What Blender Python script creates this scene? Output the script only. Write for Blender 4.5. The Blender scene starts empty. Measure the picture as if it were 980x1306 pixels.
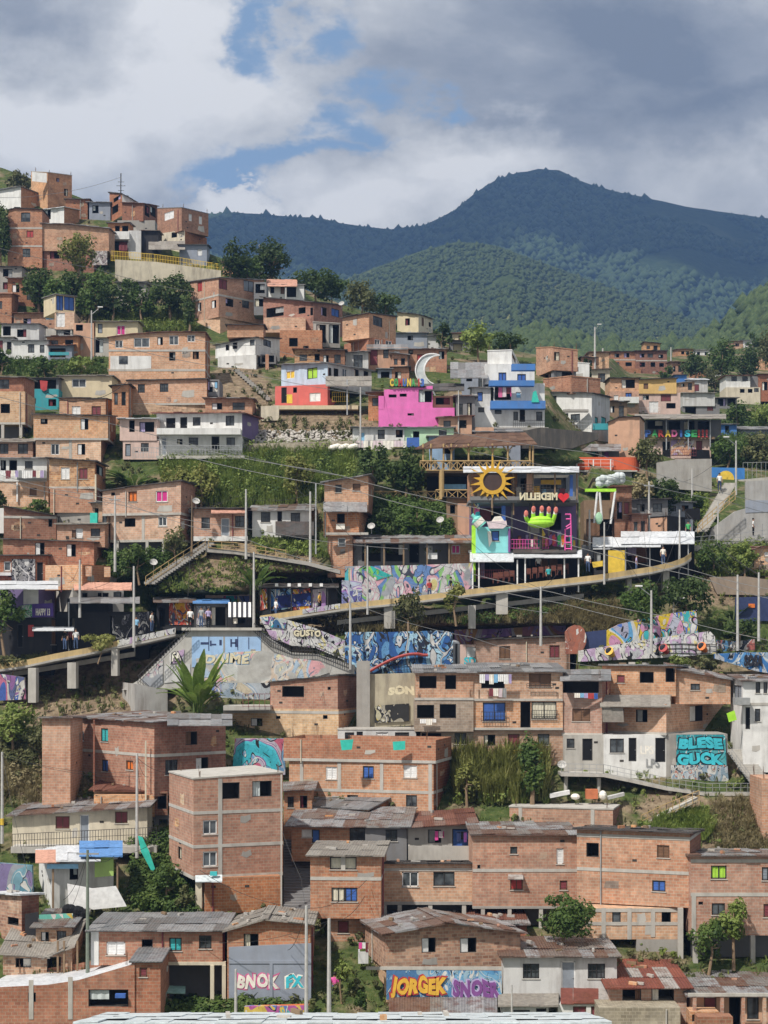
import bpy, math, random
import numpy as np
from mathutils import Vector, noise, Matrix
random.seed(7)
rng = np.random.default_rng(7)
SC = bpy.context.scene
COL = SC.collection
F, YH, XM = 2071.0, 830.0, 490.0      # focal length in photo pixels, eye level, middle column

# ------------------------------------------------------------------ materials
MC = {}
class NT:
 def __init__(s, name):
  s.m = bpy.data.materials.new(name); s.m.use_nodes = True
  s.t = s.m.node_tree; s.t.nodes.clear()
 def n(s, typ, ins=None, **props):
  nd = s.t.nodes.new('ShaderNode' + typ)
  for k, v in props.items(): setattr(nd, k, v)
  for k, v in (ins or {}).items():
   i = nd.inputs[k]
   if isinstance(v, bpy.types.NodeSocket): s.t.links.new(v, i)
   else: i.default_value = v
  return nd
 def mix(s, fac, a, b, bt='MIX'):
  nd = s.n('Mix', data_type='RGBA', blend_type=bt)
  for i, v in ((0, fac), (6, a), (7, b)):
   if isinstance(v, bpy.types.NodeSocket): s.t.links.new(v, nd.inputs[i])
   else: nd.inputs[i].default_value = v
  return nd.outputs[2]
 def math(s, op, a, b=0.0, clamp=False):
  nd = s.n('Math', operation=op, use_clamp=clamp)
  for i, v in ((0, a), (1, b)):
   if isinstance(v, bpy.types.NodeSocket): s.t.links.new(v, nd.inputs[i])
   else: nd.inputs[i].default_value = v
  return nd.outputs[0]
 def noise(s, vec, scale, detail=3, rough=.55, dist=0.0):
  return s.n('TexNoise', {'Vector': vec, 'Scale': scale, 'Detail': detail, 'Roughness': rough, 'Distortion': dist})
 def ramp(s, fac, stops, interp='LINEAR'):
  nd = s.n('ValToRGB', {'Fac': fac}); r = nd.color_ramp; r.interpolation = interp
  while len(r.elements) < len(stops): r.elements.new(.5)
  for e, (p, c) in zip(r.elements, stops):
   e.position = p; e.color = c if len(c) == 4 else (*c, 1)
  return nd.outputs[0]
 def mapping(s, vec, sc=(1, 1, 1), loc=(0, 0, 0)):
  return s.n('Mapping', {'Vector': vec, 'Scale': sc, 'Location': loc}).outputs[0]
 def done(s, color, rough=.85, metal=0.0, bump=None, bstr=.3, bdist=.02, spec=.3, emit=None):
  p = s.n('BsdfPrincipled', {'Roughness': rough, 'Metallic': metal, 'Specular IOR Level': spec})
  if isinstance(color, bpy.types.NodeSocket): s.t.links.new(color, p.inputs['Base Color'])
  else: p.inputs['Base Color'].default_value = color
  if bump is not None:
   b = s.n('Bump', {'Height': bump, 'Strength': bstr, 'Distance': bdist})
   s.t.links.new(b.outputs[0], p.inputs['Normal'])
  o = s.n('OutputMaterial'); s.t.links.new(p.outputs[0], o.inputs[0])
  return s.m
def c4(c): return (c[0], c[1], c[2], 1)
def dk(c, f): return (c[0]*f, c[1]*f, c[2]*f, 1)

def brick_mat(name, c1, c2, mortar, patchy=.25, dirt=.45):
 t = NT(name); uv = t.n('UVMap').outputs[0]; oi = t.n('ObjectInfo').outputs['Random']
 b = t.n('TexBrick', {'Vector': uv, 'Color1': c4(c1), 'Color2': c4(c2), 'Mortar': c4(mortar), 'Scale': 1.0,
  'Mortar Size': .02, 'Mortar Smooth': .2, 'Bias': -.1, 'Brick Width': .37, 'Row Height': .205}, offset=.5)
 pos = t.n('NewGeometry').outputs['Position']
 c = b.outputs[0]
 n1 = t.noise(t.mapping(pos, (.35, .35, .55)), 1.0, 4, .6).outputs[0]
 c = t.mix(t.math('MULTIPLY', t.ramp(n1, [(.42, (0, 0, 0)), (.62, (1, 1, 1))]), patchy), c, dk(mortar, 1.05))
 st = t.noise(t.mapping(pos, (2.2, 2.2, .28)), 1.0, 4, .65).outputs[0]
 c = t.mix(t.math('MULTIPLY', t.ramp(st, [(.5, (0, 0, 0)), (.78, (1, 1, 1))]), dirt), c, (.10, .07, .055, 1))
 n2 = t.noise(pos, 2.6, 2).outputs[0]
 bl = t.noise(t.mapping(pos, (.16, .16, .9)), 1.0, 3, .5).outputs[0]   # lighter and darker lifts of brickwork
 c = t.mix(.5, c, t.ramp(bl, [(.35, (.72, .70, .68)), (.5, (1, 1, 1)), (.68, (1.18, 1.16, 1.12))]), 'MULTIPLY')
 c = t.mix(.55, c, t.ramp(n2, [(.3, (.62, .62, .62)), (.7, (1.15, 1.15, 1.15))]), 'MULTIPLY')
 h = t.n('HueSaturation', {'Color': c, 'Value': t.math('ADD', t.math('MULTIPLY', oi, .42), .80), 'Hue': t.math('ADD', t.math('MULTIPLY', oi, .02), .490), 'Saturation': t.math('ADD', t.math('MULTIPLY', t.math('FRACT', t.math('MULTIPLY', oi, 7.31)), .26), .86)})
 return t.done(h.outputs[0], .9, bump=b.outputs['Fac'], bstr=-.35, bdist=.012, spec=.15)

def plaster_mat(name, c, dirt=.35, rough=.85, crack=False):
 t = NT(name); pos = t.n('NewGeometry').outputs['Position']
 st = t.noise(t.mapping(pos, (1.8, 1.8, .3)), 1.0, 5, .65).outputs[0]
 col = t.mix(t.math('MULTIPLY', t.ramp(st, [(.46, (0, 0, 0)), (.74, (1, 1, 1))]), dirt), c4(c), (.17, .145, .12, 1))
 n2 = t.noise(pos, 1.3, 4).outputs[0]
 col = t.mix(.6, col, t.ramp(n2, [(.3, (.78, .78, .78)), (.7, (1.06, 1.06, 1.06))]), 'MULTIPLY')
 return t.done(col, rough, bump=n2, bstr=.15, bdist=.03)

def flat_mat(name, c, rough=.6, metal=0.0, spec=.4, vary=.42):
 t = NT(name); pos = t.n('NewGeometry').outputs['Position']
 n2 = t.noise(pos, 3.0, 3).outputs[0]
 col = t.mix(vary, c4(c), t.ramp(n2, [(.3, (.55, .55, .55)), (.7, (1.2, 1.2, 1.2))]), 'MULTIPLY')
 return t.done(col, rough, metal, spec=spec)

def tin_mat(name, pal, rust=.4, metal=.25, rough=.5):
 t = NT(name); uv = t.n('UVMap').outputs[0]
 sp = t.n('SeparateXYZ', {0: uv}); oi = t.n('ObjectInfo').outputs['Random']
 cx = t.math('FLOOR', t.math('DIVIDE', sp.outputs[0], .85)); cy = t.math('FLOOR', t.math('DIVIDE', sp.outputs[1], 2.1))
 cb = t.n('CombineXYZ', {0: cx, 1: cy, 2: t.math('MULTIPLY', oi, 91.0)})
 wn = t.n('TexWhiteNoise', {'Vector': cb.outputs[0]}, noise_dimensions='3D')
 n = len(pal)
 base = t.ramp(wn.outputs['Value'], [(i / n, c) for i, c in enumerate(pal)], 'CONSTANT')
 pos = t.n('NewGeometry').outputs['Position']
 r1 = t.noise(t.mapping(pos, (1.1, 1.1, 1.1)), 1.0, 6, .7).outputs[0]
 base = t.mix(t.math('MULTIPLY', t.ramp(r1, [(.48, (0, 0, 0)), (.6, (1, 1, 1))]), rust), base, (.12, .045, .025, 1))
 n2 = t.noise(pos, 4.0, 4).outputs[0]
 base = t.mix(.6, base, t.ramp(n2, [(.3, (.55, .55, .55)), (.7, (1.2, 1.2, 1.2))]), 'MULTIPLY')
 return t.done(base, rough, metal, bump=n2, bstr=.2, bdist=.02)

def mural_mat(name, pal, scale=.8, seed=0.0, line=.06, lc=(.02, .02, .025), ground=None, gfac=.5):
 t = NT(name); uv = t.n('UVMap').outputs[0]; k = max(.3, scale * .62)
 v = t.mapping(uv, (1, 1, 1), (seed * 3.1, seed * 1.7, seed))
 vs = t.mapping(v, (1.0, .62, 1))
 a = t.noise(vs, .8 * k, 1, .4, 1.6).outputs[0]
 b = t.noise(vs, 1.25 * k, 1, .35, 2.6).outputs[0]
 d = t.noise(t.mapping(vs, (1, 1, 1), (17, 5, 0)), 2.4 * k, 0, .3, 3.2).outputs[0]
 n = len(pal)
 c = t.ramp(a, [(0 if i == 0 else .30 + .40 * i / n, p) for i, p in enumerate(pal)], 'CONSTANT')
 def near(x, m, w): return t.math('LESS_THAN', t.math('ABSOLUTE', t.math('SUBTRACT', x, m)), w)
 hi = pal[(n // 2) % n]
 c = t.mix(t.math('GREATER_THAN', b, .55), c, t.ramp(d, [(0, pal[-1]), (.42, hi), (.52, pal[0]), (.62, (.6, .6, .58))], 'CONSTANT'))
 c = t.mix(near(b, .55, line * .34), c, c4(lc))
 c = t.mix(t.math('MULTIPLY', near(d, .5, line * .22), .8), c, c4(lc))
 c = t.mix(t.math('MULTIPLY', near(a, .47, line * .28), .8), c, (.62, .62, .6, 1))
 if ground is not None:
  g = t.noise(v, .35, 2).outputs[0]
  c = t.mix(t.ramp(g, [(gfac, (0, 0, 0)), (gfac + .03, (1, 1, 1))]), c, c4(ground))
 dd = t.noise(t.n('NewGeometry').outputs['Position'], 1.4, 5, .65).outputs[0]
 c = t.mix(.7, c, t.ramp(dd, [(.3, (.6, .58, .55)), (.65, (1.05, 1.05, 1.05))]), 'MULTIPLY')
 return t.done(c, .8)

def leaf_mat(name, cs, rough=.6, trans=.38):
 t = NT(name); pos = t.n('NewGeometry').outputs['Position']; oi = t.n('ObjectInfo').outputs['Random']
 n1 = t.noise(pos, .8, 3, .6).outputs[0]
 n2 = t.noise(pos, 6.0, 1).outputs[0]
 f = t.math('ADD', t.math('MULTIPLY', n1, .65), t.math('MULTIPLY', n2, .35))
 k = len(cs)
 c = t.ramp(f, [(.34 + .34 * i / max(1, k - 1), q) for i, q in enumerate(cs)])
 c = t.n('HueSaturation', {'Color': c, 'Value': t.math('ADD', t.math('MULTIPLY', oi, .3), .85)}).outputs[0]
 p = t.n('BsdfPrincipled', {'Base Color': c, 'Roughness': rough, 'Specular IOR Level': .25})
 tr = t.n('BsdfTranslucent', {'Color': c})
 mx = t.n('MixShader', {0: trans, 1: p.outputs[0], 2: tr.outputs[0]})
 o = t.n('OutputMaterial'); t.t.links.new(mx.outputs[0], o.inputs[0])
 return t.m

BR = {  # clay brick kinds
 'o': ((.54, .265, .145), (.40, .175, .092), (.47, .36, .26), .22, .36),
 's': ((.58, .325, .205), (.46, .235, .145), (.52, .42, .33), .28, .34),
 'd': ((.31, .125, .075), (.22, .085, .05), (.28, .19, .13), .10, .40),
 'r': ((.44, .195, .115), (.33, .135, .08), (.38, .27, .19), .16, .40),
 'm': ((.56, .32, .19), (.26, .125, .075), (.47, .37, .27), .34, .42),
 'y': ((.57, .37, .23), (.44, .255, .15), (.51, .42, .32), .30, .36),
 'g': ((.36, .275, .21), (.27, .20, .15), (.36, .32, .27), .3, .4),
}
PL = {
 'W': ((.70, .70, .68), .38), 'w': ((.55, .55, .54), .5), 'C': ((.33, .315, .29), .4), 'c': ((.46, .44, .40), .4),
 'K': ((.62, .53, .36), .25), 'k': ((.60, .54, .42), .45), 'B': ((.46, .57, .68), .3), 'P': ((.72, .17, .46), .22),
 'R': ((.62, .14, .12), .3), 'T': ((.16, .58, .60), .1), 'N': ((.07, .20, .50), .3), 'X': ((.025, .025, .028), .1),
 'p': ((.62, .46, .40), .4), 'q': ((.27, .30, .36), .25), 'G': ((.48, .68, .45), .2), 'V': ((.16, .12, .24), .2),
 't': ((.05, .33, .38), .3), 'O': ((.66, .13, .055), .12), 'Y': ((.78, .55, .10), .2), 'a': ((.56, .34, .23), .45),
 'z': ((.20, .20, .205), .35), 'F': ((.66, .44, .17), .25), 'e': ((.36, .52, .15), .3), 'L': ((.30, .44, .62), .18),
}
TN = {
 'grey': ([(.25, .25, .255), (.20, .205, .21), (.29, .29, .29), (.17, .165, .16)], .22, .2, .55),
 'mix': ([(.30, .30, .305), (.25, .25, .25), (.17, .11, .085), (.22, .205, .19), (.33, .33, .33), (.20, .16, .14)], .62, .2, .5),
 'rust': ([(.16, .07, .05), (.13, .055, .04), (.19, .085, .06), (.20, .13, .105), (.14, .06, .042)], .5, .05, .6),
 'red': ([(.20, .062, .042), (.17, .055, .04), (.23, .075, .05), (.18, .06, .045), (.34, .32, .30)], .55, .05, .6),
 'asb': ([(.25, .23, .20), (.22, .20, .175), (.27, .25, .22)], .12, 0, .9),
 'white': ([(.62, .64, .66), (.58, .60, .62), (.66, .68, .70)], .05, .05, .45),
 'dark': ([(.07, .066, .064), (.09, .085, .08), (.06, .055, .05)], .2, .05, .7),
 'blue': ([(.60, .66, .68), (.58, .64, .66), (.61, .67, .69)], .03, .05, .45),
 'brown': ([(.12, .065, .04), (.10, .055, .035), (.14, .08, .05)], .15, 0, .85),
 'pink': ([(.55, .30, .22), (.5, .27, .2)], .1, 0, .8),
 'tealr': ([(.30, .50, .46), (.27, .46, .42)], .05, 0, .6),
}
FL = {
 'frame_dark': (.035, .033, .032), 'frame_white': (.68, .68, .67), 'frame_brown': (.11, .06, .035), 'steel': (.42, .43, .44),
 'curtain': (.62, .58, .46), 'white': (.75, .75, .74), 'red': (.42, .05, .05), 'wine': (.20, .045, .055), 'magenta': (.55, .03, .22),
 'blue': (.05, .13, .42), 'teal': (.05, .42, .44), 'lime': (.36, .62, .06), 'orange': (.66, .17, .03), 'brown': (.17, .09, .05),
 'greydoor': (.24, .27, .31), 'black': (.012, .012, .013), 'niche': (.055, .05, .045), 'yellow': (.72, .50, .06), 'wire': (.30, .30, .30),  # niche: darkness of unlit rooms put into the colour
 'wiredark': (.03, .03, .03), 'pole': (.46, .45, .43), 'wood': (.22, .15, .09), 'bamboo': (.42, .29, .13), 'purple': (.20, .07, .25),
 'skin': (.35, .19, .12), 'hair': (.015, .012, .01), 'denim': (.06, .10, .20), 'limegreen': (.40, .78, .05), 'pinkf': (.75, .10, .38),
 'tarpteal': (.04, .50, .40), 'tank': (.30, .31, .31), 'green': (.05, .35, .10), 'cream': (.66, .60, .42), 'skyblue': (.25, .50, .72),
 'chair': (.13, .04, .025), 'mirror': (.10, .055, .05), 'heart': (.62, .02, .03), 'nail': (.60, .18, .14), 'sunyellow': (.62, .36, .035),
 'softgreen': (.36, .60, .40), 'navy': (.03, .045, .12), 'conc': (.36, .345, .32), 'rubble': (.42, .39, .35), 'lilac': (.45, .38, .6),
 'cyan': (.05, .50, .60), 'gold': (.72, .42, .05), 'tagblack': (.02, .02, .03), 'pearl': (.80, .76, .68), 'boldpink': (.60, .14, .30),
}
def M(k):
 if k in MC: return MC[k]
 if k in BR: m = brick_mat('clay_brick_' + k, *BR[k])
 elif k in PL: m = plaster_mat('plaster_' + k, *PL[k])
 elif k[:4] == 'tin:': m = tin_mat('roof_' + k[4:], *TN[k[4:]])
 elif k in FL:
  m = flat_mat(k, FL[k], .9 if k in ('niche', 'black') else .6, .6 if k == 'steel' else 0, .2 if k in ('niche', 'black') else .4)
 elif k == 'glass':
  t = NT('glass'); pos = t.n('NewGeometry').outputs['Position']
  c = t.ramp(t.noise(pos, 1.1, 2).outputs[0], [(.4, (.018, .022, .026)), (.62, (.10, .115, .125))])
  m = t.done(c, .12, 0, spec=.6)
 else: raise KeyError(k)
 MC[k] = m; return m

# ------------------------------------------------------------------ the slope: pixels to metres
SX = [-700, 0, 300, 550, 700, 800, 900, 980, 1700]
SY = [1420, 1330, 1250, 1130, 1000, 900, 800, 720, 650, 580, 540, 500, 460, 430, 350, 300, 230, 150]
ST = [[22]*9, [21]*9, [20]*9, [18]*9, [16.3]*9, [15.2]*9, [14.4]*9,
 [13.9, 13.9, 13.9, 13.9, 13.9, 13.7, 13.6, 13.5, 13.5],
 [13.3, 13.3, 13.3, 13.3, 13.2, 12.8, 12.4, 12.3, 12.3],
 [12.6, 12.6, 12.6, 12.6, 12.5, 11.2, 10.4, 10.2, 10.2],
 [12.0, 12.0, 12.1, 12.1, 12.0, 9.6, 8.9, 8.6, 8.6],
 [11.3, 11.3, 11.4, 11.3, 11.2, 7.6, 7.1, 7.0, 7.0],
 [10.5, 10.5, 10.5, 10.2, 9.7, 6.0, 5.9, 5.9, 5.9],
 [9.9, 9.9, 9.8, 9.0, 7.8, 5.1, 5.1, 5.1, 5.1],
 [9.2, 9.2, 9.0, 7.2, 6.2, 4.4, 4.4, 4.4, 4.4],
 [8.6, 8.6, 8.4, 6.6, 5.8, 4.1, 4.1, 4.1, 4.1],
 [7.7, 7.7, 7.6, 6.0, 5.2, 3.8, 3.8, 3.8, 3.8],
 [6.8, 6.8, 6.8, 5.5, 4.8, 3.5, 3.5, 3.5, 3.5]]
def S(x, y):
 x = min(max(x, SX[0]), SX[-1] - .01); y = min(max(y, SY[-1] + .01), SY[0])
 i = next(k for k in range(len(SX) - 1) if SX[k] <= x < SX[k + 1])
 j = next(k for k in range(len(SY) - 1) if SY[k] >= y >= SY[k + 1])
 a = (x - SX[i]) / (SX[i + 1] - SX[i]); b = (SY[j] - y) / (SY[j] - SY[j + 1])
 return (ST[j][i] * (1 - a) + ST[j][i + 1] * a) * (1 - b) + (ST[j + 1][i] * (1 - a) + ST[j + 1][i + 1] * a) * b
def DP(x, y): return F / S(x, y)
def P3(x, y, D): return Vector(((x - XM) / F * D, D, (YH - y) / F * D))
def PS(x, y, fw=0.0): return P3(x, y, DP(x, y) - fw)

# ------------------------------------------------------------------ mesh builder
class MB:
 def __init__(s): s.v = []; s.f = []; s.uv = []; s.mi = []
 def face(s, pts, uvs=None, mi=0):
  k = len(s.v); s.v += [tuple(p) for p in pts]; s.f.append(tuple(range(k, k + len(pts))))
  if uvs is None:
   p0 = Vector(pts[0]); u = (Vector(pts[1]) - p0); L = u.length or 1; u = u / L
   n = u.cross(Vector(pts[-1]) - p0); w = n.cross(u); w = w.normalized() if w.length > 1e-9 else Vector((0, 0, 1))
   uvs = [((Vector(p) - p0).dot(u), (Vector(p) - p0).dot(w)) for p in pts]
  s.uv += [tuple(q) for q in uvs]; s.mi.append(mi)
 def hexa(s, a, b, mi=0, uvz=False):      # a, b: two matching quads (front and back)
  s.face(a, None, mi); s.face(b[::-1], None, mi)
  for i in range(4):
   j = (i + 1) % 4; s.face([a[i], b[i], b[j], a[j]], None, mi)
 def box(s, p, ux, uy, uz, mi=0):
  p, ux, uy, uz = Vector(p), Vector(ux), Vector(uy), Vector(uz)
  a = [p, p + ux, p + ux + uz, p + uz]; s.hexa(a, [q + uy for q in a], mi)
 def bar(s, a, b, r, mi=0, n=6, r2=None):
  a, b = Vector(a), Vector(b); d = (b - a)
  if d.length < 1e-6: return
  d.normalize(); u = d.orthogonal().normalized(); w = d.cross(u); r2 = r if r2 is None else r2
  A = [a + (u * math.cos(6.2832 * i / n) + w * math.sin(6.2832 * i / n)) * r for i in range(n)]
  B = [b + (u * math.cos(6.2832 * i / n) + w * math.sin(6.2832 * i / n)) * r2 for i in range(n)]
  for i in range(n):
   j = (i + 1) % n; s.face([A[i], A[j], B[j], B[i]], None, mi)
  s.face(A[::-1], None, mi); s.face(B, None, mi)
 def ball(s, c, rx, ry, rz, mi=0, nu=10, nv=6):
  c = Vector(c); R = []
  for j in range(nv + 1):
   t = math.pi * j / nv
   R.append([c + Vector((rx * math.sin(t) * math.cos(6.2832 * i / nu), ry * math.sin(t) * math.sin(6.2832 * i / nu), rz * math.cos(t))) for i in range(nu)])
  for j in range(nv):
   for i in range(nu):
    k = (i + 1) % nu
    if j == 0: s.face([R[0][0], R[1][i], R[1][k]], None, mi)
    elif j == nv - 1: s.face([R[j][i], R[nv][0], R[j][k]], None, mi)
    else: s.face([R[j][i], R[j + 1][i], R[j + 1][k], R[j][k]], None, mi)
 def prism(s, pts, off, mi=0):            # polygon extruded along off
  pts = [Vector(p) for p in pts]; off = Vector(off); q = [p + off for p in pts]
  p0 = pts[0]
  uv = [((p - p0).x, p.z) for p in pts]
  s.face(pts, uv, mi); s.face(q[::-1], uv[::-1], mi)
  for i in range(len(pts)):
   j = (i + 1) % len(pts); s.face([pts[i], q[i], q[j], pts[j]], None, mi)
 def obj(s, name, mats, parent=None, smooth=False):
  me = bpy.data.meshes.new(name)
  off = Vector(parent['_w']) if parent is not None and '_w' in parent else Vector((0, 0, 0))
  if parent is None and s.v:
   a = np.array(s.v); off = Vector(((a[:, 0].min() + a[:, 0].max()) / 2, (a[:, 1].min() + a[:, 1].max()) / 2, a[:, 2].min()))
  v = np.array(s.v, dtype=float).reshape(-1, 3) - np.array(off)
  me.from_pydata(v.tolist(), [], s.f)
  if s.uv:
   ul = me.uv_layers.new(name='UVMap'); ul.data.foreach_set('uv', np.array(s.uv, dtype=np.float32).ravel())
  for m in (mats if isinstance(mats, (list, tuple)) else [mats]): me.materials.append(M(m) if isinstance(m, str) else m)
  if any(s.mi): me.polygons.foreach_set('material_index', s.mi)
  if smooth: me.polygons.foreach_set('use_smooth', [True] * len(me.polygons))
  o = bpy.data.objects.new(name, me); COL.objects.link(o)
  if parent is None: o.location = off; o['_w'] = tuple(off)
  else: o.parent = parent; o['_w'] = tuple(off)
  return o

def tag(o, label=None, cat=None, group=None, kind=None):
 if label: o['label'] = label
 if cat: o['category'] = cat
 if group: o['group'] = group
 if kind: o['kind'] = kind
 return o
def empty(name, loc, label, cat, group=None):
 o = bpy.data.objects.new(name, None); COL.objects.link(o); o.location = loc; o['_w'] = tuple(loc)
 o.empty_display_size = .3
 return tag(o, label, cat, group)

# ------------------------------------------------------------------ roofs, windows, houses
def roof_mesh(fl, fr, br, bl, variant, parent, ov=.35, corr=False, name='roof'):
 fl, fr, br, bl = map(Vector, (fl, fr, br, bl))
 uf = (fr - fl).normalized(); sl = (bl - fl).normalized(); sr = (br - fr).normalized()
 fl2 = fl - uf * ov * .7 - sl * ov; fr2 = fr + uf * ov * .7 - sr * ov; br2 = br + uf * ov * .7 + sr * ov; bl2 = bl - uf * ov * .7 + sl * ov
 up = Vector((0, 0, 1)); W = (fr2 - fl2).length; L = (bl2 - fl2).length
 n = max(1, round(W / .85)); m = max(1, round(L / 2.2)); b = MB(); thick = .05
 for i in range(n):
  for j in range(m):
   a0, a1 = i / n, (i + 1.06) / n; b0, b1 = j / m, min((j + 1.05) / m, 1)
   dz = random.uniform(.02, .075) + (.03 if j else 0); ex = random.uniform(-.12, .12) / L if j == 0 else 0
   tw = random.uniform(-.025, .025)
   def q(a, v, h): return (fl2.lerp(fr2, min(a, 1.0))).lerp(bl2.lerp(br2, min(a, 1.0)), v) + up * h
   K = 10 if corr else 1
   us = [a0 + (a1 - a0) * k / K for k in range(K + 1)]
   hs = [dz + tw * k / K + (.03 if (corr and k % 2) else 0) for k in range(K + 1)]
   for k in range(K):
    b.face([q(us[k], b0 + ex, hs[k]), q(us[k + 1], b0 + ex, hs[k + 1]), q(us[k + 1], b1, hs[k + 1]), q(us[k], b1, hs[k])],
      [(us[k] * W if k else i * .85 + .01, j * 2.1 + .05), (min((i + 1) * .85 - .01, us[k + 1] * W + 9), j * 2.1 + .05),
      (min((i + 1) * .85 - .01, us[k + 1] * W + 9), j * 2.1 + 2.0), (us[k] * W if k else i * .85 + .01, j * 2.1 + 2.0)] if K == 1 else
      [(i * .85 + .01 + .8 * k / K, j * 2.1 + .05), (i * .85 + .01 + .8 * (k + 1) / K, j * 2.1 + .05), (i * .85 + .01 + .8 * (k + 1) / K, j * 2.1 + 2), (i * .85 + .01 + .8 * k / K, j * 2.1 + 2)])
    if j == 0:
     b.face([q(us[k], b0 + ex, hs[k] - thick), q(us[k + 1], b0 + ex, hs[k + 1] - thick), q(us[k + 1], b0 + ex, hs[k + 1]), q(us[k], b0 + ex, hs[k])], [(i * .85 + .3, .1)] * 4)
   for (aa, si) in ((a0, 0), (min(a1, 1.0), K)):
    b.face([q(aa, b0 + ex, hs[si] - thick), q(aa, b0 + ex, hs[si]), q(aa, b1, hs[si]), q(aa, b1, hs[si] - thick)], [(i * .85 + .3, .1)] * 4)
 b.hexa([fl2 - up * .05, fr2 - up * .05, fr2 + up * .018, fl2 + up * .018], [bl2 - up * .05, br2 - up * .05, br2 + up * .018, bl2 + up * .018])
 o = b.obj(name, 'tin:' + variant, parent)
 if F / fl.y > 14 and W > 3 and name == 'roof':
  for _ in range(random.randint(3, 6)):
   p = fl2.lerp(fr2, random.uniform(.05, .95)).lerp(bl2.lerp(br2, .5), random.uniform(.05, .9)) + up * .09; a = random.random() * 3; q = MB()
   q.box(p, Vector((math.cos(a), math.sin(a), 0)) * random.uniform(.2, .7), Vector((-math.sin(a), math.cos(a), 0)) * .16, (0, 0, random.uniform(.08, .2))); q.obj('weight', random.choice(['o', 'conc', 'wood', 'rubble']), o)
 return o

WST = {  # style: (frame, pane, type)
 'd': ('frame_dark', 'niche', 'niche'), 'k': ('frame_dark', 'glass', 'pane'), 'g': ('frame_white', 'glass', 'pane'), 'n': ('frame_brown', 'glass', 'pane'),
 'c': ('frame_dark', 'curtain', 'curtain'), 'w': ('frame_white', 'white', 'shutter'), 'r': ('frame_brown', 'red', 'shutter'), 'i': ('frame_brown', 'wine', 'shutter'),
 'm': ('frame_white', 'magenta', 'curtain'), 'b': ('frame_dark', 'blue', 'shutter'), 't': ('frame_dark', 'teal', 'shutter'), 'l': ('frame_dark', 'lime', 'curtain'),
 'o': ('frame_brown', 'orange', 'curtain'), 'h': ('frame_brown', 'brown', 'shutter'), 'x': ('frame_dark', 'glass', 'bars'), 'y': ('frame_white', 'yellow', 'curtain'),
 's': ('frame_white', 'skyblue', 'pane'), 'p': ('frame_dark', 'greydoor', 'shutter'), 'v': ('frame_dark', 'niche', 'half'),
 'D': ('frame_dark', 'black', 'door'), 'E': ('frame_white', 'greydoor', 'door'), 'H': ('frame_brown', 'brown', 'door'), 'I': ('frame_brown', 'wine', 'door'), 'J': ('frame_dark', 'blue', 'door'),
 'O': ('frame_dark', 'niche', 'open'),
}
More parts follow.
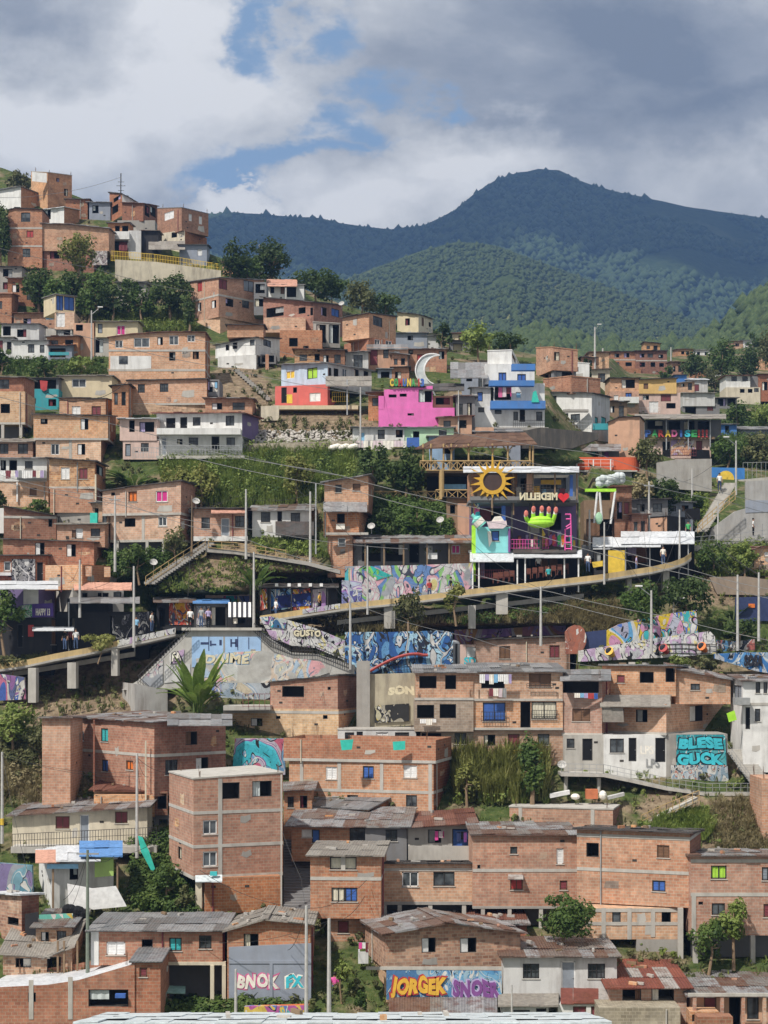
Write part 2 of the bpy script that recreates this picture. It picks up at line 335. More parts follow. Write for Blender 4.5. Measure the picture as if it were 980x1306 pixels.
class House:
 def __init__(s, label, gx, gy, name='brick_house', cat='house', group='hillside houses', fw=0.0):
  s.gx, s.gy = gx, gy; s.D = DP(gx, gy) - fw; s.s = F / s.D
  s.e = empty(name, P3(gx, gy, s.D), label, cat, group); s.r = random.Random(label)
 def z(s, y, Y=None): return (YH - y) / F * (Y or s.D)
 def b(s, xa, xb, xc, yt, yb, mat, w=(), prof=None, yl=None, yr=None, rise=0.0, roof=None, ov=.35, bands=(), cols=(), d=5.0, fw=0.0, th=None, side=None, name='wall', ext=None, cap='c', corr=None, rt=None, sink=0.0, capm=None):
  D0 = s.D - fw; k = lambda x: (x - XM) / F
  if xb is None: xb = xc if xc is not None else None
  if xc is None: xc = xb
  Pb = Vector((k(xb) * D0, D0)); al = math.atan(k(xb)); pxm = D0 / F
  wA, wB = (xb - xa) * pxm, (xc - xb) * pxm
  mainA = wA >= wB
  if th is None:
   if mainA: th = (al + math.asin(min(.9, wB / d))) if wB > 0 else 0.0
   else:
    ph = (math.asin(min(.9, wA / d)) - al) if wA > 0 else 0.0; th = math.pi / 2 - ph
  else: th = math.radians(th)
  uA = Vector((-math.cos(th), math.sin(th))); uB = Vector((math.sin(th), math.cos(th)))
  def hit(x, u): return (k(x) * Pb.y - Pb.x) / (u.x - k(x) * u.y)
  lA = hit(xa, uA) if xb > xa else d
  lB = hit(xc, uB) if xc > xb else d
  if not (0 < lA < 60): lA = d
  if not (0 < lB < 60): lB = d
  A = Pb + uA * lA; C = Pb + uB * lB; Dd = A + uB * lB
  zb = s.z(yb, D0)
  if ext is None: ext = 1.6 if yb >= s.gy - 1 else 0.0
  zlow = zb - ext; zt = s.z(yt, D0)
  if rt is not None:
   far = (Pb + uB * lB) if mainA else (Pb + uA * lA); ye = (prof[-1][1] if mainA else prof[0][1]) if prof else yt
   rise = (YH - rt) / F * far.y - (YH - ye) / F * Pb.y
  # top line along the main face: list of (distance from its first end, z), going in screen order
  mo, me_, um, lm = (A, Pb, -uA, lA) if mainA else (Pb, C, uB, lB)
  def on_main(x, y):
   t = (k(x) * mo.y - mo.x) / (um.x - k(x) * um.y); Y = mo.y + um.y * t
   return t, (YH - y) / F * Y
  if prof:
   pl = [on_main(x, y) for x, y in prof]; pl[0] = (0.0, pl[0][1]); pl[-1] = (lm, pl[-1][1])
   zA, zB_, zC = (pl[0][1], pl[-1][1], pl[-1][1] + rise) if mainA else (pl[0][1] + rise, pl[0][1], pl[-1][1])
  else:
   zB_ = zt; zA = s.z(yl, A.y) if yl is not None else zt + (0 if mainA else rise)
   zC = s.z(yr, C.y) if yr is not None else zt + (rise if mainA else 0)
   pl = [(0.0, zA), (lm, zB_)] if mainA else [(0.0, zB_), (lm, zC)]
  zD = zA + zC - zB_
  faces = {'A': (A, Pb, lA, zA, zB_), 'B': (Pb, C, lB, zB_, zC)}
  wins = {'A': [], 'B': []}
  for q in w:
   xm_ = (q[0] + q[2]) / 2; f = 'A' if (xm_ < xb or xc == xb) else 'B'
   if xb == xa: f = 'B'
   p0, p1, L = faces[f][:3]; u = (p1 - p0) / L
   def tt(x): return (k(x) * p0.y - p0.x) / (u.x - k(x) * u.y)
   t0, t1 = tt(q[0]), tt(q[2]); Y = p0.y + u.y * (t0 + t1) / 2
   z1, z0 = (YH - q[1]) / F * Y, (YH - q[3]) / F * Y
   t0 = max(t0, .06); t1 = min(t1, L - .06); z0 = max(z0, zlow + .05)
   if t1 - t0 < .12 or z1 - z0 < .12: continue
   wins[f].append((t0, t1, z0, z1, q[4]))
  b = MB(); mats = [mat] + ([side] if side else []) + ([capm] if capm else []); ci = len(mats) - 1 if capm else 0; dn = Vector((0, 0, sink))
  def v3(p, z): return Vector((p.x, p.y, z))
  def wall(f, top, mi):
   p0, p1, L, _, _ = faces[f]; u = (p1 - p0) / L
   nin = Vector((-u.y, u.x)); cen = (A + C) / 2 - (p0 + p1) / 2
   if nin.dot(cen) < 0: nin = -nin
   def tz(t):
    for (ta, za), (tb, zb2) in zip(top[:-1], top[1:]):
     if t <= tb + 1e-6: return za + (zb2 - za) * (t - ta) / max(1e-6, tb - ta)
    return top[-1][1]
   hs = []
   for h in wins[f]:
    zt_ = min(tz(h[0]), tz(h[1]), tz((h[0] + h[1]) / 2)) - .12; z1_ = min(h[3], zt_)
    if z1_ - h[2] > .15: hs.append((h[0], h[1], h[2], z1_, h[4]))
   ts = sorted({0.0, L, *[h[0] for h in hs], *[h[1] for h in hs], *[p[0] for p in top if 0 < p[0] < L]})
   for i in range(len(ts) - 1):
    ta, tb = ts[i], ts[i + 1]
    if tb - ta < 1e-5: continue
    za, zb2 = tz(ta), tz(tb); zm = min(za, zb2) - .02; tm = (ta + tb) / 2
    zs = sorted({zlow, zm, *[q for h in hs if h[0] < tm < h[1] for q in (h[2], h[3])]})
    for j in range(len(zs) - 1):
     zmid = (zs[j] + zs[j + 1]) / 2
     if any(h[0] < tm < h[1] and h[2] < zmid < h[3] for h in hs): continue
     qd = [(ta, zs[j]), (tb, zs[j]), (tb, zs[j + 1]), (ta, zs[j + 1])]
     b.face([v3(p0 + u * t, z) for t, z in qd], qd, mi)
    poly = [(ta, zm), (tb, zm), (tb, zb2), (ta, za)]
    b.face([v3(p0 + u * t, z) for t, z in poly], poly, mi)
   rv = .12
   for (t0, t1, z0, z1, st) in hs:
    c = [(t0, z0), (t1, z0), (t1, z1), (t0, z1)]
    for i in range(4):
     a, e = c[i], c[(i + 1) % 4]
     b.face([v3(p0 + u * a[0], a[1]), v3(p0 + u * e[0], e[1]), v3(p0 + u * e[0] + nin * rv, e[1]), v3(p0 + u * a[0] + nin * rv, a[1])], None, mi)
   return hs, p0, u, nin
  topA = pl if mainA else [(0.0, zA), (lA, zB_)]
  topB = [(0.0, zB_), (lB, zC)] if mainA else pl
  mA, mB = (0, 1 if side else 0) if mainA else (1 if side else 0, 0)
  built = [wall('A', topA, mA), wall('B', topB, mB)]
  # hidden rear faces and the top
  b.face([v3(C, zlow), v3(Dd, zlow), v3(Dd, zD), v3(C, zC)]); b.face([v3(Dd, zlow), v3(A, zlow), v3(A, zA), v3(Dd, zD)])
  if ext == 0: b.face([v3(A, zlow), v3(Pb, zlow), v3(C, zlow), v3(Dd, zlow)])
  back = uB * lB if mainA else uA * lA
  rz = (zC - zB_) if mainA else (zA - zB_)
  fp = [v3(mo + um * t, z) for t, z in pl]
  for p, q in zip(fp[:-1], fp[1:]):
   b.face([p - dn, q - dn, q + Vector((back.x, back.y, rz)) - dn, p + Vector((back.x, back.y, rz)) - dn], None, ci)
  wo = b.obj(name, mats, s.e)
  bk = Vector((back.x, back.y, rz))
  for hs, p0, u, nin in built:
   for h in hs: s.window(h, p0, u, nin)
  R = s.r
  for hs, p0, u, nin in built:
   L = lA if (p0 - A).length < 1e-6 else lB; top_ = min(p[1] for p in pl); H_ = top_ - zb
   if L < 2.2 or H_ < 1.6 or mat in ('X', 'z', 'N', 'P') or not isinstance(mat, str): continue
   free = lambda t, z, w_, h_: all(t + w_ < q[0] - .1 or t > q[1] + .1 or z + h_ < q[2] - .1 or z > q[3] + .1 for q in hs)
   for k_ in range(R.choice([1, 2, 3]) if mat in BR else 1):
    t, z, w_, h_ = R.uniform(.1, L - 1), zb + R.uniform(.1, max(.2, H_ - 1)), R.uniform(.4, 1.5), R.uniform(.3, .9)
    if t + w_ < L and z + h_ < top_ - .05 and free(t, z, w_, h_):
     o_ = p0 + u * t - nin * .012; g = MB(); pts = [(0, R.uniform(0, .2)), (w_ * .5, 0), (w_, R.uniform(0, .25)), (w_ * R.uniform(.8, 1), h_), (w_ * .4, h_ * R.uniform(.75, 1)), (w_ * R.uniform(0, .2), h_ * .9)]
     g.prism([v3(o_ + u * a, z + c_) for a, c_ in pts], v3(nin * .01, 0)); g.obj('mortar_patch', R.choice(['c', 'C', 'g', 'm', 'y']) if mat in BR else 'c', s.e)
   if mat in BR and R.random() < .45:
    t = R.uniform(.15, L - .2)
    if all(t < q[0] - .1 or t > q[1] + .1 for q in hs): g = MB(); g.bar(v3(p0 + u * t - nin * .06, zb - .2), v3(p0 + u * t - nin * .06, top_ - .1), .05, n=6); g.obj('drain_pipe', R.choice(['k', 'c', 'tank', 'wine']), s.e)
   for k_ in range(R.choice([0, 1, 2])):
    t, z = R.uniform(.3, L - .6), zb + R.uniform(.4, H_ - .3)
    if free(t, z, .3, .2): g = MB(); g.box(v3(p0 + u * t - nin * .015, z), v3(u * .3, 0), v3(nin * .02, 0), (0, 0, .16)); g.obj('vent', 'niche', s.e)
  if (roof == 'slab' or roof is None and mat in BR and yt < s.gy - 60) and s.s > 8:
   for q in (fp[0] * .94 + fp[-1] * .06, fp[0] * .06 + fp[-1] * .94, (fp[0] + bk) * .9 + fp[-1] * .1):
    g = MB()
    for k_ in range(4): p = q + Vector((.07 * (k_ % 2), .07 * (k_ // 2) + .1, 0)); g.bar(p, p + Vector((R.uniform(-.06, .06), 0, R.uniform(.4, .9))), .016, n=4)
    g.obj('rebar', 'frame_brown', s.e)
  if roof in TN:
   cr = (s.s > 15) if corr is None else corr
   for i, (p, q) in enumerate(zip(fp[:-1], fp[1:])):
    if (q - p).length < .3: continue
    roof_mesh(p, q, q + bk, p + bk, roof, s.e, ov, cr)
  elif roof == 'slab':
   r = MB(); o2 = .05
   uf = (fp[-1] - fp[0]).normalized() * o2; ub = bk.normalized() * o2
   a = [fp[0] - uf - ub, fp[-1] + uf - ub, fp[-1] + uf + bk + ub, fp[0] - uf + bk + ub]
   r.hexa([q + Vector((0, 0, .004)) for q in a], [q + Vector((0, 0, .11)) for q in a]); r.obj('roof_slab', cap, s.e)
  for yb_ in bands:
   zc = s.z(yb_, D0); r = MB()
   for (p0, p1, L, _, _) in faces.values():
    u = (p1 - p0) / L; nin = Vector((-u.y, u.x)); cen = (A + C) / 2 - (p0 + p1) / 2
    if nin.dot(cen) < 0: nin = -nin
    e0 = p0 - nin * .03; r.box(v3(e0, zc - .11), v3(u * L, 0), v3(nin * .05, 0), (0, 0, .22))
   r.obj('concrete_band', 'c', s.e)
  for (cx, y0, y1) in cols:
   f = 'A' if (cx < xb or xc == xb) else 'B'
   p0, p1, L = faces[f][:3]; u = (p1 - p0) / L; nin = Vector((-u.y, u.x)); cen = (A + C) / 2 - (p0 + p1) / 2
   if nin.dot(cen) < 0: nin = -nin
   t = (k(cx) * p0.y - p0.x) / (u.x - k(cx) * u.y); e0 = p0 + u * (t - .14) - nin * .035
   r = MB(); r.box(v3(e0, s.z(y1, D0)), v3(u * .28, 0), v3(nin * .06, 0), (0, 0, s.z(y0, D0) - s.z(y1, D0))); r.obj('concrete_column', 'c', s.e)
  s.last = dict(A=A, B=Pb, C=C, D=Dd, zt=zt, faces=faces, fp=fp, bk=bk)
  return wo
 def window(s, h, p0, u, nin):
  t0, t1, z0, z1, st = h; fr, pn, ty = WST[st]; U = Vector((u.x, u.y, 0)); NI = Vector((nin.x, nin.y, 0)); Z = Vector((0, 0, 1))
  o = Vector((p0.x, p0.y, 0)) + U * t0 + Z * z0; w, hh = t1 - t0, z1 - z0
  isdoor = st.isupper(); nm = 'door' if isdoor else 'window'; nm = 'doorway' if st == 'O' else nm
  b = MB(); q = .075 if s.s > 9 else .1; ro = NI * .05
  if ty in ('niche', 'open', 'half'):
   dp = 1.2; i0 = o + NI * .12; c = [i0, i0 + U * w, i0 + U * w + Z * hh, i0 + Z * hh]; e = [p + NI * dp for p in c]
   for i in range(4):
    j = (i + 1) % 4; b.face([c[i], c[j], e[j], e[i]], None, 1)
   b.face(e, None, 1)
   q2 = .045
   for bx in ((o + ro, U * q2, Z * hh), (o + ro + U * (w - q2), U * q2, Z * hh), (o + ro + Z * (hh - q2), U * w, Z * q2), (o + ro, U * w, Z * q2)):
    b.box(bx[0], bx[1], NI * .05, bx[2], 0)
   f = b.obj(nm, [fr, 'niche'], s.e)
   if ty == 'niche' and s.r.random() < .5 and w > .5:
    g = MB(); wa = w * s.r.uniform(.25, .5); x0_ = s.r.choice([.05, w - wa - .05]); zl = hh * s.r.choice([.03, .03, .4])
    for i in range(5):
     a0, a1 = x0_ + wa * i / 5, x0_ + wa * (i + 1) / 5; da, dc = (.16, .2) if i % 2 else (.2, .16)
     g.face([o + U * a0 + NI * da + Z * zl, o + U * a1 + NI * dc + Z * zl, o + U * a1 + NI * dc + Z * (hh - .05), o + U * a0 + NI * da + Z * (hh - .05)])
    g.obj('curtain', s.r.choice(['curtain', 'tank', 'lilac', 'pearl', 'brown', 'wine', 'pearlgrey']), f)
   if ty == 'half':
    g = MB(); g.box(o + NI * .085 + U * .04 + Z * .03, U * (w * .45), NI * .03, Z * (hh - .08)); g.obj('shutter', 'frame_white', f)
   return
  for bx in ((o + ro, U * q, Z * hh), (o + ro + U * (w - q), U * q, Z * hh), (o + ro + Z * (hh - q), U * w, Z * q), (o + ro, U * w, Z * q)):
   b.box(bx[0], bx[1], NI * .06, bx[2], 0)
  if not isdoor and w > .75:
   b.box(o + ro + U * (w / 2 - q * .4), U * q * .8, NI * .05, Z * hh, 0)
  if ty == 'bars':
   nb = max(3, int(w / .22))
   for i in range(1, nb): b.box(o + NI * .02 + U * (w * i / nb - .012), U * .025, NI * .025, Z * hh, 0)
   b.box(o + NI * .02 + Z * (hh * .5), U * w, NI * .025, Z * .03, 0)
  f = b.obj(nm, fr, s.e)
  g = MB()
  if ty == 'curtain':
   n = max(4, int(w / .12)); i0 = o + NI * .1
   for i in range(n):
    a, c = i / n * w, (i + 1) / n * w; za, zc = (.03 if i % 2 else 0), (0 if i % 2 else .03)
    g.face([i0 + U * a + NI * za, i0 + U * c + NI * zc, i0 + U * c + NI * zc + Z * hh, i0 + U * a + NI * za + Z * hh])
  else:
   i0 = o + NI * .09; g.box(i0 + U * .01 + Z * .01, U * (w - .02), NI * .04, Z * (hh - .02))
   if ty == 'shutter':
    for a in np.arange(.15, hh - .1, .18): g.box(i0 + U * .08 + Z * float(a) - NI * .012, U * (w - .16), NI * .012, Z * .05)
  g.obj({'curtain': 'curtain', 'shutter': 'shutter', 'door': 'door_leaf'}.get(ty, 'pane'), pn, f)
  if isdoor and s.s > 9:
   g = MB(); g.box(o + NI * .04 + U * (w * .8) + Z * (hh * .47), U * .08, NI * .05, Z * .04); g.obj('handle', 'steel', f)
  if not isdoor and s.s > 13:
   g = MB(); g.box(o - U * .06 - NI * .05 - Z * .06, U * (w + .12), NI * .16, Z * .055); g.obj('sill', 'c', f)
 # extra pieces hung on the house: pixel box at the depth of the front, pushed forward by fw
 def box(s, name, x0, y0, x1, y1, mat, fw=.05, dp=.1, roofy=None):
  D = s.D - fw; p = P3(x0, y1, D); b = MB(); w = (x1 - x0) / F * D; h = (y1 - y0) / F * D
  b.box(p, (w, 0, 0), (0, dp, 0), (0, 0, h)); return b.obj(name, mat, s.e)
 def awn(s, x0, y0, x1, y1, mat='grey', fw=1.2, back=0.0, ov=.05, name='awning', corr=False):  # y0 rear edge, y1 front edge
  a, e = s.D - fw, s.D - back
  return roof_mesh(P3(x0, y1, a), P3(x1, y1, a), P3(x1, y0, e), P3(x0, y0, e), mat, s.e, ov, corr, name=name)
 def post(s, x, y0, y1, fw=0.0, r=.09, mat='c', name='post'):
  b = MB(); D = s.D - fw; p, q = P3(x, y1, D), P3(x, y0, D); b.box(p - Vector((r, r, 1.2)), (2 * r, 0, 0), (0, 2 * r, 0), (0, 0, q.z - p.z + 1.2)); return b.obj(name, mat, s.e)
 def posts(s, xs, *a, **k):
  for x in xs: s.post(x, *a, **k)
 def rail(s, x0, x1, y0, y1, mat='frame_dark', fw=.9, step=.35, name='railing', y0b=None, y1b=None):
  return rail_mesh([(x0, y0, y1), (x1, y0b if y0b is not None else y0, y1b if y1b is not None else y1)], lambda x, y: s.D - fw, mat, s.e, step, name)
 def balcony(s, x0, x1, y0, y1, mat='W', fw=1.1, name='balcony'):
  D = s.D - fw; p = P3(x0, y1, D); w = (x1 - x0) / F * D; h = (y1 - y0) / F * D; b = MB()
  b.box(p, (w, 0, 0), (0, .1, 0), (0, 0, h)); b.box(p + Vector((0, .1, 0)), (.1, 0, 0), (0, fw - .1, 0), (0, 0, h)); b.box(p + Vector((w - .1, .1, 0)), (.1, 0, 0), (0, fw - .1, 0), (0, 0, h))
  b.box(p + Vector((.1, .1, .002)), (w - .2, 0, 0), (0, fw - .1, 0), (0, 0, .12)); return b.obj(name, mat, s.e)
 def text(s, txt, x0, y0, x1, y1, mat, fw=.05, **k): return text_px(txt, x0, y0, x1, y1, s.D - fw, mat, s.e, **k)
 def panel(s, name, pts, mat, fw=.06, dp=.05): return panel_px(name, pts, s.D - fw, mat, dp, s.e)

def rail_mesh(pts, Df, mat, parent, step=.35, name='railing', r=.022, mid=1):
 b = MB()
 for (xa, t0, b0), (xb, t1, b1) in zip(pts[:-1], pts[1:]):
  Da, Db = Df(xa, b0), Df(xb, b1); A0, A1, B0, B1 = P3(xa, t0, Da), P3(xa, b0, Da), P3(xb, t1, Db), P3(xb, b1, Db)
  L = (B0 - A0).length; b.bar(A0, B0, r * 1.25, n=4); b.bar(A1.lerp(A0, .08), B1.lerp(B0, .08), r, n=4)
  for m in range(mid): b.bar(A1.lerp(A0, .54), B1.lerp(B0, .54), r, n=4)
  n = max(1, int(L / step))
  for i in range(n + 1): b.bar(A0.lerp(B0, i / n), A1.lerp(B1, i / n), r, n=4)
 return b.obj(name, mat, parent)
def panel_px(name, pts, D, mat, dp=.25, parent=None):
 """upright slab with the outline pts (photo pixels), D a depth or one depth per point, dp thick (away from the viewer)"""
 Ds = D if isinstance(D, (list, tuple)) else [D] * len(pts)
 b = MB(); b.prism([P3(x, y, d) for (x, y), d in zip(pts, Ds)], (0, dp, 0)); return b.obj(name, mat, parent)
def text_px(txt, x0, y0, x1, y1, D, mat, parent, mirror=False, bold=.03, ext=.03, outline=None, shear=0.0, name='lettering', rot=0.0, jit=False):
 out = []
 if outline: jit = True; ext = .006
 if txt in ('I', '1'): q = (x1 - x0) * .31; x0 += q; x1 -= q
 for k, (m, off, dy) in enumerate(([(outline, bold + .07, .025)] if outline else []) + [(mat, bold, 0)]):
  c = bpy.data.curves.new(name, 'FONT'); c.body = txt; c.size = 1; c.offset = off; c.extrude = ext; c.shear = shear
  c.align_x = 'CENTER'; c.align_y = 'BOTTOM_BASELINE'; c.resolution_u = 3; c.space_character = 1.08 if off > .03 else 1.0
  to = bpy.data.objects.new('t', c); COL.objects.link(to); dg = bpy.context.evaluated_depsgraph_get()
  me = bpy.data.meshes.new_from_object(to.evaluated_get(dg)); me.name = name; bpy.data.objects.remove(to); bpy.data.curves.remove(c)
  me.materials.clear(); me.materials.append(M(m) if isinstance(m, str) else m)
  me.polygons.foreach_set('material_index', [0] * len(me.polygons))
  if jit:
   for q in me.vertices: x_ = q.co.x; q.co.y = q.co.y * (1 + .08 * math.sin(x_ * 5.3 + len(txt))) + .06 * math.sin(x_ * 3.1 + 1) ; q.co.x += .045 * math.sin(q.co.y * 5 + x_ * 1.3)
  o = bpy.data.objects.new(name, me); COL.objects.link(o)
  co_ = np.empty(len(me.vertices) * 3); me.vertices.foreach_get('co', co_); co_ = co_.reshape(-1, 3)
  bb = [Vector(co_.min(0)), Vector(co_.max(0))]
  wx = bb[1].x - bb[0].x; hx = bb[1].y - bb[0].y
  if k == 0: W, H = wx, hx
  cx = (max(q.x for q in bb) + min(q.x for q in bb)) / 2; cy = (max(q.y for q in bb) + min(q.y for q in bb)) / 2
  sx = (x1 - x0) / F * D / W; sy = (y1 - y0) / F * D / H
  ce = P3((x0 + x1) / 2, (y0 + y1) / 2, D)
  loc = ce - Vector((cx * sx * (-1 if mirror else 1), -dy, cy * sy))
  if parent is not None: o.parent = parent; loc = loc - Vector(parent['_w'])
  o.location = loc; o.rotation_euler = (math.pi / 2, rot, 0); o.scale = (-sx if mirror else sx, sy, 1)
  o['_w'] = tuple(loc); out.append(o)
 return out[-1]
WST['e2'] = ('frame_dark', 'green', 'shutter')
BR['rubblewall'] = ((.30, .26, .20), (.20, .17, .13), (.36, .32, .26), .5, .4)
TN['bluetin'] = ([(.10, .24, .52), (.12, .27, .55)], .05, 0, .5)
FL['navypurple'] = (.07, .035, .22)
WST['h2'] = ('frame_brown', 'brown', 'shutter')
FL.update({'archred': (.36, .06, .05), 'pearlgrey': (.52, .57, .57), 'softteal': (.20, .60, .52), 'palepink': (.66, .55, .58), 'wood2': (.24, .16, .10), 'orangebrick': (.50, .16, .07), 'mirrorglass': (.06, .035, .03)})
# ------------------------------------------------------------------ setting
def interp(tab, x):
 if x <= tab[0][0]: return tab[0][1]
 for (a, b), (c, d) in zip(tab[:-1], tab[1:]):
  if x <= c: return b + (d - b) * (x - a) / (c - a)
 return tab[-1][1]
def grid_obj(name, rows, mat, smooth=True):
 R, Cn = len(rows), len(rows[0]); v = [tuple(p) for r in rows for p in r]
 f = [(i * Cn + j, i * Cn + j + 1, (i + 1) * Cn + j + 1, (i + 1) * Cn + j) for i in range(R - 1) for j in range(Cn - 1)]
 me = bpy.data.meshes.new(name); me.from_pydata(v, [], f); me.materials.append(mat)
 me.polygons.foreach_set('use_smooth', [smooth] * len(f))
 o = bpy.data.objects.new(name, me); COL.objects.link(o); o['kind'] = 'structure'; return o

t = NT('slope_earth'); pos = t.n('NewGeometry').outputs['Position']
n1 = t.noise(pos, .22, 5, .62).outputs[0]; n2 = t.noise(pos, 1.6, 5, .7).outputs[0]
soil = t.ramp(n2, [(.3, (.10, .075, .05)), (.5, (.20, .15, .10)), (.7, (.30, .24, .16))])
grass = t.ramp(n2, [(.3, (.030, .05, .014)), (.55, (.07, .095, .03)), (.72, (.17, .15, .07))])
sa = t.n('Attribute', attribute_name='soil').outputs['Fac']
EARTH = t.done(t.mix(t.ramp(t.math('SUBTRACT', n1, t.math('MULTIPLY', sa, .3)), [(.36, (0, 0, 0)), (.5, (1, 1, 1))]), soil, grass), .95, bump=n2, bstr=.8, bdist=.25, spec=.1)
SIL = [(-700, 150), (0, 213), (60, 235), (110, 255), (200, 285), (270, 325), (330, 345), (440, 390), (520, 412), (600, 436), (680, 452), (760, 458), (860, 455), (980, 440), (1300, 415), (1700, 400)]
xs = list(range(-700, -100, 40)) + list(range(-100, 1081, 8)) + list(range(1100, 1701, 40)); ny = 190
PUSH = [(196, 338, 762, 806, 6), (325, 440, 736, 792, 6), (432, 612, 712, 772, 5.5), (588, 748, 594, 760, 6.5), (742, 892, 630, 738, 6.5), (60, 196, 742, 822, 4), (131, 256, 690, 708, 3.5), (487, 603, 1150, 1172, 3.5),
 (603, 740, 1156, 1178, 3.5), (881, 1000, 1192, 1216, 3.5), (205, 290, 1230, 1276, 4.5), (-15, 31, 541, 557, 3.5), (534, 606, 598, 642, 5.5), (360, 397, 1056, 1180, 3), (-20, 75, 740, 835, 3), (656, 792, 572, 592, 3), (820, 920, 532, 592, 3.5), (540, 730, 802, 862, 7.5), (-20, 215, 850, 890, 2.5)]
RAMPS = [[(332, 784), (440, 768), (600, 750), (760, 732), (858, 715), (882, 703)], [(-20, 848), (71, 832), (149, 816), (224, 800)]]
def tpush(x, y):
 def band(v, a, b, f): return max(0.0, min(1.0, min(v - a, b - v) / f + 1))
 d = max([p[4] * band(x, p[0], p[1], 10) * band(y, p[2], p[3], 7) for p in PUSH])
 for R in RAMPS:
  yy = interp(R, x); d = max(d, 2.2 * band(x, R[0][0], R[-1][0], 10) * band(y, yy - 4, yy + 34, 8))
 return d
SOIL = [(385, 545, 90, 26), (300, 505, 40, 40), (320, 725, 80, 26), (950, 1055, 70, 40), (110, 880, 100, 40), (60, 1000, 50, 30), (580, 795, 200, 16), (225, 1150, 30, 25), (940, 745, 60, 25), (250, 1240, 60, 40), (380, 1120, 30, 60), (860, 1030, 40, 20), (600, 1160, 200, 14), (90, 860, 80, 30)]
cols = []; SM = {}
for x in xs:
 ys = interp(SIL, x); col = []
 for (D, z) in ((-40, -6), (4, -9), (30, -30), (60, -34), (82, -33)): col.append(((x - XM) / F * max(D, 40), D, z))
 for j in range(ny + 1):
  y = 1420 + (ys - 1420) * j / ny; p = PS(x, y)
  nz = noise.noise(Vector((p.x * .25, p.y * .25, p.z * .25))) * .35 + .35
  p = P3(x, y, p.y + nz + tpush(x, y)); col.append(tuple(p)); SM[(len(cols), len(col) - 1)] = max(0.0, min(1.0, max(1.6 - ((x - a) / c) ** 2 - ((y - b_) / d) ** 2 for a, b_, c, d in SOIL)))
 pt = Vector(col[-1])
 for (dd, dz) in ((14, -1), (50, -18), (140, -70)): col.append(((pt.x / pt.y) * (pt.y + dd), pt.y + dd, pt.z + dz))
 cols.append(col)
ter = grid_obj('hillside_terrain', [[c[j] for c in cols] for j in range(len(cols[0]))], EARTH)
at = ter.data.attributes.new('soil', 'FLOAT', 'POINT'); at.data.foreach_set('value', [SM.get((i, j), 0.0) for j in range(len(cols[0])) for i in range(len(cols))])
# valley floor and everything beyond
g = MB(); g.face([(-4000, -50, -75), (4000, -50, -75), (4000, 2760, -75), (-4000, 2760, -75)])
gm = NT('valley_ground'); gp = gm.n('NewGeometry').outputs['Position']
tag(g.obj('ground', gm.done(gm.ramp(gm.noise(gp, .01, 5).outputs[0], [(.35, (.035, .055, .02)), (.65, (.10, .11, .045))]), .95, spec=.1)), kind='structure')

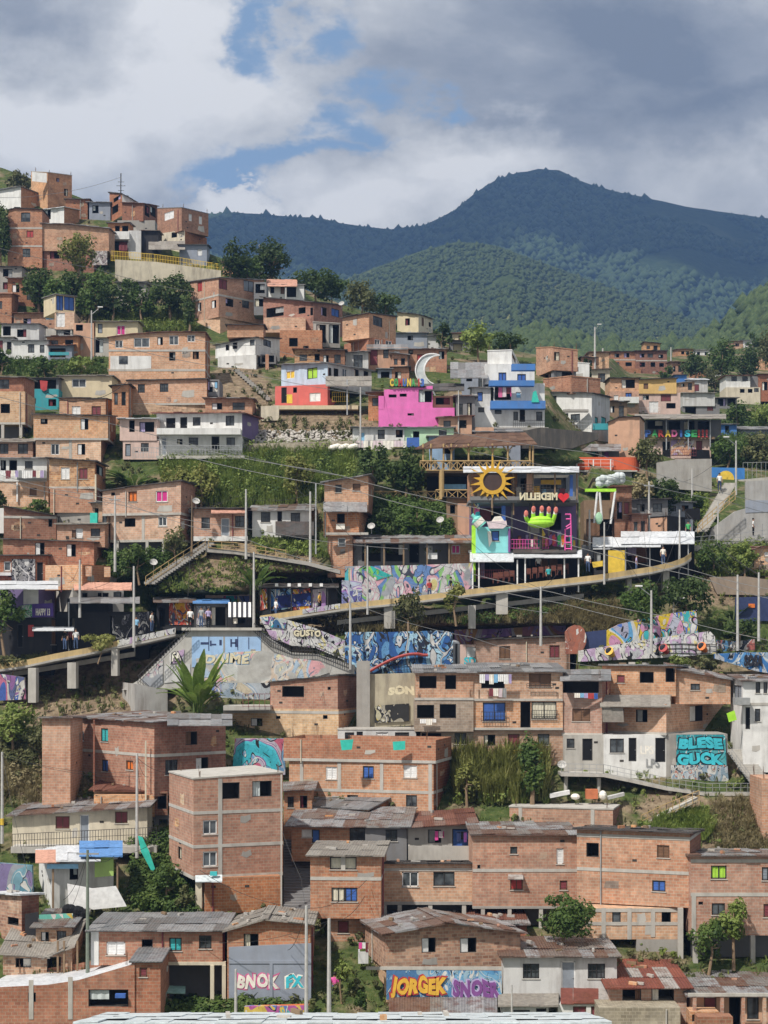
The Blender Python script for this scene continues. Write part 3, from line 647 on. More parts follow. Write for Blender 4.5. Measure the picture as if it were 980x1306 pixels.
def mount_mat(name, a, b, c, meadow=0.5):
 t = NT(name); pos = t.n('NewGeometry').outputs['Position']
 n1 = t.noise(pos, .0045, 5, .6).outputs[0]; n2 = t.noise(pos, .09, 3, .7).outputs[0]
 forest = t.ramp(n2, [(.3, a), (.7, b)])
 return t.done(t.mix(t.ramp(n1, [(meadow, (0, 0, 0)), (meadow + .08, (1, 1, 1))]), forest, c4(c)), .95, bump=n2, bstr=.7, bdist=6, spec=.05)
def mountain(name, sil, D0, D1, ybase, mat, seed, amp, nx=150, nyy=60, spread=1.0, bumps=0, bsize=6.0, bmat=None, x0=-500, x1=1500, pw=1.0):
 rows = []
 for j in range(nyy + 1):
  tt = j / nyy; row = []
  for i in range(nx + 1):
   x = x0 + (x1 - x0) * i / nx; ys = interp(sil, x)
   y = ybase + (ys - ybase) * tt
   D = D0 + (D1 - D0) * tt ** pw
   n = 0; a_ = 1.0; fr = 1 / 150.
   for o_ in range(5):
    n += a_ * (1 - 2 * abs(noise.noise(Vector((x * fr + seed, (y * .75 - x * .25) * fr * .55, seed + o_ * 7.3))))); a_ *= .42; fr *= 2.05
   D += amp * n * (tt * (1 - tt) * 2.6 + .25) * -1
   jag = (noise.noise(Vector((x * .19, seed, 3.3))) * 1.6 + noise.noise(Vector((x * .6, seed, 9))) * .8) * (tt > .98)
   row.append(P3(x, y + jag, D))
  rows.append(row)
 last = rows[-1]
 rows.append([Vector((p.x * 1.03, p.y * 1.03, p.z * .96)) for p in last]); rows.append([Vector((p.x * 1.06, p.y * 1.06, -80)) for p in last])
 rows.insert(0, [Vector((p.x * .93, p.y * .93, -80)) for p in rows[0]])
 o = grid_obj(name, rows, mat)
 if bumps:
  T = []
  cand = [(j, i) for j in range(2, nyy) for i in range(nx)]
  P, Q = [], []
  for _ in range(bumps):
   j = 1 + int((nyy - 1) * random.random() ** .8); i = random.randrange(nx); u, v = random.random(), random.random()
   a, b_, c, d = rows[j][i], rows[j][i + 1], rows[j + 1][i + 1], rows[j + 1][i]
   if j + 1 > nyy: continue
   p = a.lerp(b_, u).lerp(d.lerp(c, u), v)
   px = XM + p.x / p.y * F
   if not -60 < px < 1040: continue
   if noise.noise(Vector((p.x * .004, p.y * .004, p.z * .006 + seed))) < (-.22 if seed == 5.1 else -.36): continue
   P.append(p)
  base = [(0, 0, 1.3), (0, 0, -.4)] + [(math.cos(k * 1.2566), math.sin(k * 1.2566), .25) for k in range(5)]
  fs = [(0, 2 + k, 2 + (k + 1) % 5) for k in range(5)] + [(1, 2 + (k + 1) % 5, 2 + k) for k in range(5)]
  B = np.array(base); V = []; Fc = []
  for n_, p in enumerate(P):
   s_ = bsize * random.uniform(.4, 1.05) * random.choice((.7, .8, 1, 1, 1.2, 1.6)); a = random.random() * 6.28; ca, sa = math.cos(a), math.sin(a)
   w = B * (s_, s_, s_ * random.uniform(.7, 1.25)); w = np.stack([w[:, 0] * ca - w[:, 1] * sa, w[:, 0] * sa + w[:, 1] * ca, w[:, 2]], 1)
   w += rng.normal(0, s_ * .12, w.shape); V.append(w + np.array(p)); Fc += [(q[0] + 7 * n_, q[1] + 7 * n_, q[2] + 7 * n_) for q in fs]
  me = bpy.data.meshes.new('forest'); me.from_pydata(np.concatenate(V).tolist(), [], Fc); me.materials.append(bmat)
  me.polygons.foreach_set('use_smooth', [True] * len(Fc))
  fo = bpy.data.objects.new('forest', me); COL.objects.link(fo); fo['kind'] = 'stuff'
  tag(fo, 'dense forest covering the ' + name.replace('_', ' '), 'forest')
 return o
FOR1 = leaf_mat('forest_far', [(.018, .032, .012), (.035, .058, .020), (.055, .08, .028)], .9, 0)
FOR2 = leaf_mat('forest_mid', [(.024, .042, .012), (.05, .075, .022), (.10, .12, .04)], .9, 0)
mA = mount_mat('mountain_far', (.016, .03, .011), (.045, .065, .025), (.07, .085, .035), .66)
mB = mount_mat('mountain_mid', (.022, .04, .012), (.07, .09, .03), (.15, .155, .06), .5)
mC = mount_mat('mountain_near', (.03, .055, .015), (.10, .11, .04), (.16, .16, .06), .56)
mountain('far_mountain', [(-500, 255), (180, 268), (265, 273), (300, 270), (350, 275), (400, 277), (450, 287), (500, 292), (540, 287), (560, 279), (580, 268), (610, 243), (640, 226), (665, 219), (690, 216), (712, 217), (740, 230), (780, 243), (820, 251), (870, 262), (920, 270), (980, 279), (1100, 292), (1500, 320)],
   1500, 2500, 500, mA, 2.2, 190, bumps=52000, bsize=6.0, bmat=FOR1)
mountain('middle_ridge', [(-500, 430), (300, 400), (400, 372), (470, 345), (530, 322), (585, 307), (640, 315), (700, 338), (760, 360), (820, 385), (880, 408), (940, 430), (1010, 450), (1500, 470)],
   900, 1500, 500, mB, 5.1, 120, bumps=60000, bsize=2.5, bmat=FOR2)
mountain('valley_spur', [(-500, 480), (560, 470), (630, 437), (680, 420), (720, 426), (770, 440), (840, 446), (880, 438), (910, 420), (940, 398), (980, 366), (1040, 330), (1200, 270), (1500, 240)],
   560, 800, 500, mC, 8.4, 30, bumps=14000, bsize=3.6, bmat=FOR2)

# ------------------------------------------------------------------ sky, sun, air, camera
SUN_EL, SUN_AZ = math.radians(52), math.radians(222)     # azimuth measured from +Y towards +X: behind the viewer, to the left
wd = bpy.data.worlds.new('World'); SC.world = wd; wd.use_nodes = True
nt = wd.node_tree; nt.nodes.clear()
class WT(NT):
 def __init__(s): s.t = nt
w = WT()
sky = w.n('TexSky', sky_type='NISHITA', sun_disc=False, sun_elevation=SUN_EL, sun_rotation=SUN_AZ, altitude=1500, air_density=1.0, dust_density=1.2, ozone_density=1.5)
gen = w.n('TexCoord').outputs['Generated']
sp = w.n('SeparateXYZ', {0: gen})
yy = w.math('MAXIMUM', sp.outputs[1], .12)
U = w.math('DIVIDE', sp.outputs[0], yy); V = w.math('DIVIDE', sp.outputs[2], yy)
uv = w.n('CombineXYZ', {0: U, 1: V, 2: 0.0}).outputs[0]
wu = w.n('CombineXYZ', {0: U, 1: w.math('MULTIPLY', V, 1.5), 2: 0.0}).outputs[0]
w1 = w.noise(wu, 9.0, 7, .62); w2 = w.noise(w.mapping(wu, (1, 1, 1), (3.3, 7.1, 0)), 9.0, 7, .62)
def off(o, k): return w.math('MULTIPLY', w.math('SUBTRACT', o.outputs[0], .5), k)
UW = w.math('ADD', U, off(w1, .16)); VW = w.math('ADD', V, off(w2, .12))
big = w.noise(wu, 5.0, 8, .58, .3).outputs[0]
def blob(px, py, rx, ry):
 cx, cy = (px - XM) / F, (YH - py) / F
 a = w.math('DIVIDE', w.math('SUBTRACT', UW, cx), rx * 1.25 / F); b = w.math('DIVIDE', w.math('SUBTRACT', VW, cy), ry * 1.25 / F)
 return w.math('SUBTRACT', 1.0, w.math('SQRT', w.math('ADD', w.math('MULTIPLY', a, a), w.math('MULTIPLY', b, b))), True)
def smooth(x, lo, hi):
 return w.n('MapRange', {'Value': x, 'From Min': lo, 'From Max': hi, 'To Min': 0, 'To Max': 1}, interpolation_type='SMOOTHSTEP').outputs[0]
# how open the clouds are: gaps of blue
gap = blob(380, 232, 140, 58)
for q in ((330, 45, 40, 60), (420, 30, 50, 50), (500, 105, 70, 38), (470, 195, 50, 40), (560, 130, 40, 26), (280, 215, 70, 40), (430, 150, 60, 40)): gap = w.math('MAXIMUM', gap, w.math('MULTIPLY', blob(*q), .52))
cover = w.math('SUBTRACT', 1.0, smooth(w.math('ADD', gap, w.math('MULTIPLY', w.math('SUBTRACT', big, .5), -1.3)), .12, .46))
puff = w.math('MAXIMUM', blob(500, 258, 150, 66), w.math('MAXIMUM', blob(308, 262, 62, 28), blob(590, 215, 150, 62)))
cover = w.math('MAXIMUM', cover, smooth(puff, .05, .3))
dark = w.math('MAXIMUM', w.math('MAXIMUM', blob(800, 60, 420, 115), blob(980, 120, 260, 70)), w.math('MULTIPLY', blob(20, 40, 140, 90), .7))
lite = w.math('MAXIMUM', blob(240, 95, 190, 130), w.math('MAXIMUM', puff, w.math('MULTIPLY', blob(80, 170, 200, 80), .6)))
br = w.math('ADD', w.math('ADD', .55, w.math('MULTIPLY', w.math('SUBTRACT', big, .5), 1.5)), w.math('ADD', w.math('MULTIPLY', lite, .44), w.math('MULTIPLY', dark, -.46)))
fine = w.noise(wu, 13.0, 6, .62).outputs[0]
br = w.math('ADD', br, w.math('MULTIPLY', w.math('SUBTRACT', fine, .5), .42))
cc = w.ramp(br, [(.10, (1.7, 1.85, 2.1)), (.36, (2.9, 3.0, 3.15)), (.60, (5.0, 5.0, 4.9)), (.85, (7.4, 7.25, 6.95))])
blue = w.mix(.6, sky.outputs[0], (2.6, 3.7, 5.0, 1))
# clouds all over, with gaps, outside the part of the sky in front
col = w.mix(cover, blue, cc)
bg = w.n('Background', {'Color': col, 'Strength': .12}); wo = w.n('OutputWorld'); nt.links.new(bg.outputs[0], wo.inputs[0])

sl = bpy.data.lights.new('sun', 'SUN'); sl.energy = 4.8; sl.angle = math.radians(2.0); sl.color = (1.0, .94, .86)
so = bpy.data.objects.new('sun', sl); COL.objects.link(so)
sd = Vector((math.sin(SUN_AZ) * math.cos(SUN_EL), math.cos(SUN_AZ) * math.cos(SUN_EL), math.sin(SUN_EL)))
so.rotation_euler = sd.to_track_quat('Z', 'Y').to_euler(); so.location = (-40, -30, 120)

# the clouds that put the far mountain in shade: unseen banks added to cast it, high above the view
def cloud(label, cx, cy, cz, rx, ry, n, seed):
 r_ = random.Random(seed); b = MB()
 for i in range(n):
  a = r_.random() * 6.28; q = r_.random() ** .5; b.ball((cx + math.cos(a) * q * rx, cy + math.sin(a) * q * ry, cz + r_.uniform(-40, 60)), r_.uniform(90, 190), r_.uniform(90, 190), r_.uniform(50, 90), nu=12, nv=7)
 o = b.obj('cloud', 'cloudwhite', None, True); tag(o, label, 'cloud', kind='stuff')
FL['cloudwhite'] = (.8, .8, .8)
off_ = 1300 / math.tan(SUN_EL)
def over(px, D, z): v = P3(px, YH, D); return v.x + math.sin(SUN_AZ) * (1650 - z) / math.tan(SUN_EL), v.y + math.cos(SUN_AZ) * (1650 - z) / math.tan(SUN_EL)
for k, (px, D, z, rx, ry, n) in enumerate(((800, 2350, 600, 470, 220, 24), (330, 2250, 560, 380, 160, 13))):
 x_, y_ = over(px, D, z); cloud('unseen cloud bank added high over the valley to shade the mountain', x_, y_, 1650, rx, ry, n, 40 + k)
hz = MB(); hz.box((-4200, -60, -82), (8400, 0, 0), (0, 2860, 0), (0, 0, 872))
hm = NT('air'); pv = hm.n('VolumePrincipled', {'Color': (.27, .50, 1.0, 1), 'Density': .00021, 'Anisotropy': .2}); ho = hm.n('OutputMaterial'); hm.t.links.new(pv.outputs[0], ho.inputs['Volume'])
h_o = hz.obj('haze', hm.m); tag(h_o, 'thin blue haze over the valley and mountains', 'haze', kind='stuff')

cam = bpy.data.cameras.new('camera'); co = bpy.data.objects.new('camera', cam); COL.objects.link(co)
cam.sensor_fit = 'AUTO'; cam.sensor_width = 36; cam.lens = F / 1306 * 36; cam.shift_y = (YH - 653) / 1306
co.location = (0, 0, 0); co.rotation_euler = (math.pi / 2, 0, 0); cam.clip_start = .5; cam.clip_end = 20000; SC.camera = co
SC.view_settings.view_transform = 'Standard'; SC.view_settings.look = 'None'; SC.view_settings.exposure = 0.15; SC.view_settings.gamma = 1
cy = SC.cycles if hasattr(SC, 'cycles') else None
SC.render.engine = 'CYCLES'; cy = SC.cycles
cy.max_bounces = 4; cy.diffuse_bounces = 3; cy.glossy_bounces = 2; cy.transmission_bounces = 2; cy.volume_bounces = 0; cy.transparent_max_bounces = 4
cy.use_denoising = True; cy.caustics_reflective = False; cy.caustics_refractive = False
try: cy.denoiser = 'OPENIMAGEDENOISE'
except Exception: pass
# ------------------------------------------------------------------ houses, from the bottom of the slope up
H = House
# --- lowest row, closest to the viewer
h = H('low pale blue corrugated roof along the bottom edge of the view, closest to the viewer', 430, 1420, 'metal_roofed_house', 'house', fw=34)
h.b(102, 772, 772, 1305, 1420, 'c', rise=-1.25, d=7, roof="blue", ov=.3, corr=False)
h = H('long brick house under a bright white sheet roof sloping above its courtyard wall', 200, 1330)
h.b(-20, 172, 172, 1252, 1345, 'r', [(36, 1266, 46, 1278, 'd'), (113, 1262, 164, 1284, 'd')], prof=[(-20, 1260), (60, 1256), (100, 1250), (172, 1229)], rt=1214, d=6, capm='tin:white', cols=[(40, 1250, 1300), (90, 1246, 1300)])
h.b(168, 205, None, 1226, 1345, 'r', [(178, 1234, 188, 1246, 'i')], d=4, fw=-.1, rise=.1, roof='grey', ov=.2)
h.box('crate', 147, 1268, 160, 1273, 'blue', .35, .3)
h = H('two storey brick house on open concrete posts with bright blue shutters and grey roof', 284, 1268)
h.b(116, 284, None, 1186, 1231, 'r', [(136, 1201, 160, 1218, 'w'), (181, 1198, 195, 1215, 'd'), (216, 1196, 232, 1213, 't'), (254, 1193, 270, 1210, 'k')], rt=1166, d=6, roof='grey', ov=.4)
h.b(116, 126, None, 1187, 1231, 'W', d=6, fw=.04)
h.box('floor_beam', 204, 1227, 288, 1231, 'k', .1, .3); h.posts([205, 271, 286], 1231, 1268, .1, .12, 'k')
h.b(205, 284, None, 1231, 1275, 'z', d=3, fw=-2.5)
h.awn(204, 1258, 236, 1266, 'tealr', .9, -.5)
h = H('brick house with grey weathered roof above a grey painted wall sprayed BNOK', 396, 1276)
h.b(290, 396, None, 1176, 1284, 'r', [(311, 1191, 330, 1211, 'd')], prof=[(290, 1186), (338, 1172), (396, 1178)], rt=1163, d=6.5, roof='asb', ov=.4)
h.panel('painted_wall', [(292, 1208), (397, 1203), (397, 1276), (292, 1276)], 'q', .09, .08)
h.box('concrete_band', 292, 1225, 397, 1229, 'q', .14, .08)
h.box('concrete_column', 344, 1229, 348, 1274, 'q', .14, .08)
h.text('BNOK', 300, 1240, 358, 1263, 'pearl', .12, outline='boldpink', bold=.05, shear=.1)
h.text('FX', 363, 1241, 390, 1262, 'cyan', .12, outline='pearl', bold=.05, shear=-.1)
h = H('mottled brick house with JORGEK graffiti below and a low wide gabled tin roof', 664, 1284)
h.b(466, 492, 664, 1190, 1238, 'm', [(538, 1196, 556, 1215, 'v'), (587, 1196, 608, 1215, 'v')], prof=[(492, 1190), (571, 1176), (664, 1188)], rt=1174, d=6, roof='mix', ov=.5)
h.b(470, 494, 655, 1236, 1290, 'm', [(623, 1238, 643, 1248, 'd'), (477, 1250, 481, 1268, 'k'), (484, 1252, 490, 1288, 'D')], d=6, fw=-.15)
h.panel('painted_wall', [(493, 1237), (640, 1238), (640, 1275), (493, 1275)], mural_mat('spray_blue_cloud', [(.10, .28, .50), (.16, .36, .55), (.30, .45, .55), (.08, .2, .4)], .9, 3, .02), .1, .08)
h.text('JORGEK', 496, 1242, 572, 1275, 'gold', .22, outline='red', bold=.06, shear=.12)
h.text('SNOER', 576, 1246, 640, 1275, 'purple', .22, outline='lilac', bold=.06, shear=-.05)
h.awn(497, 1273, 634, 1294, 'mix', 2.6, .2, corr=True)
h.box('concrete_band', 467, 1233, 640, 1237, 'c', .12, .1)
h.balcony(457, 470, 1214, 1229, 'w', .9)
h = H('patchwork of low tin roofs behind the gabled house with JORGEK graffiti', 620, 1195, 'tin_roofed_shed', 'shed')
h.b(466, 672, None, 1178, 1200, 'r', rt=1162, d=5, roof='mix')
h.b(600, 668, None, 1172, 1185, 'd', rise=.3, d=3, fw=-1.4, roof='rust')
h = H('white plastered house with a rusty patched roof and a tall blue grey door', 787, 1284, 'white_house')
h.b(642, 787, None, 1219, 1290, 'w', [(667, 1229, 688, 1248, 'x'), (716, 1226, 734, 1267, 'E'), (750, 1229, 772, 1248, 'x')], rt=1197, d=6, roof='mix', ov=.4)
h.awn(636, 1268, 712, 1283, 'asb', 1.8, 0); h.awn(716, 1261, 779, 1279, 'red', 1.6, 0)
h.b(640, 700, None, 1283, 1330, 'w', [(655, 1288, 676, 1300, 'k'), (684, 1286, 697, 1310, 'D')], d=1.5, fw=1.6)
h.b(712, 779, None, 1281, 1330, 'W', [(731, 1283, 748, 1300, 'i'), (754, 1283, 765, 1310, 'I')], d=1.5, fw=1.5)
h = H('small brick house with rust red roof and two wide dark openings in its front', 876, 1310)
h.b(778, 876, None, 1258, 1330, 's', [(794, 1260, 818, 1283, 'd'), (831, 1261, 860, 1284, 'd')], rt=1227, d=6, roof='red', ov=.5)
h = H('brick house with grey and rust tin roof over a dark columned porch', 985, 1318)
h.b(882, 1010, None, 1268, 1330, 'a', [(898, 1272, 914, 1310, 'I'), (930, 1270, 945, 1310, 'O'), (953, 1272, 968, 1300, 'k')], rt=1230, d=8, roof='mix', ov=.6)
h.posts([886, 921, 948, 975], 1270, 1320, 1.2, .1, 's')
h.box('porch_beam', 878, 1267, 1010, 1271, 'c', 1.35, .15)
h.b(902, 1010, None, 1232, 1262, 'r', rise=.5, d=4, fw=-7.5, roof='rust', ov=.4)
h = H('rough stone parapet house with a flat top below the rust red roofed brick house', 868, 1345, 'stone_house')
h.b(764, 868, None, 1285, 1350, 'rubblewall', d=4)
h = H('orange brick parapet with two square holes beside the columned porch', 940, 1345, 'brick_parapet', 'wall')
h.b(880, 917, None, 1290, 1350, 'o', [(883, 1294, 896, 1303, 'd'), (900, 1293, 913, 1303, 'd')], d=1.2)
h.b(890, 935, None, 1297, 1350, 'd', d=1, fw=1.3)

# --- second row
h = H('brick house with ribbed grey roof and cream curtained windows above the alley steps', 486, 1205)
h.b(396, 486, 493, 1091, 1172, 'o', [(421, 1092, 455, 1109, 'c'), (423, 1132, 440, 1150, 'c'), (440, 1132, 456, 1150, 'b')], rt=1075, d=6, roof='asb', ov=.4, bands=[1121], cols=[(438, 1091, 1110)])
h.b(418, 480, None, 1172, 1215, 's', [(431, 1173, 445, 1190, 'i')], d=4, fw=-.8)
h = H('flat fronted brick house raised on short concrete posts with white and green glazed windows', 603, 1168)
h.b(487, 603, None, 1101, 1152, 'o', [(513, 1112, 534, 1131, 'g'), (553, 1112, 580, 1130, 'k')], d=6, rt=1099, roof='dark', ov=.3, bands=[1109])
h.box('floor_beam', 487, 1150, 603, 1154, 'C', .08, .4); h.posts([491, 510, 549, 592], 1153, 1170, -.1, .14)
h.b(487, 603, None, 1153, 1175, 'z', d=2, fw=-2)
h = H('tall bare brick house with a red shuttered window beside the round leafy tree', 736, 1172)
h.b(603, 736, None, 1064, 1158, 'o', [(651, 1080, 660, 1089, 'k'), (710, 1082, 719, 1102, 'w'), (651, 1119, 667, 1135, 'r'), (714, 1123, 724, 1135, 'i'), (609, 1103, 613, 1108, 'd')], rt=1050, d=6, roof='mix', ov=.3, bands=[1110])
h.box('floor_beam', 603, 1156, 736, 1159, 'C', .06, .4); h.posts([616, 650, 690], 1158, 1178, -.1, .13)
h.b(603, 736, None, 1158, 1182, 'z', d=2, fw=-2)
h.awn(649, 1116, 667, 1121, 'red', .5)
h = H('three storey brick house with exposed concrete columns on its lowest floor', 880, 1215)
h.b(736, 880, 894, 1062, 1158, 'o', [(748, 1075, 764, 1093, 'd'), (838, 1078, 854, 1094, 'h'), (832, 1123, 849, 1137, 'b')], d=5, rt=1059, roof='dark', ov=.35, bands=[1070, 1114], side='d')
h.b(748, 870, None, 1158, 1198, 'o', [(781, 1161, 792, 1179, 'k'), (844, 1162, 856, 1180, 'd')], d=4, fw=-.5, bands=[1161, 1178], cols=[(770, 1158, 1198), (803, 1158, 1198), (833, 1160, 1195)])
h.b(812, 868, None, 1198, 1222, 'C', d=3, fw=-.5); h.posts([868], 1158, 1225, .1, .16)
h = H('pinkish brick house with a lime green curtain behind the tall bushy tree', 990, 1222)
h.b(881, 1010, None, 1091, 1193, 's', [(907, 1104, 927, 1121, 'l'), (972, 1106, 987, 1123, 'p'), (908, 1152, 925, 1167, 'k'), (974, 1153, 990, 1170, 'i'), (891, 1150, 897, 1154, 'd')], d=6, rt=1084, roof='mix', ov=.3, bands=[1098, 1141], cols=[(885, 1143, 1193)])
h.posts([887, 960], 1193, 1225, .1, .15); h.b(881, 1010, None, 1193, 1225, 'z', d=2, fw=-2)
h = H('brown corner brick house at the frame edge beneath the dry cliff', 992, 1070)
h.b(972, 1010, None, 993, 1078, 's', d=4)

h = H('tall narrow brick tower with four storeys and two dark top windows', 281, 1172, 'brick_tower', 'apartment building')
h.b(216, 247, 361, 994, 1122, 'o', [(281, 998, 306, 1019, 'd'), (322, 996, 347, 1016, 'd'), (259, 1046, 277, 1064, 'g'), (259, 1086, 277, 1105, 'g'), (227, 1080, 232, 1096, 'd')], yr=986, d=6.5, roof='slab', bands=[1037, 1080, 1120], cols=[(281, 994, 1120)])
h.b(250, 262, 358, 1120, 1166, 'r', d=5, fw=-.15)
h.awn(250, 1117, 283, 1124, 'blue', .8); h.posts([254], 1122, 1170, -.6, .22, 'k')
h.box('flower_box', 268, 1112, 277, 1117, 'teal', .6, .3)
h.box('drain_pipe', 358, 988, 360, 1160, 'c', .1, .1)
h = H('long two storey brick house with small teal, blue and orange shutters and a stained roof', 198, 1055)
h.b(88, 197, 288, 921, 1016, 'o', [(98, 932, 107, 945, 'g'), (129, 929, 138, 946, 't'), (91, 963, 100, 976, 'e2'), (130, 969, 138, 984, 'b'), (161, 970, 170, 982, 'o'), (130, 1007, 138, 1014, 'd'), (237, 933, 252, 950, 'd'), (211, 969, 227, 988, 'x'), (250, 966, 266, 985, 'v')], yl=914, rt=914, d=6.5, roof='mix', ov=.3, bands=[964], side='r')  # right face in darker brick: its shade put into the colour
h.b(120, 197, None, 1014, 1042, 'o', d=4, fw=-.1)
h.b(197, 198, 214, 1010, 1040, 'd', [(201, 1012, 213, 1032, 'd')], d=4, fw=-.3)
h.box('drain_pipe', 185, 945, 187, 1020, 'k', .1, .1); h.box('drain_pipe', 119, 918, 121, 1010, 'd', .1, .1)
h.awn(214, 912, 296, 925, 'grey', 1.2, -2)
h.b(54, 90, None, 915, 985, 's', rise=-.2, d=5, fw=-1, roof='mix', ext=5)
h.b(197, 216, None, 1040, 1075, 'z', [(203, 1045, 214, 1075, 'O')], d=3, fw=-.6)
h = H('low cream cottage with purple shutters and a rusty patched tin roof', 188, 1082, 'cottage')
h.b(16, 188, None, 1036, 1082, 'k', [(71, 1041, 89, 1057, 'i'), (102, 1039, 114, 1076, 'E'), (147, 1035, 163, 1050, 'i')], prof=[(16, 1039), (188, 1028)], rt=1013, d=6, roof='mix', ov=.5)
h.box('terrace_slab', 14, 1080, 200, 1088, 'c', 1.8, 1.8); h.rail(16, 200, 1064, 1082, 'frame_dark', 1.7, .2, y0b=1055, y1b=1073)
h = H('white tarpaulin shanty with blue and white sheets on the roof and a green panel', 150, 1160, 'shanty', 'hut')
h.b(50, 66, 145, 1102, 1160, 'W', [(89, 1107, 100, 1122, 'd')], d=4.5, yr=1094, rise=.4, roof='white', ov=.3)
h.awn(72, 1080, 128, 1098, 'white', .9, -2.6); h.awn(102, 1074, 156, 1092, 'bluetin', .7, -3); h.awn(46, 1085, 76, 1100, 'pink', .6, -2)
h.panel('green_panel', [(121, 1094), (145, 1092), (145, 1117), (121, 1119)], 'e', .15)
h.panel('white_tarpaulin', [(86, 1127), (118, 1133), (148, 1130), (162, 1156), (120, 1160), (88, 1158)], 'white', .9)
h.posts([68, 150], 1100, 1160, .3, .06, 'wood'); h.box('blue_tarpaulin', 60, 1102, 100, 1108, 'skyblue', .4)
h = H('small weathered brick hut with black scribbles on its corner', 50, 1208)
h.b(-15, 28, 50, 1141, 1210, 'm', [(10, 1170, 24, 1180, 'd')], yl=1139, yr=1140, d=4, roof='white', ov=.3, side='d', th=40)
h.panel('painted_wall', [(32, 1166), (49, 1163), (49, 1192), (32, 1194)], 'X', .35, .05)
h = H('ruined shack with broken grey sheets for a roof beside the green utility pole', 96, 1240, 'shack', 'hut')
h.b(4, 92, None, 1216, 1250, 'm', [(20, 1222, 40, 1234, 'd'), (60, 1220, 78, 1240, 'd')], prof=[(4, 1214), (60, 1218), (92, 1206)], rise=1.2, d=5, roof='asb', ov=.4)
h.posts([74, 82, 99], 1200, 1240, .3, .06, 'wood')

# --- third row, middle
h = H('big brick house with a flat terrace parapet and teal tarpaulins on top', 556, 1040)
h.b(362, 556, 576, 944, 973, 'r', d=5, bands=[972], side='d', sink=1.4, capm='c')  # side brick darkened to carry the shade of that flank
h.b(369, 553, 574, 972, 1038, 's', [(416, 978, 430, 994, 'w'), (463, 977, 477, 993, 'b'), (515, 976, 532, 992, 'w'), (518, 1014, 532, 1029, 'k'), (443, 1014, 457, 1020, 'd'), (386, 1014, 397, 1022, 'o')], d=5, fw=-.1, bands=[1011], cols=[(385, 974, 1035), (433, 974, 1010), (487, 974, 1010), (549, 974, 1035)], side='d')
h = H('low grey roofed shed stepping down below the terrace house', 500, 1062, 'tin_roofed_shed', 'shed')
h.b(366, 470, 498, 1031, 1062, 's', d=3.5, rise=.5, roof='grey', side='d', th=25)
h = H('dark fronted shed under streaky rust and grey tin sheets beside the alley', 520, 1112, 'tin_roofed_house')
h.b(372, 518, 524, 1053, 1100, 'r', [(385, 1058, 398, 1068, 'w'), (398, 1058, 408, 1075, 'b'), (446, 1056, 466, 1080, 'x'), (492, 1056, 506, 1074, 'v')], d=5, rt=1033, roof='mix', ov=.6)
h.b(466, 519, None, 1056, 1104, 'z', [(492, 1057, 507, 1073, 'x')], d=3, fw=.1)
h = H('grey plastered house with rust red roof, blue doors and pink cloth in its window', 602, 1110, 'grey_house')
h.b(520, 602, None, 1052, 1108, 'c', [(546, 1058, 563, 1075, 'd'), (577, 1057, 602, 1081, 'J')], prof=[(520, 1054), (602, 1049)], rt=1034, d=6, roof='rust', ov=.7)
h.balcony(521, 604, 1079, 1097, 'c', 1.0)
h = H('half built brick house with a flat concrete roof slab strewn with rubble', 780, 1066)
h.b(650, 782, 812, 1033, 1070, 'o', d=11, th=16, roof='slab', side='d', cols=[(664, 1033, 1055), (756, 1033, 1055)])
h = H('large brick apartment house with open windows, laundry and a grey corrugated roof', 717, 975, 'apartment_house', 'apartment building')
h.b(531, 604, None, 857, 893, 'o', [(535, 862, 557, 878, 'd'), (568, 861, 582, 879, 'd')], rt=849, d=6, roof='grey', ov=.4, fw=.1)
h.b(529, 604, None, 892, 933, 'g', [(532, 899, 554, 916, 'd'), (561, 898, 582, 916, 'd')], d=6, fw=.35)
h.b(604, 718, None, 856, 893, 's', [(614, 860, 644, 878, 'd'), (675, 859, 703, 876, 'h')], rt=847, d=6, roof='grey', ov=.4)
h.b(604, 718, None, 893, 929, 's', [(616, 896, 645, 920, 'b'), (664, 894, 677, 928, 'O'), (678, 895, 710, 917, 'c')], d=6, fw=.12)
h.b(604, 718, None, 929, 974, 'y', [(617, 937, 632, 951, 'd'), (648, 936, 663, 964, 'I'), (686, 936, 701, 950, 'k')], d=5, fw=-.1)
h.b(537, 604, None, 933, 968, 'g', [(537, 934, 563, 940, 'd'), (580, 934, 595, 949, 'k')], d=5, fw=-.2)
h.box('concrete_band', 529, 890, 604, 893, 'c', .4, .1); h.box('concrete_band', 604, 891, 718, 894, 'c', .2, .2); h.box('concrete_band', 604, 928, 718, 931, 'c', .2, .2)
h.rail(672, 706, 872, 877, 'frame_dark', .4); h.rail(614, 646, 908, 920, 'frame_dark', .4, .2); h.rail(678, 711, 906, 917, 'frame_dark', .3, .2); h.rail(649, 664, 957, 964, 'yellow', .4, .2)
h = H('salmon brick top storey with a thin flat roof standing against the purple mural', 727, 858, fw=-4)
h.b(607, 727, None, 814, 858, 's', [(637, 824, 651, 840, 'h'), (701, 823, 714, 839, 'i')], prof=[(607, 816), (727, 811)], d=4, rise=.1, roof='dark', ov=.25)
h.b(578, 608, None, 822, 852, 'p', [(595, 825, 607, 838, 'w')], d=3, fw=-.4)
h.text('SD', 592, 838, 607, 848, 'cyan', .35, bold=.05)
h.b(545, 566, None, 826, 850, 'r', d=3, fw=-.5)
h = H('square brick house with a wide dark opening below the blue graffiti wall', 431, 948)
h.b(345, 431, 457, 866, 906, 'o', [(360, 875, 388, 889, 'd'), (418, 876, 422, 880, 'd')], prof=[(345, 870), (431, 861)], d=5, rise=-.1, roof='dark', ov=.2, side='d')
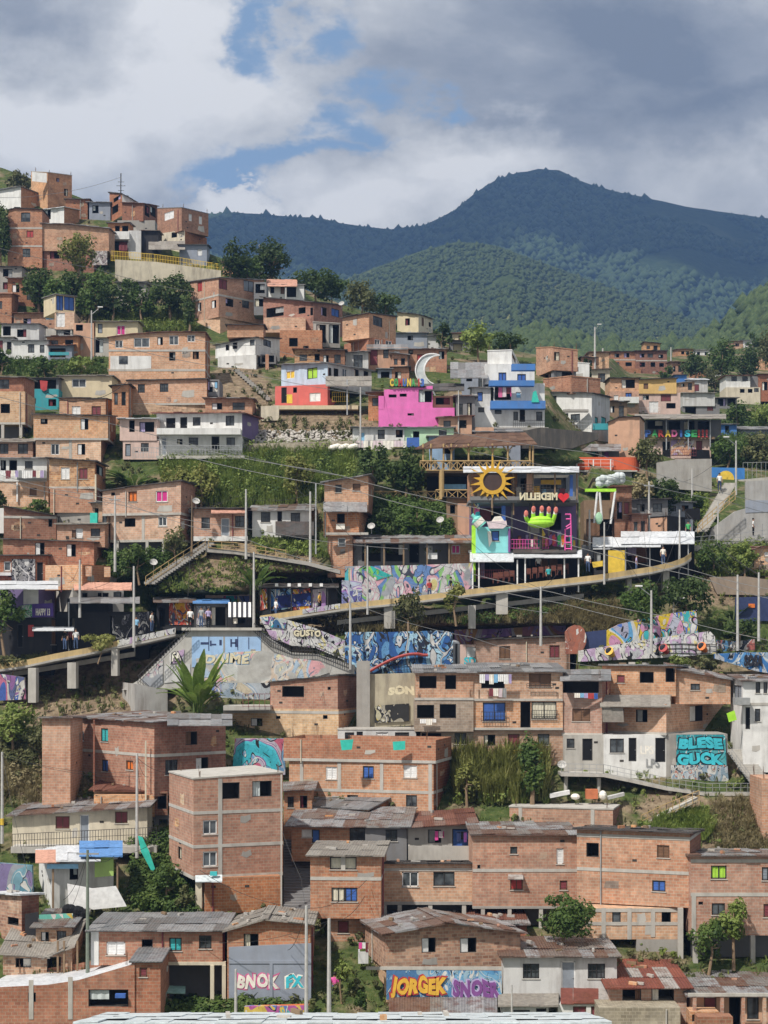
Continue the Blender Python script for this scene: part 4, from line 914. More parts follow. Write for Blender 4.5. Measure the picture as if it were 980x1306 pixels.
h.b(285, 432, 457, 905, 948, 'y', [(320, 916, 335, 926, 'v'), (352, 913, 358, 917, 'd'), (412, 912, 418, 917, 'd')], d=5, fw=.12, bands=[909], side='r')
h.rail(310, 345, 885, 902, 'wine', .6, .4)
h.b(285, 345, None, 900, 906, 'c', d=3, fw=.12)
h = H('flat roofed annex with a long row of pale barred windows behind the terrace house', 531, 962, 'flat_roofed_house')
h.b(431, 531, None, 931, 962, 'w', [(440, 934, 452, 946, 'x'), (455, 933, 463, 948, 'k'), (480, 934, 495, 946, 'w'), (504, 934, 522, 943, 'x')], d=5, roof='slab', fw=.1)
h = H('brick house with a tin covered balcony hung with washing and a glazed window below', 768, 985)
h.b(717, 768, 782, 866, 938, 's', [(718, 869, 764, 884, 'd'), (730, 904, 753, 920, 'h')], d=5, rise=.6, side='r', bands=[937])
h.awn(715, 855, 779, 868, 'grey', .7, -3)
h = H('long jutting brick storey with a broken white curtained opening over the BLESE GUCK wall', 940, 990)
h.b(768, 850, 940, 898, 936, 's', [(811, 905, 826, 921, 'd'), (880, 897, 897, 920, 'v'), (770, 904, 796, 920, 'd')], d=5, bands=[936], yl=902, yr=897)
h.b(768, 862, 876, 849, 888, 'o', [(816, 857, 834, 871, 'd'), (849, 852, 861, 870, 'd'), (787, 861, 797, 871, 'i')], d=4, fw=-2.2, rise=-.1, roof='grey', yl=848)
h.b(862, 932, None, 856, 898, 'o', [(881, 872, 893, 880, 'k')], d=4, fw=-2.6, prof=[(862, 853), (932, 866)], rt=860, roof='mix')
h.awn(766, 887, 855, 901, 'asb', .2, -2)
h.panel('broken_boards', [(768, 902), (795, 903), (796, 921), (769, 921)], 'tin:asb', .12)
h = H('white ground floor with black doors along the railed concrete walkway', 866, 990, 'white_house')
h.b(720, 770, None, 937, 990, 'c', [(723, 942, 733, 954, 'x'), (743, 942, 756, 970, 'D')], d=4, fw=-.3)
h.b(770, 862, None, 937, 990, 'W', [(778, 942, 796, 960, 'k'), (802, 941, 812, 971, 'D'), (836, 941, 849, 972, 'D')], d=4, fw=-.25)
h.b(850, 928, None, 936, 990, 'C', d=4, fw=-.2)
h.panel('painted_wall', [(863, 937), (925, 937), (927, 979), (863, 979)], mural_mat('spray_teal_base', [(.03, .30, .36), (.04, .36, .42), (.10, .42, .46)], 1.2, 6, .03), 0, .05)
h.text('BLESE', 864, 938, 924, 957, 'cyan', .06, outline='tagblack', bold=.07)
h.text('GUCK', 862, 958, 926, 977, 'cyan', .06, outline='tagblack', bold=.07)
h.text('LPS', 817, 951, 834, 962, 'pearl', .4, bold=.02)
h.panel('mural', [(856, 976), (928, 976), (930, 1004), (856, 1006)], mural_mat('spray_pale_grey', [(.42, .46, .50), (.25, .34, .42), (.5, .5, .48), (.12, .15, .2), (.45, .2, .15)], 1.3, 9, .05), .1, .08)
h = H('narrow white house of three floors with an outdoor stair at the frame edge', 985, 1000, 'white_house')
h.b(932, 948, 1010, 868, 985, 'W', [(936, 874, 946, 895, 'p'), (964, 868, 970, 884, 'k'), (974, 868, 979, 884, 'k'), (951, 902, 957, 930, 'D'), (963, 904, 970, 920, 'k')], d=5, rise=.3, roof='mix', bands=[898])
h.box('balcony', 938, 890, 957, 899, 'tank', .9, .9); h.panel('green_tarpaulin', [(927, 910), (937, 906), (940, 918), (930, 921)], 'limegreen', .5)

# --- the strip round the viaduct, viewer's left
h = H('black walled bar with a purple HAPPY banner under a white awning', 63, 838, 'bar', 'bar')
h.b(-20, 66, 80, 788, 838, 'X', [(22, 796, 30, 826, 'D'), (63, 788, 72, 822, 'h')], d=5)
h.b(-20, 30, 70, 745, 788, 'V', d=4, fw=-2.5)
h.panel('white_board', [(30, 750), (49, 750), (49, 772), (30, 772)], 'W', .1, .1)
h.awn(-20, 742, 74, 751, 'white', 2.6, -2); h.panel('banner', [(28, 771), (68, 769), (68, 786), (28, 788)], 'navypurple', .3)
h.panel('poster', [(28, 772), (41, 771), (41, 787), (28, 788)], mural_mat('green_poster', [(.1, .4, .2), (.2, .5, .3), (.5, .5, .5)], 2, 2), .36)
h.text('HAPPY 13', 46, 776, 64, 785, 'pearl', .37, bold=.02)
h.panel('red_sign', [(36, 797), (43, 797), (43, 812), (36, 812)], 'red', .3); h.awn(42, 800, 94, 804, 'white', 1.6, .4)
h = H('brick house with pale patched window holes above a grey lower floor', 105, 800)
h.b(58, 105, 149, 720, 752, 's', [(68, 735, 69, 736, 'd')], d=6, yl=721, yr=722, side='r', bands=[])
h.b(64, 93, 158, 750, 800, 'c', [(105, 756, 112, 775, 'D'), (125, 756, 130, 764, 'd'), (131, 756, 139, 775, 'D'), (145, 755, 155, 765, 'k')], d=6, fw=-.2)
h.awn(95, 744, 168, 752, 'pink', .5, -.5)
h.panel('brick_patch', [(109, 722), (117, 722), (117, 735), (109, 735)], 's', -.3); h.panel('brick_patch', [(133, 723), (141, 723), (141, 736), (133, 736)], 's', -1.2)
h = H('black painted shop under a grey canvas canopy beside the sloping ramp', 180, 812, 'shop', 'shop')
h.b(72, 190, None, 780, 818, 'X', [(84, 788, 96, 812, 'O'), (140, 785, 152, 812, 'O')], d=4)
h.b(86, 138, None, 763, 782, 'X', d=3, fw=-.5)
h.awn(90, 762, 178, 769, 'grey', 1.8, -1); h.posts([88, 172], 768, 815, 1.5, .05, 'steel')
h.panel('dark_mural', [(143, 786), (190, 780), (190, 816), (143, 816)], mural_mat('dark_spray', [(.02, .02, .03), (.03, .03, .05), (.12, .12, .14), (.03, .03, .03)], 1.1, 4), .06)
h = H('dark brick house with black and white tags on its porch wall', 57, 752)
h.b(-20, 58, None, 708, 752, 'r', [(5, 716, 14, 728, 'g'), (47, 717, 55, 745, 'D')], d=5, rise=.2, roof='dark')
h.panel('painted_wall', [(15, 713), (45, 713), (45, 746), (15, 746)], mural_mat('tag_wall', [(.30, .30, .30), (.36, .36, .36), (.25, .25, .26)], 1.6, 8, .16), .1)
h.box('awning', -20, 730, 14, 734, 'W', .5, .6)
# ------------------------------------------------------------------ upper slope, viewer's left
h = H('brick house with an orange curtain, a magenta curtain and an open ground floor', 231, 700)
h.b(131, 231, 256, 618, 656, 's', [(164, 627, 175, 640, 'o'), (199, 626, 214, 640, 'm'), (142, 628, 147, 632, 'd')], prof=[(131, 626), (180, 619), (231, 613)], rise=0, d=6, roof='dark', ov=.25, side='r', bands=[655])  # right side takes deeper brick, shade painted through the material
h.b(141, 230, 254, 656, 690, 's', [(159, 661, 173, 672, 'd'), (202, 659, 213, 671, 'g')], d=5, fw=-.05, side='d', bands=[689], cols=[(183, 657, 689)])
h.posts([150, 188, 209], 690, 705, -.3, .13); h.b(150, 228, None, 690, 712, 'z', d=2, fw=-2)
h = H('small brick house with teal water box on its slab beside the wide magenta curtained house', 134, 705)
h.b(73, 134, None, 668, 698, 'o', [(97, 674, 106, 686, 'w'), (116, 674, 128, 684, 'k'), (92, 676, 97, 686, 'h')], d=5, rise=.5, roof='asb', ov=.35)
h = H('concrete backed brick block with patchy pale bricks and two small windows', 121, 672)
h.b(63, 121, 135, 588, 624, 'm', [(78, 596, 89, 611, 'w'), (101, 597, 112, 611, 'i'), (123, 594, 132, 606, 'd')], d=5, rise=.1, roof='dark', ov=.4, side='r', bands=[622], yl=584)
h.b(64, 122, 131, 623, 654, 'r', d=5, fw=-.1); h.b(73, 115, None, 653, 675, 'C', d=4, fw=-.2)
h.box('drain_pipe', 121, 605, 123, 660, 'k', .1, .1)
h = H('salmon brick house with two grey windows, stacked above the patchy brick block', 138, 592)
h.b(43, 138, 148, 530, 560, 's', [(52, 534, 61, 541, 'd'), (103, 534, 113, 548, 'v')], yl=528, yr=531, d=5.5, rise=.2, roof='dark', ov=.25, side='d', bands=[560])
h.b(46, 129, 140, 560, 592, 's', [(65, 566, 76, 580, 'g'), (99, 566, 109, 580, 'v')], d=5, fw=-.05, side='d', cols=[(90, 561, 587)])
h = H('pale yellow plastered house with a single wide window under a thin roof', 143, 512, 'yellow_house')
h.b(75, 143, None, 479, 512, 'K', [(92, 483, 110, 494, 'g')], d=5, rise=.2, roof='asb', ov=.3)
h = H('orange brick house with a white and a wine shutter below the pale yellow house', 135, 535)
h.b(76, 135, 152, 508, 535, 'o', [(92, 518, 103, 529, 'w'), (117, 518, 129, 530, 'i')], d=5.5, rise=0, roof='dark', ov=.2, side='o', yl=507, yr=513, fw=.1)
h = H('salmon brick house on a tall concrete column above a dark undercroft', 31, 556)
h.b(-15, 31, None, 481, 500, 'r', [(-4, 484, 12, 496, 'k')], d=5, rise=.4, roof='asb', ov=.4)
h.b(-15, 32, None, 499, 541, 'y', [(1, 515, 13, 527, 'd')], d=5, fw=.2, bands=[540]); h.posts([27, 4], 541, 556, .05, .15)
h.b(-15, 30, None, 541, 556, 'z', d=2, fw=-2)
h = H('teal painted shack with a red cloth hanging in its dark upper floor', 75, 520, 'shack', 'hut')
h.b(32, 75, None, 482, 497, 'z', [(33, 484, 72, 496, 'd')], d=4, fw=-.2, rise=.2, roof='dark', ov=.4)
h.b(32, 75, None, 496, 520, 't', [(36, 508, 46, 515, 'd'), (62, 509, 72, 518, 'd')], d=4, fw=.3)
h.panel('red_cloth', [(51, 485), (61, 486), (60, 497), (56, 499), (52, 496)], 'red', .5)
h = H('low salmon house with a tin lean-to roof and two dark square windows', 42, 586)
h.b(-15, 42, None, 563, 586, 's', [(0, 566, 11, 579, 'k'), (23, 566, 36, 579, 'k')], d=4.5, rise=.8, roof='asb', ov=.5)
h = H('white house front hung with a long line of washing above bare brick', 60, 645, 'white_house')
h.b(-15, 60, None, 584, 614, 'W', [(1, 587, 8, 604, 'd'), (12, 587, 22, 604, 'd'), (32, 588, 42, 598, 'k')], d=5, rise=.4, roof='grey', ov=.4)
h.b(-15, 62, None, 613, 648, 's', [(38, 622, 47, 632, 'h')], d=5, fw=-.1)
h.balcony(22, 60, 601, 612, 'tank', .5)
h.box('drain_pipe', 21, 615, 23, 640, 'white', .1, .1)
h = H('dark red brick house with a steep single slope roof and a narrow window', 73, 690)
h.b(5, 72, 76, 650, 692, 'd', [(62, 662, 67, 672, 'd')], prof=[(5, 645), (72, 658)], d=5, rise=.2, roof='dark', ov=.3, bands=[660])
h.b(-15, 5, None, 648, 680, 'W', d=3, fw=-.3)
h = H('long reddish brick house with two pale curtained windows over the black awnings', 120, 726)
h.b(4, 120, None, 689, 726, 'r', [(45, 692, 57, 709, 'v'), (85, 694, 97, 710, 'v')], prof=[(4, 687), (120, 691)], d=5, rise=.2, roof='dark', ov=.3)
h = H('pinkish plastered house with plants in its balcony opening beside the double white house', 199, 588, 'plastered_house')
h.b(153, 200, None, 534, 562, 'p', [(165, 536, 172, 551, 'd'), (178, 538, 197, 551, 'd')], d=5, rise=.2, roof='white', ov=.4)
h.b(157, 203, None, 562, 586, 'p', [(160, 566, 167, 582, 'p'), (180, 565, 190, 576, 'x')], d=5, fw=-.1); h.rail(170, 203, 571, 584, 'steel', .9, .25)
h = H('double storey white house with a long white balcony and dark red roof edge', 309, 586, 'white_house')
h.b(200, 309, 330, 527, 556, 'W', [(212, 533, 224, 548, 'D'), (230, 532, 239, 552, 'D'), (246, 532, 256, 543, 'x'), (288, 530, 299, 543, 'k')], d=5, rise=.2, roof='red', ov=.6, side='V', yl=527)
h.b(203, 309, None, 555, 586, 'W', [(206, 558, 213, 581, 'E'), (226, 560, 233, 567, 'd'), (241, 558, 253, 568, 'x'), (270, 555, 280, 574, 'D'), (289, 558, 300, 569, 'k')], d=5, fw=-.05)
h.balcony(200, 307, 546, 554, 'W', 1.1); h.rail(204, 309, 568, 580, 'steel', 1.0, .3); h.box('terrace_slab', 200, 581, 312, 585, 'c', 1.2, 1.2)
h = H('long brick house with a bowed roofline and a white plastered strip', 262, 495)
h.b(139, 262, 268, 424, 490, 's', [(147, 434, 157, 444, 'g'), (171, 431, 191, 443, 'g'), (201, 430, 208, 440, 'v'), (216, 428, 228, 440, 'g'), (239, 427, 249, 436, 'g'), (216, 449, 224, 460, 'd'), (246, 447, 254, 458, 'd')],
 prof=[(139, 430), (168, 426), (215, 423), (262, 424)], d=5, rise=.2, roof='rust', ov=.25, side='d', bands=[447, 472])
h.panel('plaster_strip', [(141, 454), (193, 454), (193, 470), (141, 472)], 'W', .05); h.box('window', 152, 454, 163, 464, 'glass', .1, .05)
h = H('low salmon brick house with a corner porch full of washing', 268, 527)
h.b(163, 264, 272, 483, 516, 's', [(176, 490, 185, 501, 'x'), (204, 489, 215, 500, 'x')], yl=485, d=4.5, rise=.2, roof='dark', ov=.25, side='d', bands=[515])
h.b(168, 266, None, 515, 530, 'm', d=4, fw=-.2); h.b(262, 280, None, 484, 520, 'z', [(263, 486, 278, 500, 'd'), (263, 505, 278, 516, 'd')], d=4, fw=-.9)
h = H('cream house with a pink shutter and small green doorway beneath the grassy bank', 176, 455, 'cream_house')
h.b(122, 176, None, 410, 430, 'K', [(125, 413, 131, 425, 'p'), (149, 415, 160, 427, 'm')], d=4, rise=.2, roof='asb', ov=.4); h.b(94, 120, None, 412, 456, 'a', [(97, 414, 106, 422, 'd')], d=4, fw=-.2)
h.b(120, 150, None, 429, 456, 'c', [(122, 432, 132, 450, 'd')], d=4, fw=-.4)
h = H('narrow pale hut with bright blue shutters perched on a patchwork brick stack', 96, 440, 'hut', 'hut')
h.b(56, 71, 96, 375, 398, 'K', [(72, 376, 81, 396, 'b'), (82, 376, 95, 396, 'b')], d=4, rise=.2, roof='grey', ov=.3)
h.b(70, 95, None, 398, 420, 's', [(72, 399, 83, 417, 'w')], d=4, fw=-.2); h.b(56, 92, None, 419, 440, 'c', [(72, 421, 90, 432, 'd')], d=4, fw=-.3)
h = H('brick shack with a light blue window next to the blue shuttered hut', 70, 420)
h.b(18, 70, None, 399, 424, 'o', [(58, 400, 69, 408, 's'), (30, 406, 40, 416, 'd')], d=4, rise=.5, roof='rust', ov=.4, fw=-.2)
h = H('white shanty with two small windows above the weedy ledge', 61, 460, 'shanty', 'hut')
h.b(17, 62, None, 434, 458, 'W', [(36, 439, 44, 450, 'k'), (51, 440, 57, 450, 'k')], d=4, rise=.3, roof='grey', ov=.3)
h.b(2, 50, None, 413, 434, 'w', [(4, 416, 14, 428, 'd'), (22, 420, 34, 430, 'd')], d=4, fw=-1.5, rise=.3, roof='dark', ov=.3)
h.b(-15, 17, None, 430, 456, 'w', [(-2, 434, 4, 446, 'i'), (9, 436, 15, 450, 'D')], d=4, fw=-.1, rise=.2, roof='asb')
h = H('reddish shack with teal boards and a sagging rusty awning', 90, 462, 'shack', 'hut')
h.b(62, 92, None, 440, 462, 'q', [(64, 444, 84, 456, 'd')], d=4, rise=.8, roof='rust', ov=.4, fw=-.3); h.box('teal_board', 62, 449, 88, 453, 't', .2)
h = H('brick house at the frame edge with a pale roof below the dark shrubs', 15, 412)
h.b(-15, 15, None, 374, 414, 'o', [(-4, 384, 3, 394, 'k')], d=4, rise=.5, roof='pink', ov=.3)
h = H('dim brown shelter with dark openings under the tall brick tower with a reddish curtain', 25, 378, 'shelter', 'hut')
h.b(0, 28, None, 340, 380, 'C', [(4, 343, 16, 353, 'd'), (4, 360, 13, 369, 'd'), (17, 358, 24, 368, 'd')], d=4, rise=.3, roof='dark')
h = H('tall brick tower with a reddish curtain and a long blank brick wing', 54, 345)
h.b(10, 54, None, 266, 342, 'o', [(27, 271, 39, 283, 'k'), (34, 294, 43, 303, 'r'), (29, 317, 39, 328, 'x')], prof=[(10, 268), (20, 265), (54, 267)], d=5, rise=.1, roof='dark', ov=.2, bands=[291, 314])
h.b(54, 139, None, 288, 320, 'o', prof=[(54, 285), (90, 286), (139, 291)], d=5, fw=-.3, rise=.5, roof='mix', ov=.4)
h.b(56, 120, None, 318, 345, 'r', [(64, 320, 76, 330, 'd')], d=4, fw=-.6)
h.panel('painted_wall', [(118, 320), (137, 320), (137, 338), (118, 338)], mural_mat('pale_tag', [(.4, .34, .32), (.3, .25, .27), (.45, .4, .38)], 1.3, 12, .08), -.3)
h = H('white and brick hut with a green dark doorway on top of the blank brick wing', 101, 292, 'hut', 'hut')
h.b(46, 82, 101, 264, 288, 'W', [(57, 267, 65, 280, 'd')], d=4, rise=.1, roof='white', ov=.35, side='o', yr=268)
h = H('square brick house with a white upper corner beside the hilltop trees', 62, 268)
h.b(40, 61, 92, 220, 268, 'r', [(72, 227, 76, 232, 'd'), (82, 241, 87, 250, 'd')], yl=219, yr=224, d=5, roof='slab', side='o')
h.panel('white_corner', [(41, 219), (60, 221), (60, 233), (41, 231)], 'W', .6, .05)
h = H('low white walled house with a dark red brick gable and grey roof', 27, 270)
h.b(-20, 27, 59, 238, 272, 'W', yr=251, d=6, roof='grey', ov=.35, side='r')
h = H('row of low dark brick and zinc sheds along the hill crest', 140, 280, 'brick_shed', 'shed')
h.b(84, 114, None, 254, 282, 'd', d=4, rise=.3, roof='dark'); h.b(112, 141, None, 258, 282, 'q', [(118, 262, 126, 272, 'd')], d=4, rise=.3, roof='grey')
h = H('small white topped house with a dark window beside the tall antenna mast', 155, 290, 'white_house')
h.b(140, 156, 174, 247, 275, 'W', [(145, 248, 154, 256, 'd'), (143, 262, 151, 272, 'd')], yr=257, yl=246, d=5, roof='dark', ov=.3, side='r')
h = H('dark brick house with a shadowy glazed end on the crest', 182, 296)
h.b(156, 183, 201, 259, 282, 'd', [(185, 261, 191, 276, 'd'), (192, 263, 199, 276, 'd')], yl=258, yr=263, d=5, roof='rust', ov=.3)
h.b(150, 198, None, 281, 300, 'C', d=4, fw=-.2)
h = H('open fronted house with a white balcony over a black undercroft', 170, 330)
h.b(138, 165, None, 284, 306, 'r', [(147, 288, 153, 296, 'd'), (156, 288, 164, 298, 'd')], d=4, rise=.5, roof='grey', ov=.4, fw=-.4); h.balcony(138, 165, 295, 305, 'W', .8)
h.b(139, 165, None, 305, 334, 'z', [(141, 308, 163, 328, 'd')], d=4, fw=-.6)
h.b(164, 180, None, 294, 332, 'w', d=4, fw=-.1); h.b(180, 202, None, 294, 332, 'X', d=4, fw=-.8, roof='mix', rise=.4)  # near-black block stands in for a shaded void
h = H('dark red brick cube house with a white window over a cream lower storey', 232, 322)
h.b(201, 232, 266, 265, 294, 'd', [(210, 270, 222, 280, 'w'), (241, 273, 245, 282, 'w'), (254, 276, 258, 286, 'w')], yl=266, yr=273, d=6, roof='slab', side='d', cap='z', fw=.3)
h.b(201, 236, 264, 293, 322, 'k', [(203, 297, 206, 303, 'd'), (219, 296, 226, 303, 'd')], d=5.5, side='d', fw=-.05)
h = H('grey patched shed with lean-to roof behind the yellow railing', 262, 338, 'shed', 'shed')
h.b(229, 264, None, 312, 338, 'q', [(252, 318, 258, 326, 'w')], d=4, rise=.5, roof='dark', ov=.4); h.awn(190, 308, 236, 318, 'asb', 1, -2)
h = H('tiny brick hut at the far end of the yellow railing', 306, 355, 'brick_hut', 'hut')
h.b(284, 306, 310, 333, 356, 'o', [(290, 337, 296, 346, 'd')], d=4, rise=.2, roof='asb')

# ------------------------------------------------------------------ upper slope, middle
h = H('three storey corner brick house with red windows jutting over the white bow fronted house', 279, 425)
h.b(243, 279, 337, 354, 404, 's', [(252, 359, 258, 372, 'r'), (252, 386, 257, 397, 'v'), (270, 383, 276, 393, 'v'), (279, 356, 290, 369, 'i'), (311, 358, 324, 372, 'p'), (288, 381, 298, 391, 'd'), (309, 382, 318, 393, 'k')],
 yl=359, yr=357, d=6, roof='grey', ov=.3, bands=[376])
h.b(247, 281, 330, 404, 428, 's', d=5, fw=-.2); h.b(324, 340, None, 360, 402, 'z', [(326, 362, 338, 374, 'd'), (325, 381, 338, 391, 'd')], d=4, fw=-2)
h = H('cream rooftop house with an orange tiled roof above the ragged brick terraces', 387, 402, 'cream_house')
h.b(337, 388, None, 363, 402, 'W', [(345, 366, 350, 374, 'd'), (358, 365, 363, 375, 'h'), (366, 366, 378, 379, 'd')], d=4, rise=.5, roof='grey', ov=.3, fw=-1); h.awn(340, 357, 379, 365, 'pink', 0, -3)
h = H('ragged brick house with unfinished parapets, open rooms and grey pillars', 400, 455)
h.b(336, 400, 437, 385, 420, 'r', [(340, 392, 362, 404, 'd'), (381, 392, 390, 400, 'd'), (396, 392, 402, 402, 'd'), (410, 392, 417, 403, 'd'), (423, 394, 433, 404, 'b')], yl=379, yr=389, d=6, roof='dark', ov=.4)
h.b(337, 390, None, 405, 424, 's', d=4, fw=.6); h.b(388, 400, 434, 411, 442, 'C', [(392, 413, 399, 422, 'd'), (404, 414, 416, 437, 'd'), (420, 414, 433, 438, 'd')], d=5, fw=.2, roof='slab', cols=[(402, 413, 440), (418, 413, 440)])
h.b(357, 411, None, 421, 456, 'r', [(369, 431, 380, 442, 'd'), (387, 441, 394, 450, 'd')], d=5, fw=.9); h.b(380, 412, None, 440, 462, 'o', d=4, fw=.5)
h = H('white bow fronted house with dark square windows on a cracked white base', 328, 470, 'white_house')
h.b(275, 326, 357, 430, 452, 'W', [(288, 437, 293, 447, 'd'), (297, 434, 303, 445, 'd'), (319, 433, 325, 441, 'k'), (336, 433, 346, 442, 'k')], yl=440, yr=432, d=5.5, roof='dark', ov=.3)
h.b(278, 327, 333, 452, 474, 'W', d=4, fw=-.05, yl=455); h.b(290, 336, None, 414, 430, 'o', d=4, fw=-.3, rise=.2, roof='dark'); h.b(332, 352, None, 452, 464, 'z', [(334, 453, 350, 462, 'd')], d=3, fw=-1)
h.posts([341], 452, 466, -.2, .2, 'r')
h = H('pale blue and coral house with yellow green windows over a railed terrace', 416, 522, 'blue_house')
h.b(359, 418, 474, 463, 492, 'B', [(365, 473, 376, 483, 'y'), (392, 469, 405, 483, 'l'), (419, 469, 423, 480, 'd'), (426, 470, 432, 481, 'd'), (437, 470, 443, 482, 'g'), (452, 470, 458, 482, 'd'), (464, 473, 470, 483, 'd')], yl=465, yr=473, d=6, roof='grey', ov=.4, side='w', th=35)
h.b(351, 418, 457, 490, 520, 'R', [(359, 494, 366, 514, 'D'), (374, 494, 379, 501, 'd'), (395, 501, 409, 512, 'w'), (421, 496, 450, 516, 'd')], d=6, fw=.3, side='R', th=14)
h.awn(416, 481, 474, 492, 'asb', 3.0, 0); h.posts([443], 484, 515, 2.6, .07, 'steel')
h.box('terrace_slab', 346, 517, 457, 522, 'K', 2.2, 2.4); h.rail(424, 445, 500, 513, 'yellow', 1.5, .2)
h.box('yellow_planter', 366, 503, 373, 514, 'yellow', .8, .3)
h = H('brick corner house with a grey glazed window beneath the spiky treetops', 471, 470)
h.b(437, 471, 505, 399, 431, 'o', [(476, 404, 488, 416, 'x')], yl=405, yr=404, d=6, roof='dark', ov=.3)
h.b(439, 470, 502, 430, 470, 'r', [(478, 431, 485, 441, 'g'), (492, 432, 500, 441, 'g')], d=5.5, fw=-.2); h.awn(468, 440, 520, 445, 'grey', 1.5, 0)
h.b(468, 521, None, 443, 470, 'a', [(489, 445, 496, 457, 'x'), (472, 446, 482, 466, 'I'), (502, 448, 510, 464, 'w')], d=4, fw=1.2)
h = H('grey sheet metal shack and brick stub beside the blue and coral house', 500, 482, 'shack', 'hut')
h.b(482, 500, None, 470, 500, 'q', [(486, 474, 497, 486, 'd')], d=4, rise=.4, roof='grey'); h.b(500, 522, None, 468, 500, 'r', [(504, 474, 512, 486, 'd')], d=4, rise=.3, roof='dark')
h = H('small cream house with an arched dark window on the crest', 533, 428, 'cream_house')
h.b(507, 534, 552, 401, 430, 'K', [(517, 406, 523, 415, 'd'), (538, 405, 541, 416, 'h'), (547, 411, 550, 417, 'd')], yl=398, yr=407, d=5, roof='dark', ov=.3, side='k')
h = H('grey corrugated shed stepping down from the cream house with an arched window', 567, 448, 'tin_shed', 'shed')
h.b(504, 545, None, 424, 450, 'q', [(520, 428, 527, 434, 'd')], d=4, rise=.6, roof='grey', fw=-.3); h.b(540, 567, None, 428, 450, 'w', d=4, rise=.5, roof='grey', fw=-.5)
h = H('low brick house with a red boarded panel behind the crescent moon', 569, 475)
h.b(514, 570, None, 445, 478, 'r', [(519, 446, 527, 452, 'd'), (532, 452, 548, 461, 'r'), (560, 448, 567, 458, 'd')], d=4.5, rise=.4, roof='mix')
h = H('yellowish hut with a dark porch among the crest trees', 594, 448, 'hut', 'hut')
h.b(577, 596, None, 425, 448, 'K', [(585, 428, 594, 438, 'h')], d=4, rise=.2, roof='rust', fw=-.5); h.b(574, 600, None, 434, 470, 'z', [(578, 438, 590, 460, 'd')], d=3, rise=.2, roof='dark')
h = H('bright pink stepped house with the colourful COMUNA sign on its roof', 580, 548, 'pink_house')
h.b(483, 580, None, 520, 546, 'P', [(520, 527, 528, 530, 'd')], d=6)
h.b(490, 552, None, 496, 522, 'P', [(496, 503, 506, 507, 'd'), (510, 502, 519, 506, 'd'), (534, 497, 551, 513, 'd')], prof=[(490, 497), (552, 492)], rise=.2, d=5, fw=-.05)
h.b(552, 578, None, 505, 521, 'a', [(556, 507, 574, 516, 'd')], d=4, fw=-.8); h.b(483, 492, None, 505, 522, 'X', [(484, 508, 490, 520, 'd')], d=3, fw=-.9)
h.awn(540, 490, 592, 498, 'dark', .4, -3); h.box('concrete_band', 483, 505, 490, 522, 'P', .02, 1)
h.box('sign_beam', 496, 492, 543, 494, 'frame_dark', .1, .1)
for ch, xx, cc_ in zip('COMUNA13', (497.5, 503, 508.5, 514, 519.5, 525, 532, 536.5), ('yellow', 'green', 'red', 'blue', 'yellow', 'green', 'red', 'blue')): h.text(ch, xx, 483, xx + 4.8, 493, cc_, .1, bold=.05, ext=.15)
h = H('low white and mint green house with a slab roof under the pink house', 578, 570, 'white_house')
h.b(450, 516, None, 545, 572, 'W', [(458, 551, 466, 566, 's'), (482, 548, 491, 560, 'x'), (505, 548, 514, 558, 'd')], d=4, rise=.2, roof='grey', ov=.4); h.b(516, 579, None, 545, 572, 'G', [(527, 550, 535, 558, 'd'), (560, 548, 570, 558, 'k')], d=4, fw=-.1, rise=.2, roof='grey')
h = H('tall white house stepped in four storeys with bright blue balconies', 653, 545, 'white_house')
h.b(605, 695, None, 518, 548, 'W', [(610, 518, 618, 526, 'x'), (631, 522, 640, 528, 'k'), (655, 525, 661, 536, 'x'), (663, 522, 670, 538, 'D'), (684, 525, 692, 537, 'x')], d=6)
h.b(630, 695, None, 489, 518, 'W', [(631, 492, 652, 510, 'd'), (658, 500, 665, 508, 's')], d=5, fw=-.4)
h.b(619, 682, None, 464, 490, 'W', [(636, 475, 646, 486, 'b'), (660, 477, 671, 487, 'b')], d=5, fw=-.8)
h.b(622, 653, 681, 447, 466, 'W', [(652, 449, 658, 459, 'k'), (668, 452, 674, 458, 'k')], d=5, fw=-1.0, th=10, roof='slab', cap='W')
h.balcony(624, 682, 485, 492, 'N', .9); h.balcony(653, 683, 464, 472, 'N', .9); h.balcony(626, 696, 511, 521, 'N', 1.0)
h.b(602, 626, None, 494, 528, 'w', [(609, 500, 616, 512, 'b')], d=4, fw=-.6, roof='grey', rise=.5)
h.rail(655, 695, 536, 546, 'frame_dark', .9, .2); h.box('terrace_slab', 604, 545, 700, 549, 'C', 1.2, 1.2)
h.awn(575, 463, 622, 482, 'grey', 0, -4); h.panel('teal_parasol', [(680, 500), (684, 498), (688, 513), (678, 513)], 'tarpteal', 1.1)
h = H('white plastered house with anchor shaped wall plant and a grey side, brick terrace on top', 755, 560, 'white_house')
h.b(694, 755, 778, 501, 562, 'W', [(701, 505, 710, 515, 'k'), (720, 527, 725, 545, 'D'), (728, 528, 740, 539, 'k'), (702, 527, 705, 531, 'd'), (759, 532, 763, 540, 't'), (767, 532, 773, 541, 't')], yl=500, yr=507, d=6, roof='dark', ov=.4, side='w')
h.b(693, 729, 766, 480, 502, 'o', d=5.5, fw=-.6, roof='slab', cap='r', yl=484); h.box('shelf', 719, 522, 751, 525, 'C', .7, .7); h.rail(720, 756, 537, 547, 'steel', .8, .3)
h.balcony(757, 776, 540, 548, 't', .5)
h = H('grey workshop hut with a salmon door under the concrete retaining base', 664, 572, 'hut', 'hut')
h.b(606, 664, None, 550, 575, 'q', [(622, 551, 634, 562, 'w'), (640, 552, 650, 562, 'd')], d=4, rise=.8, roof='grey', ov=.4); h.b(607, 630, None, 545, 562, 'a', d=3, fw=.2)
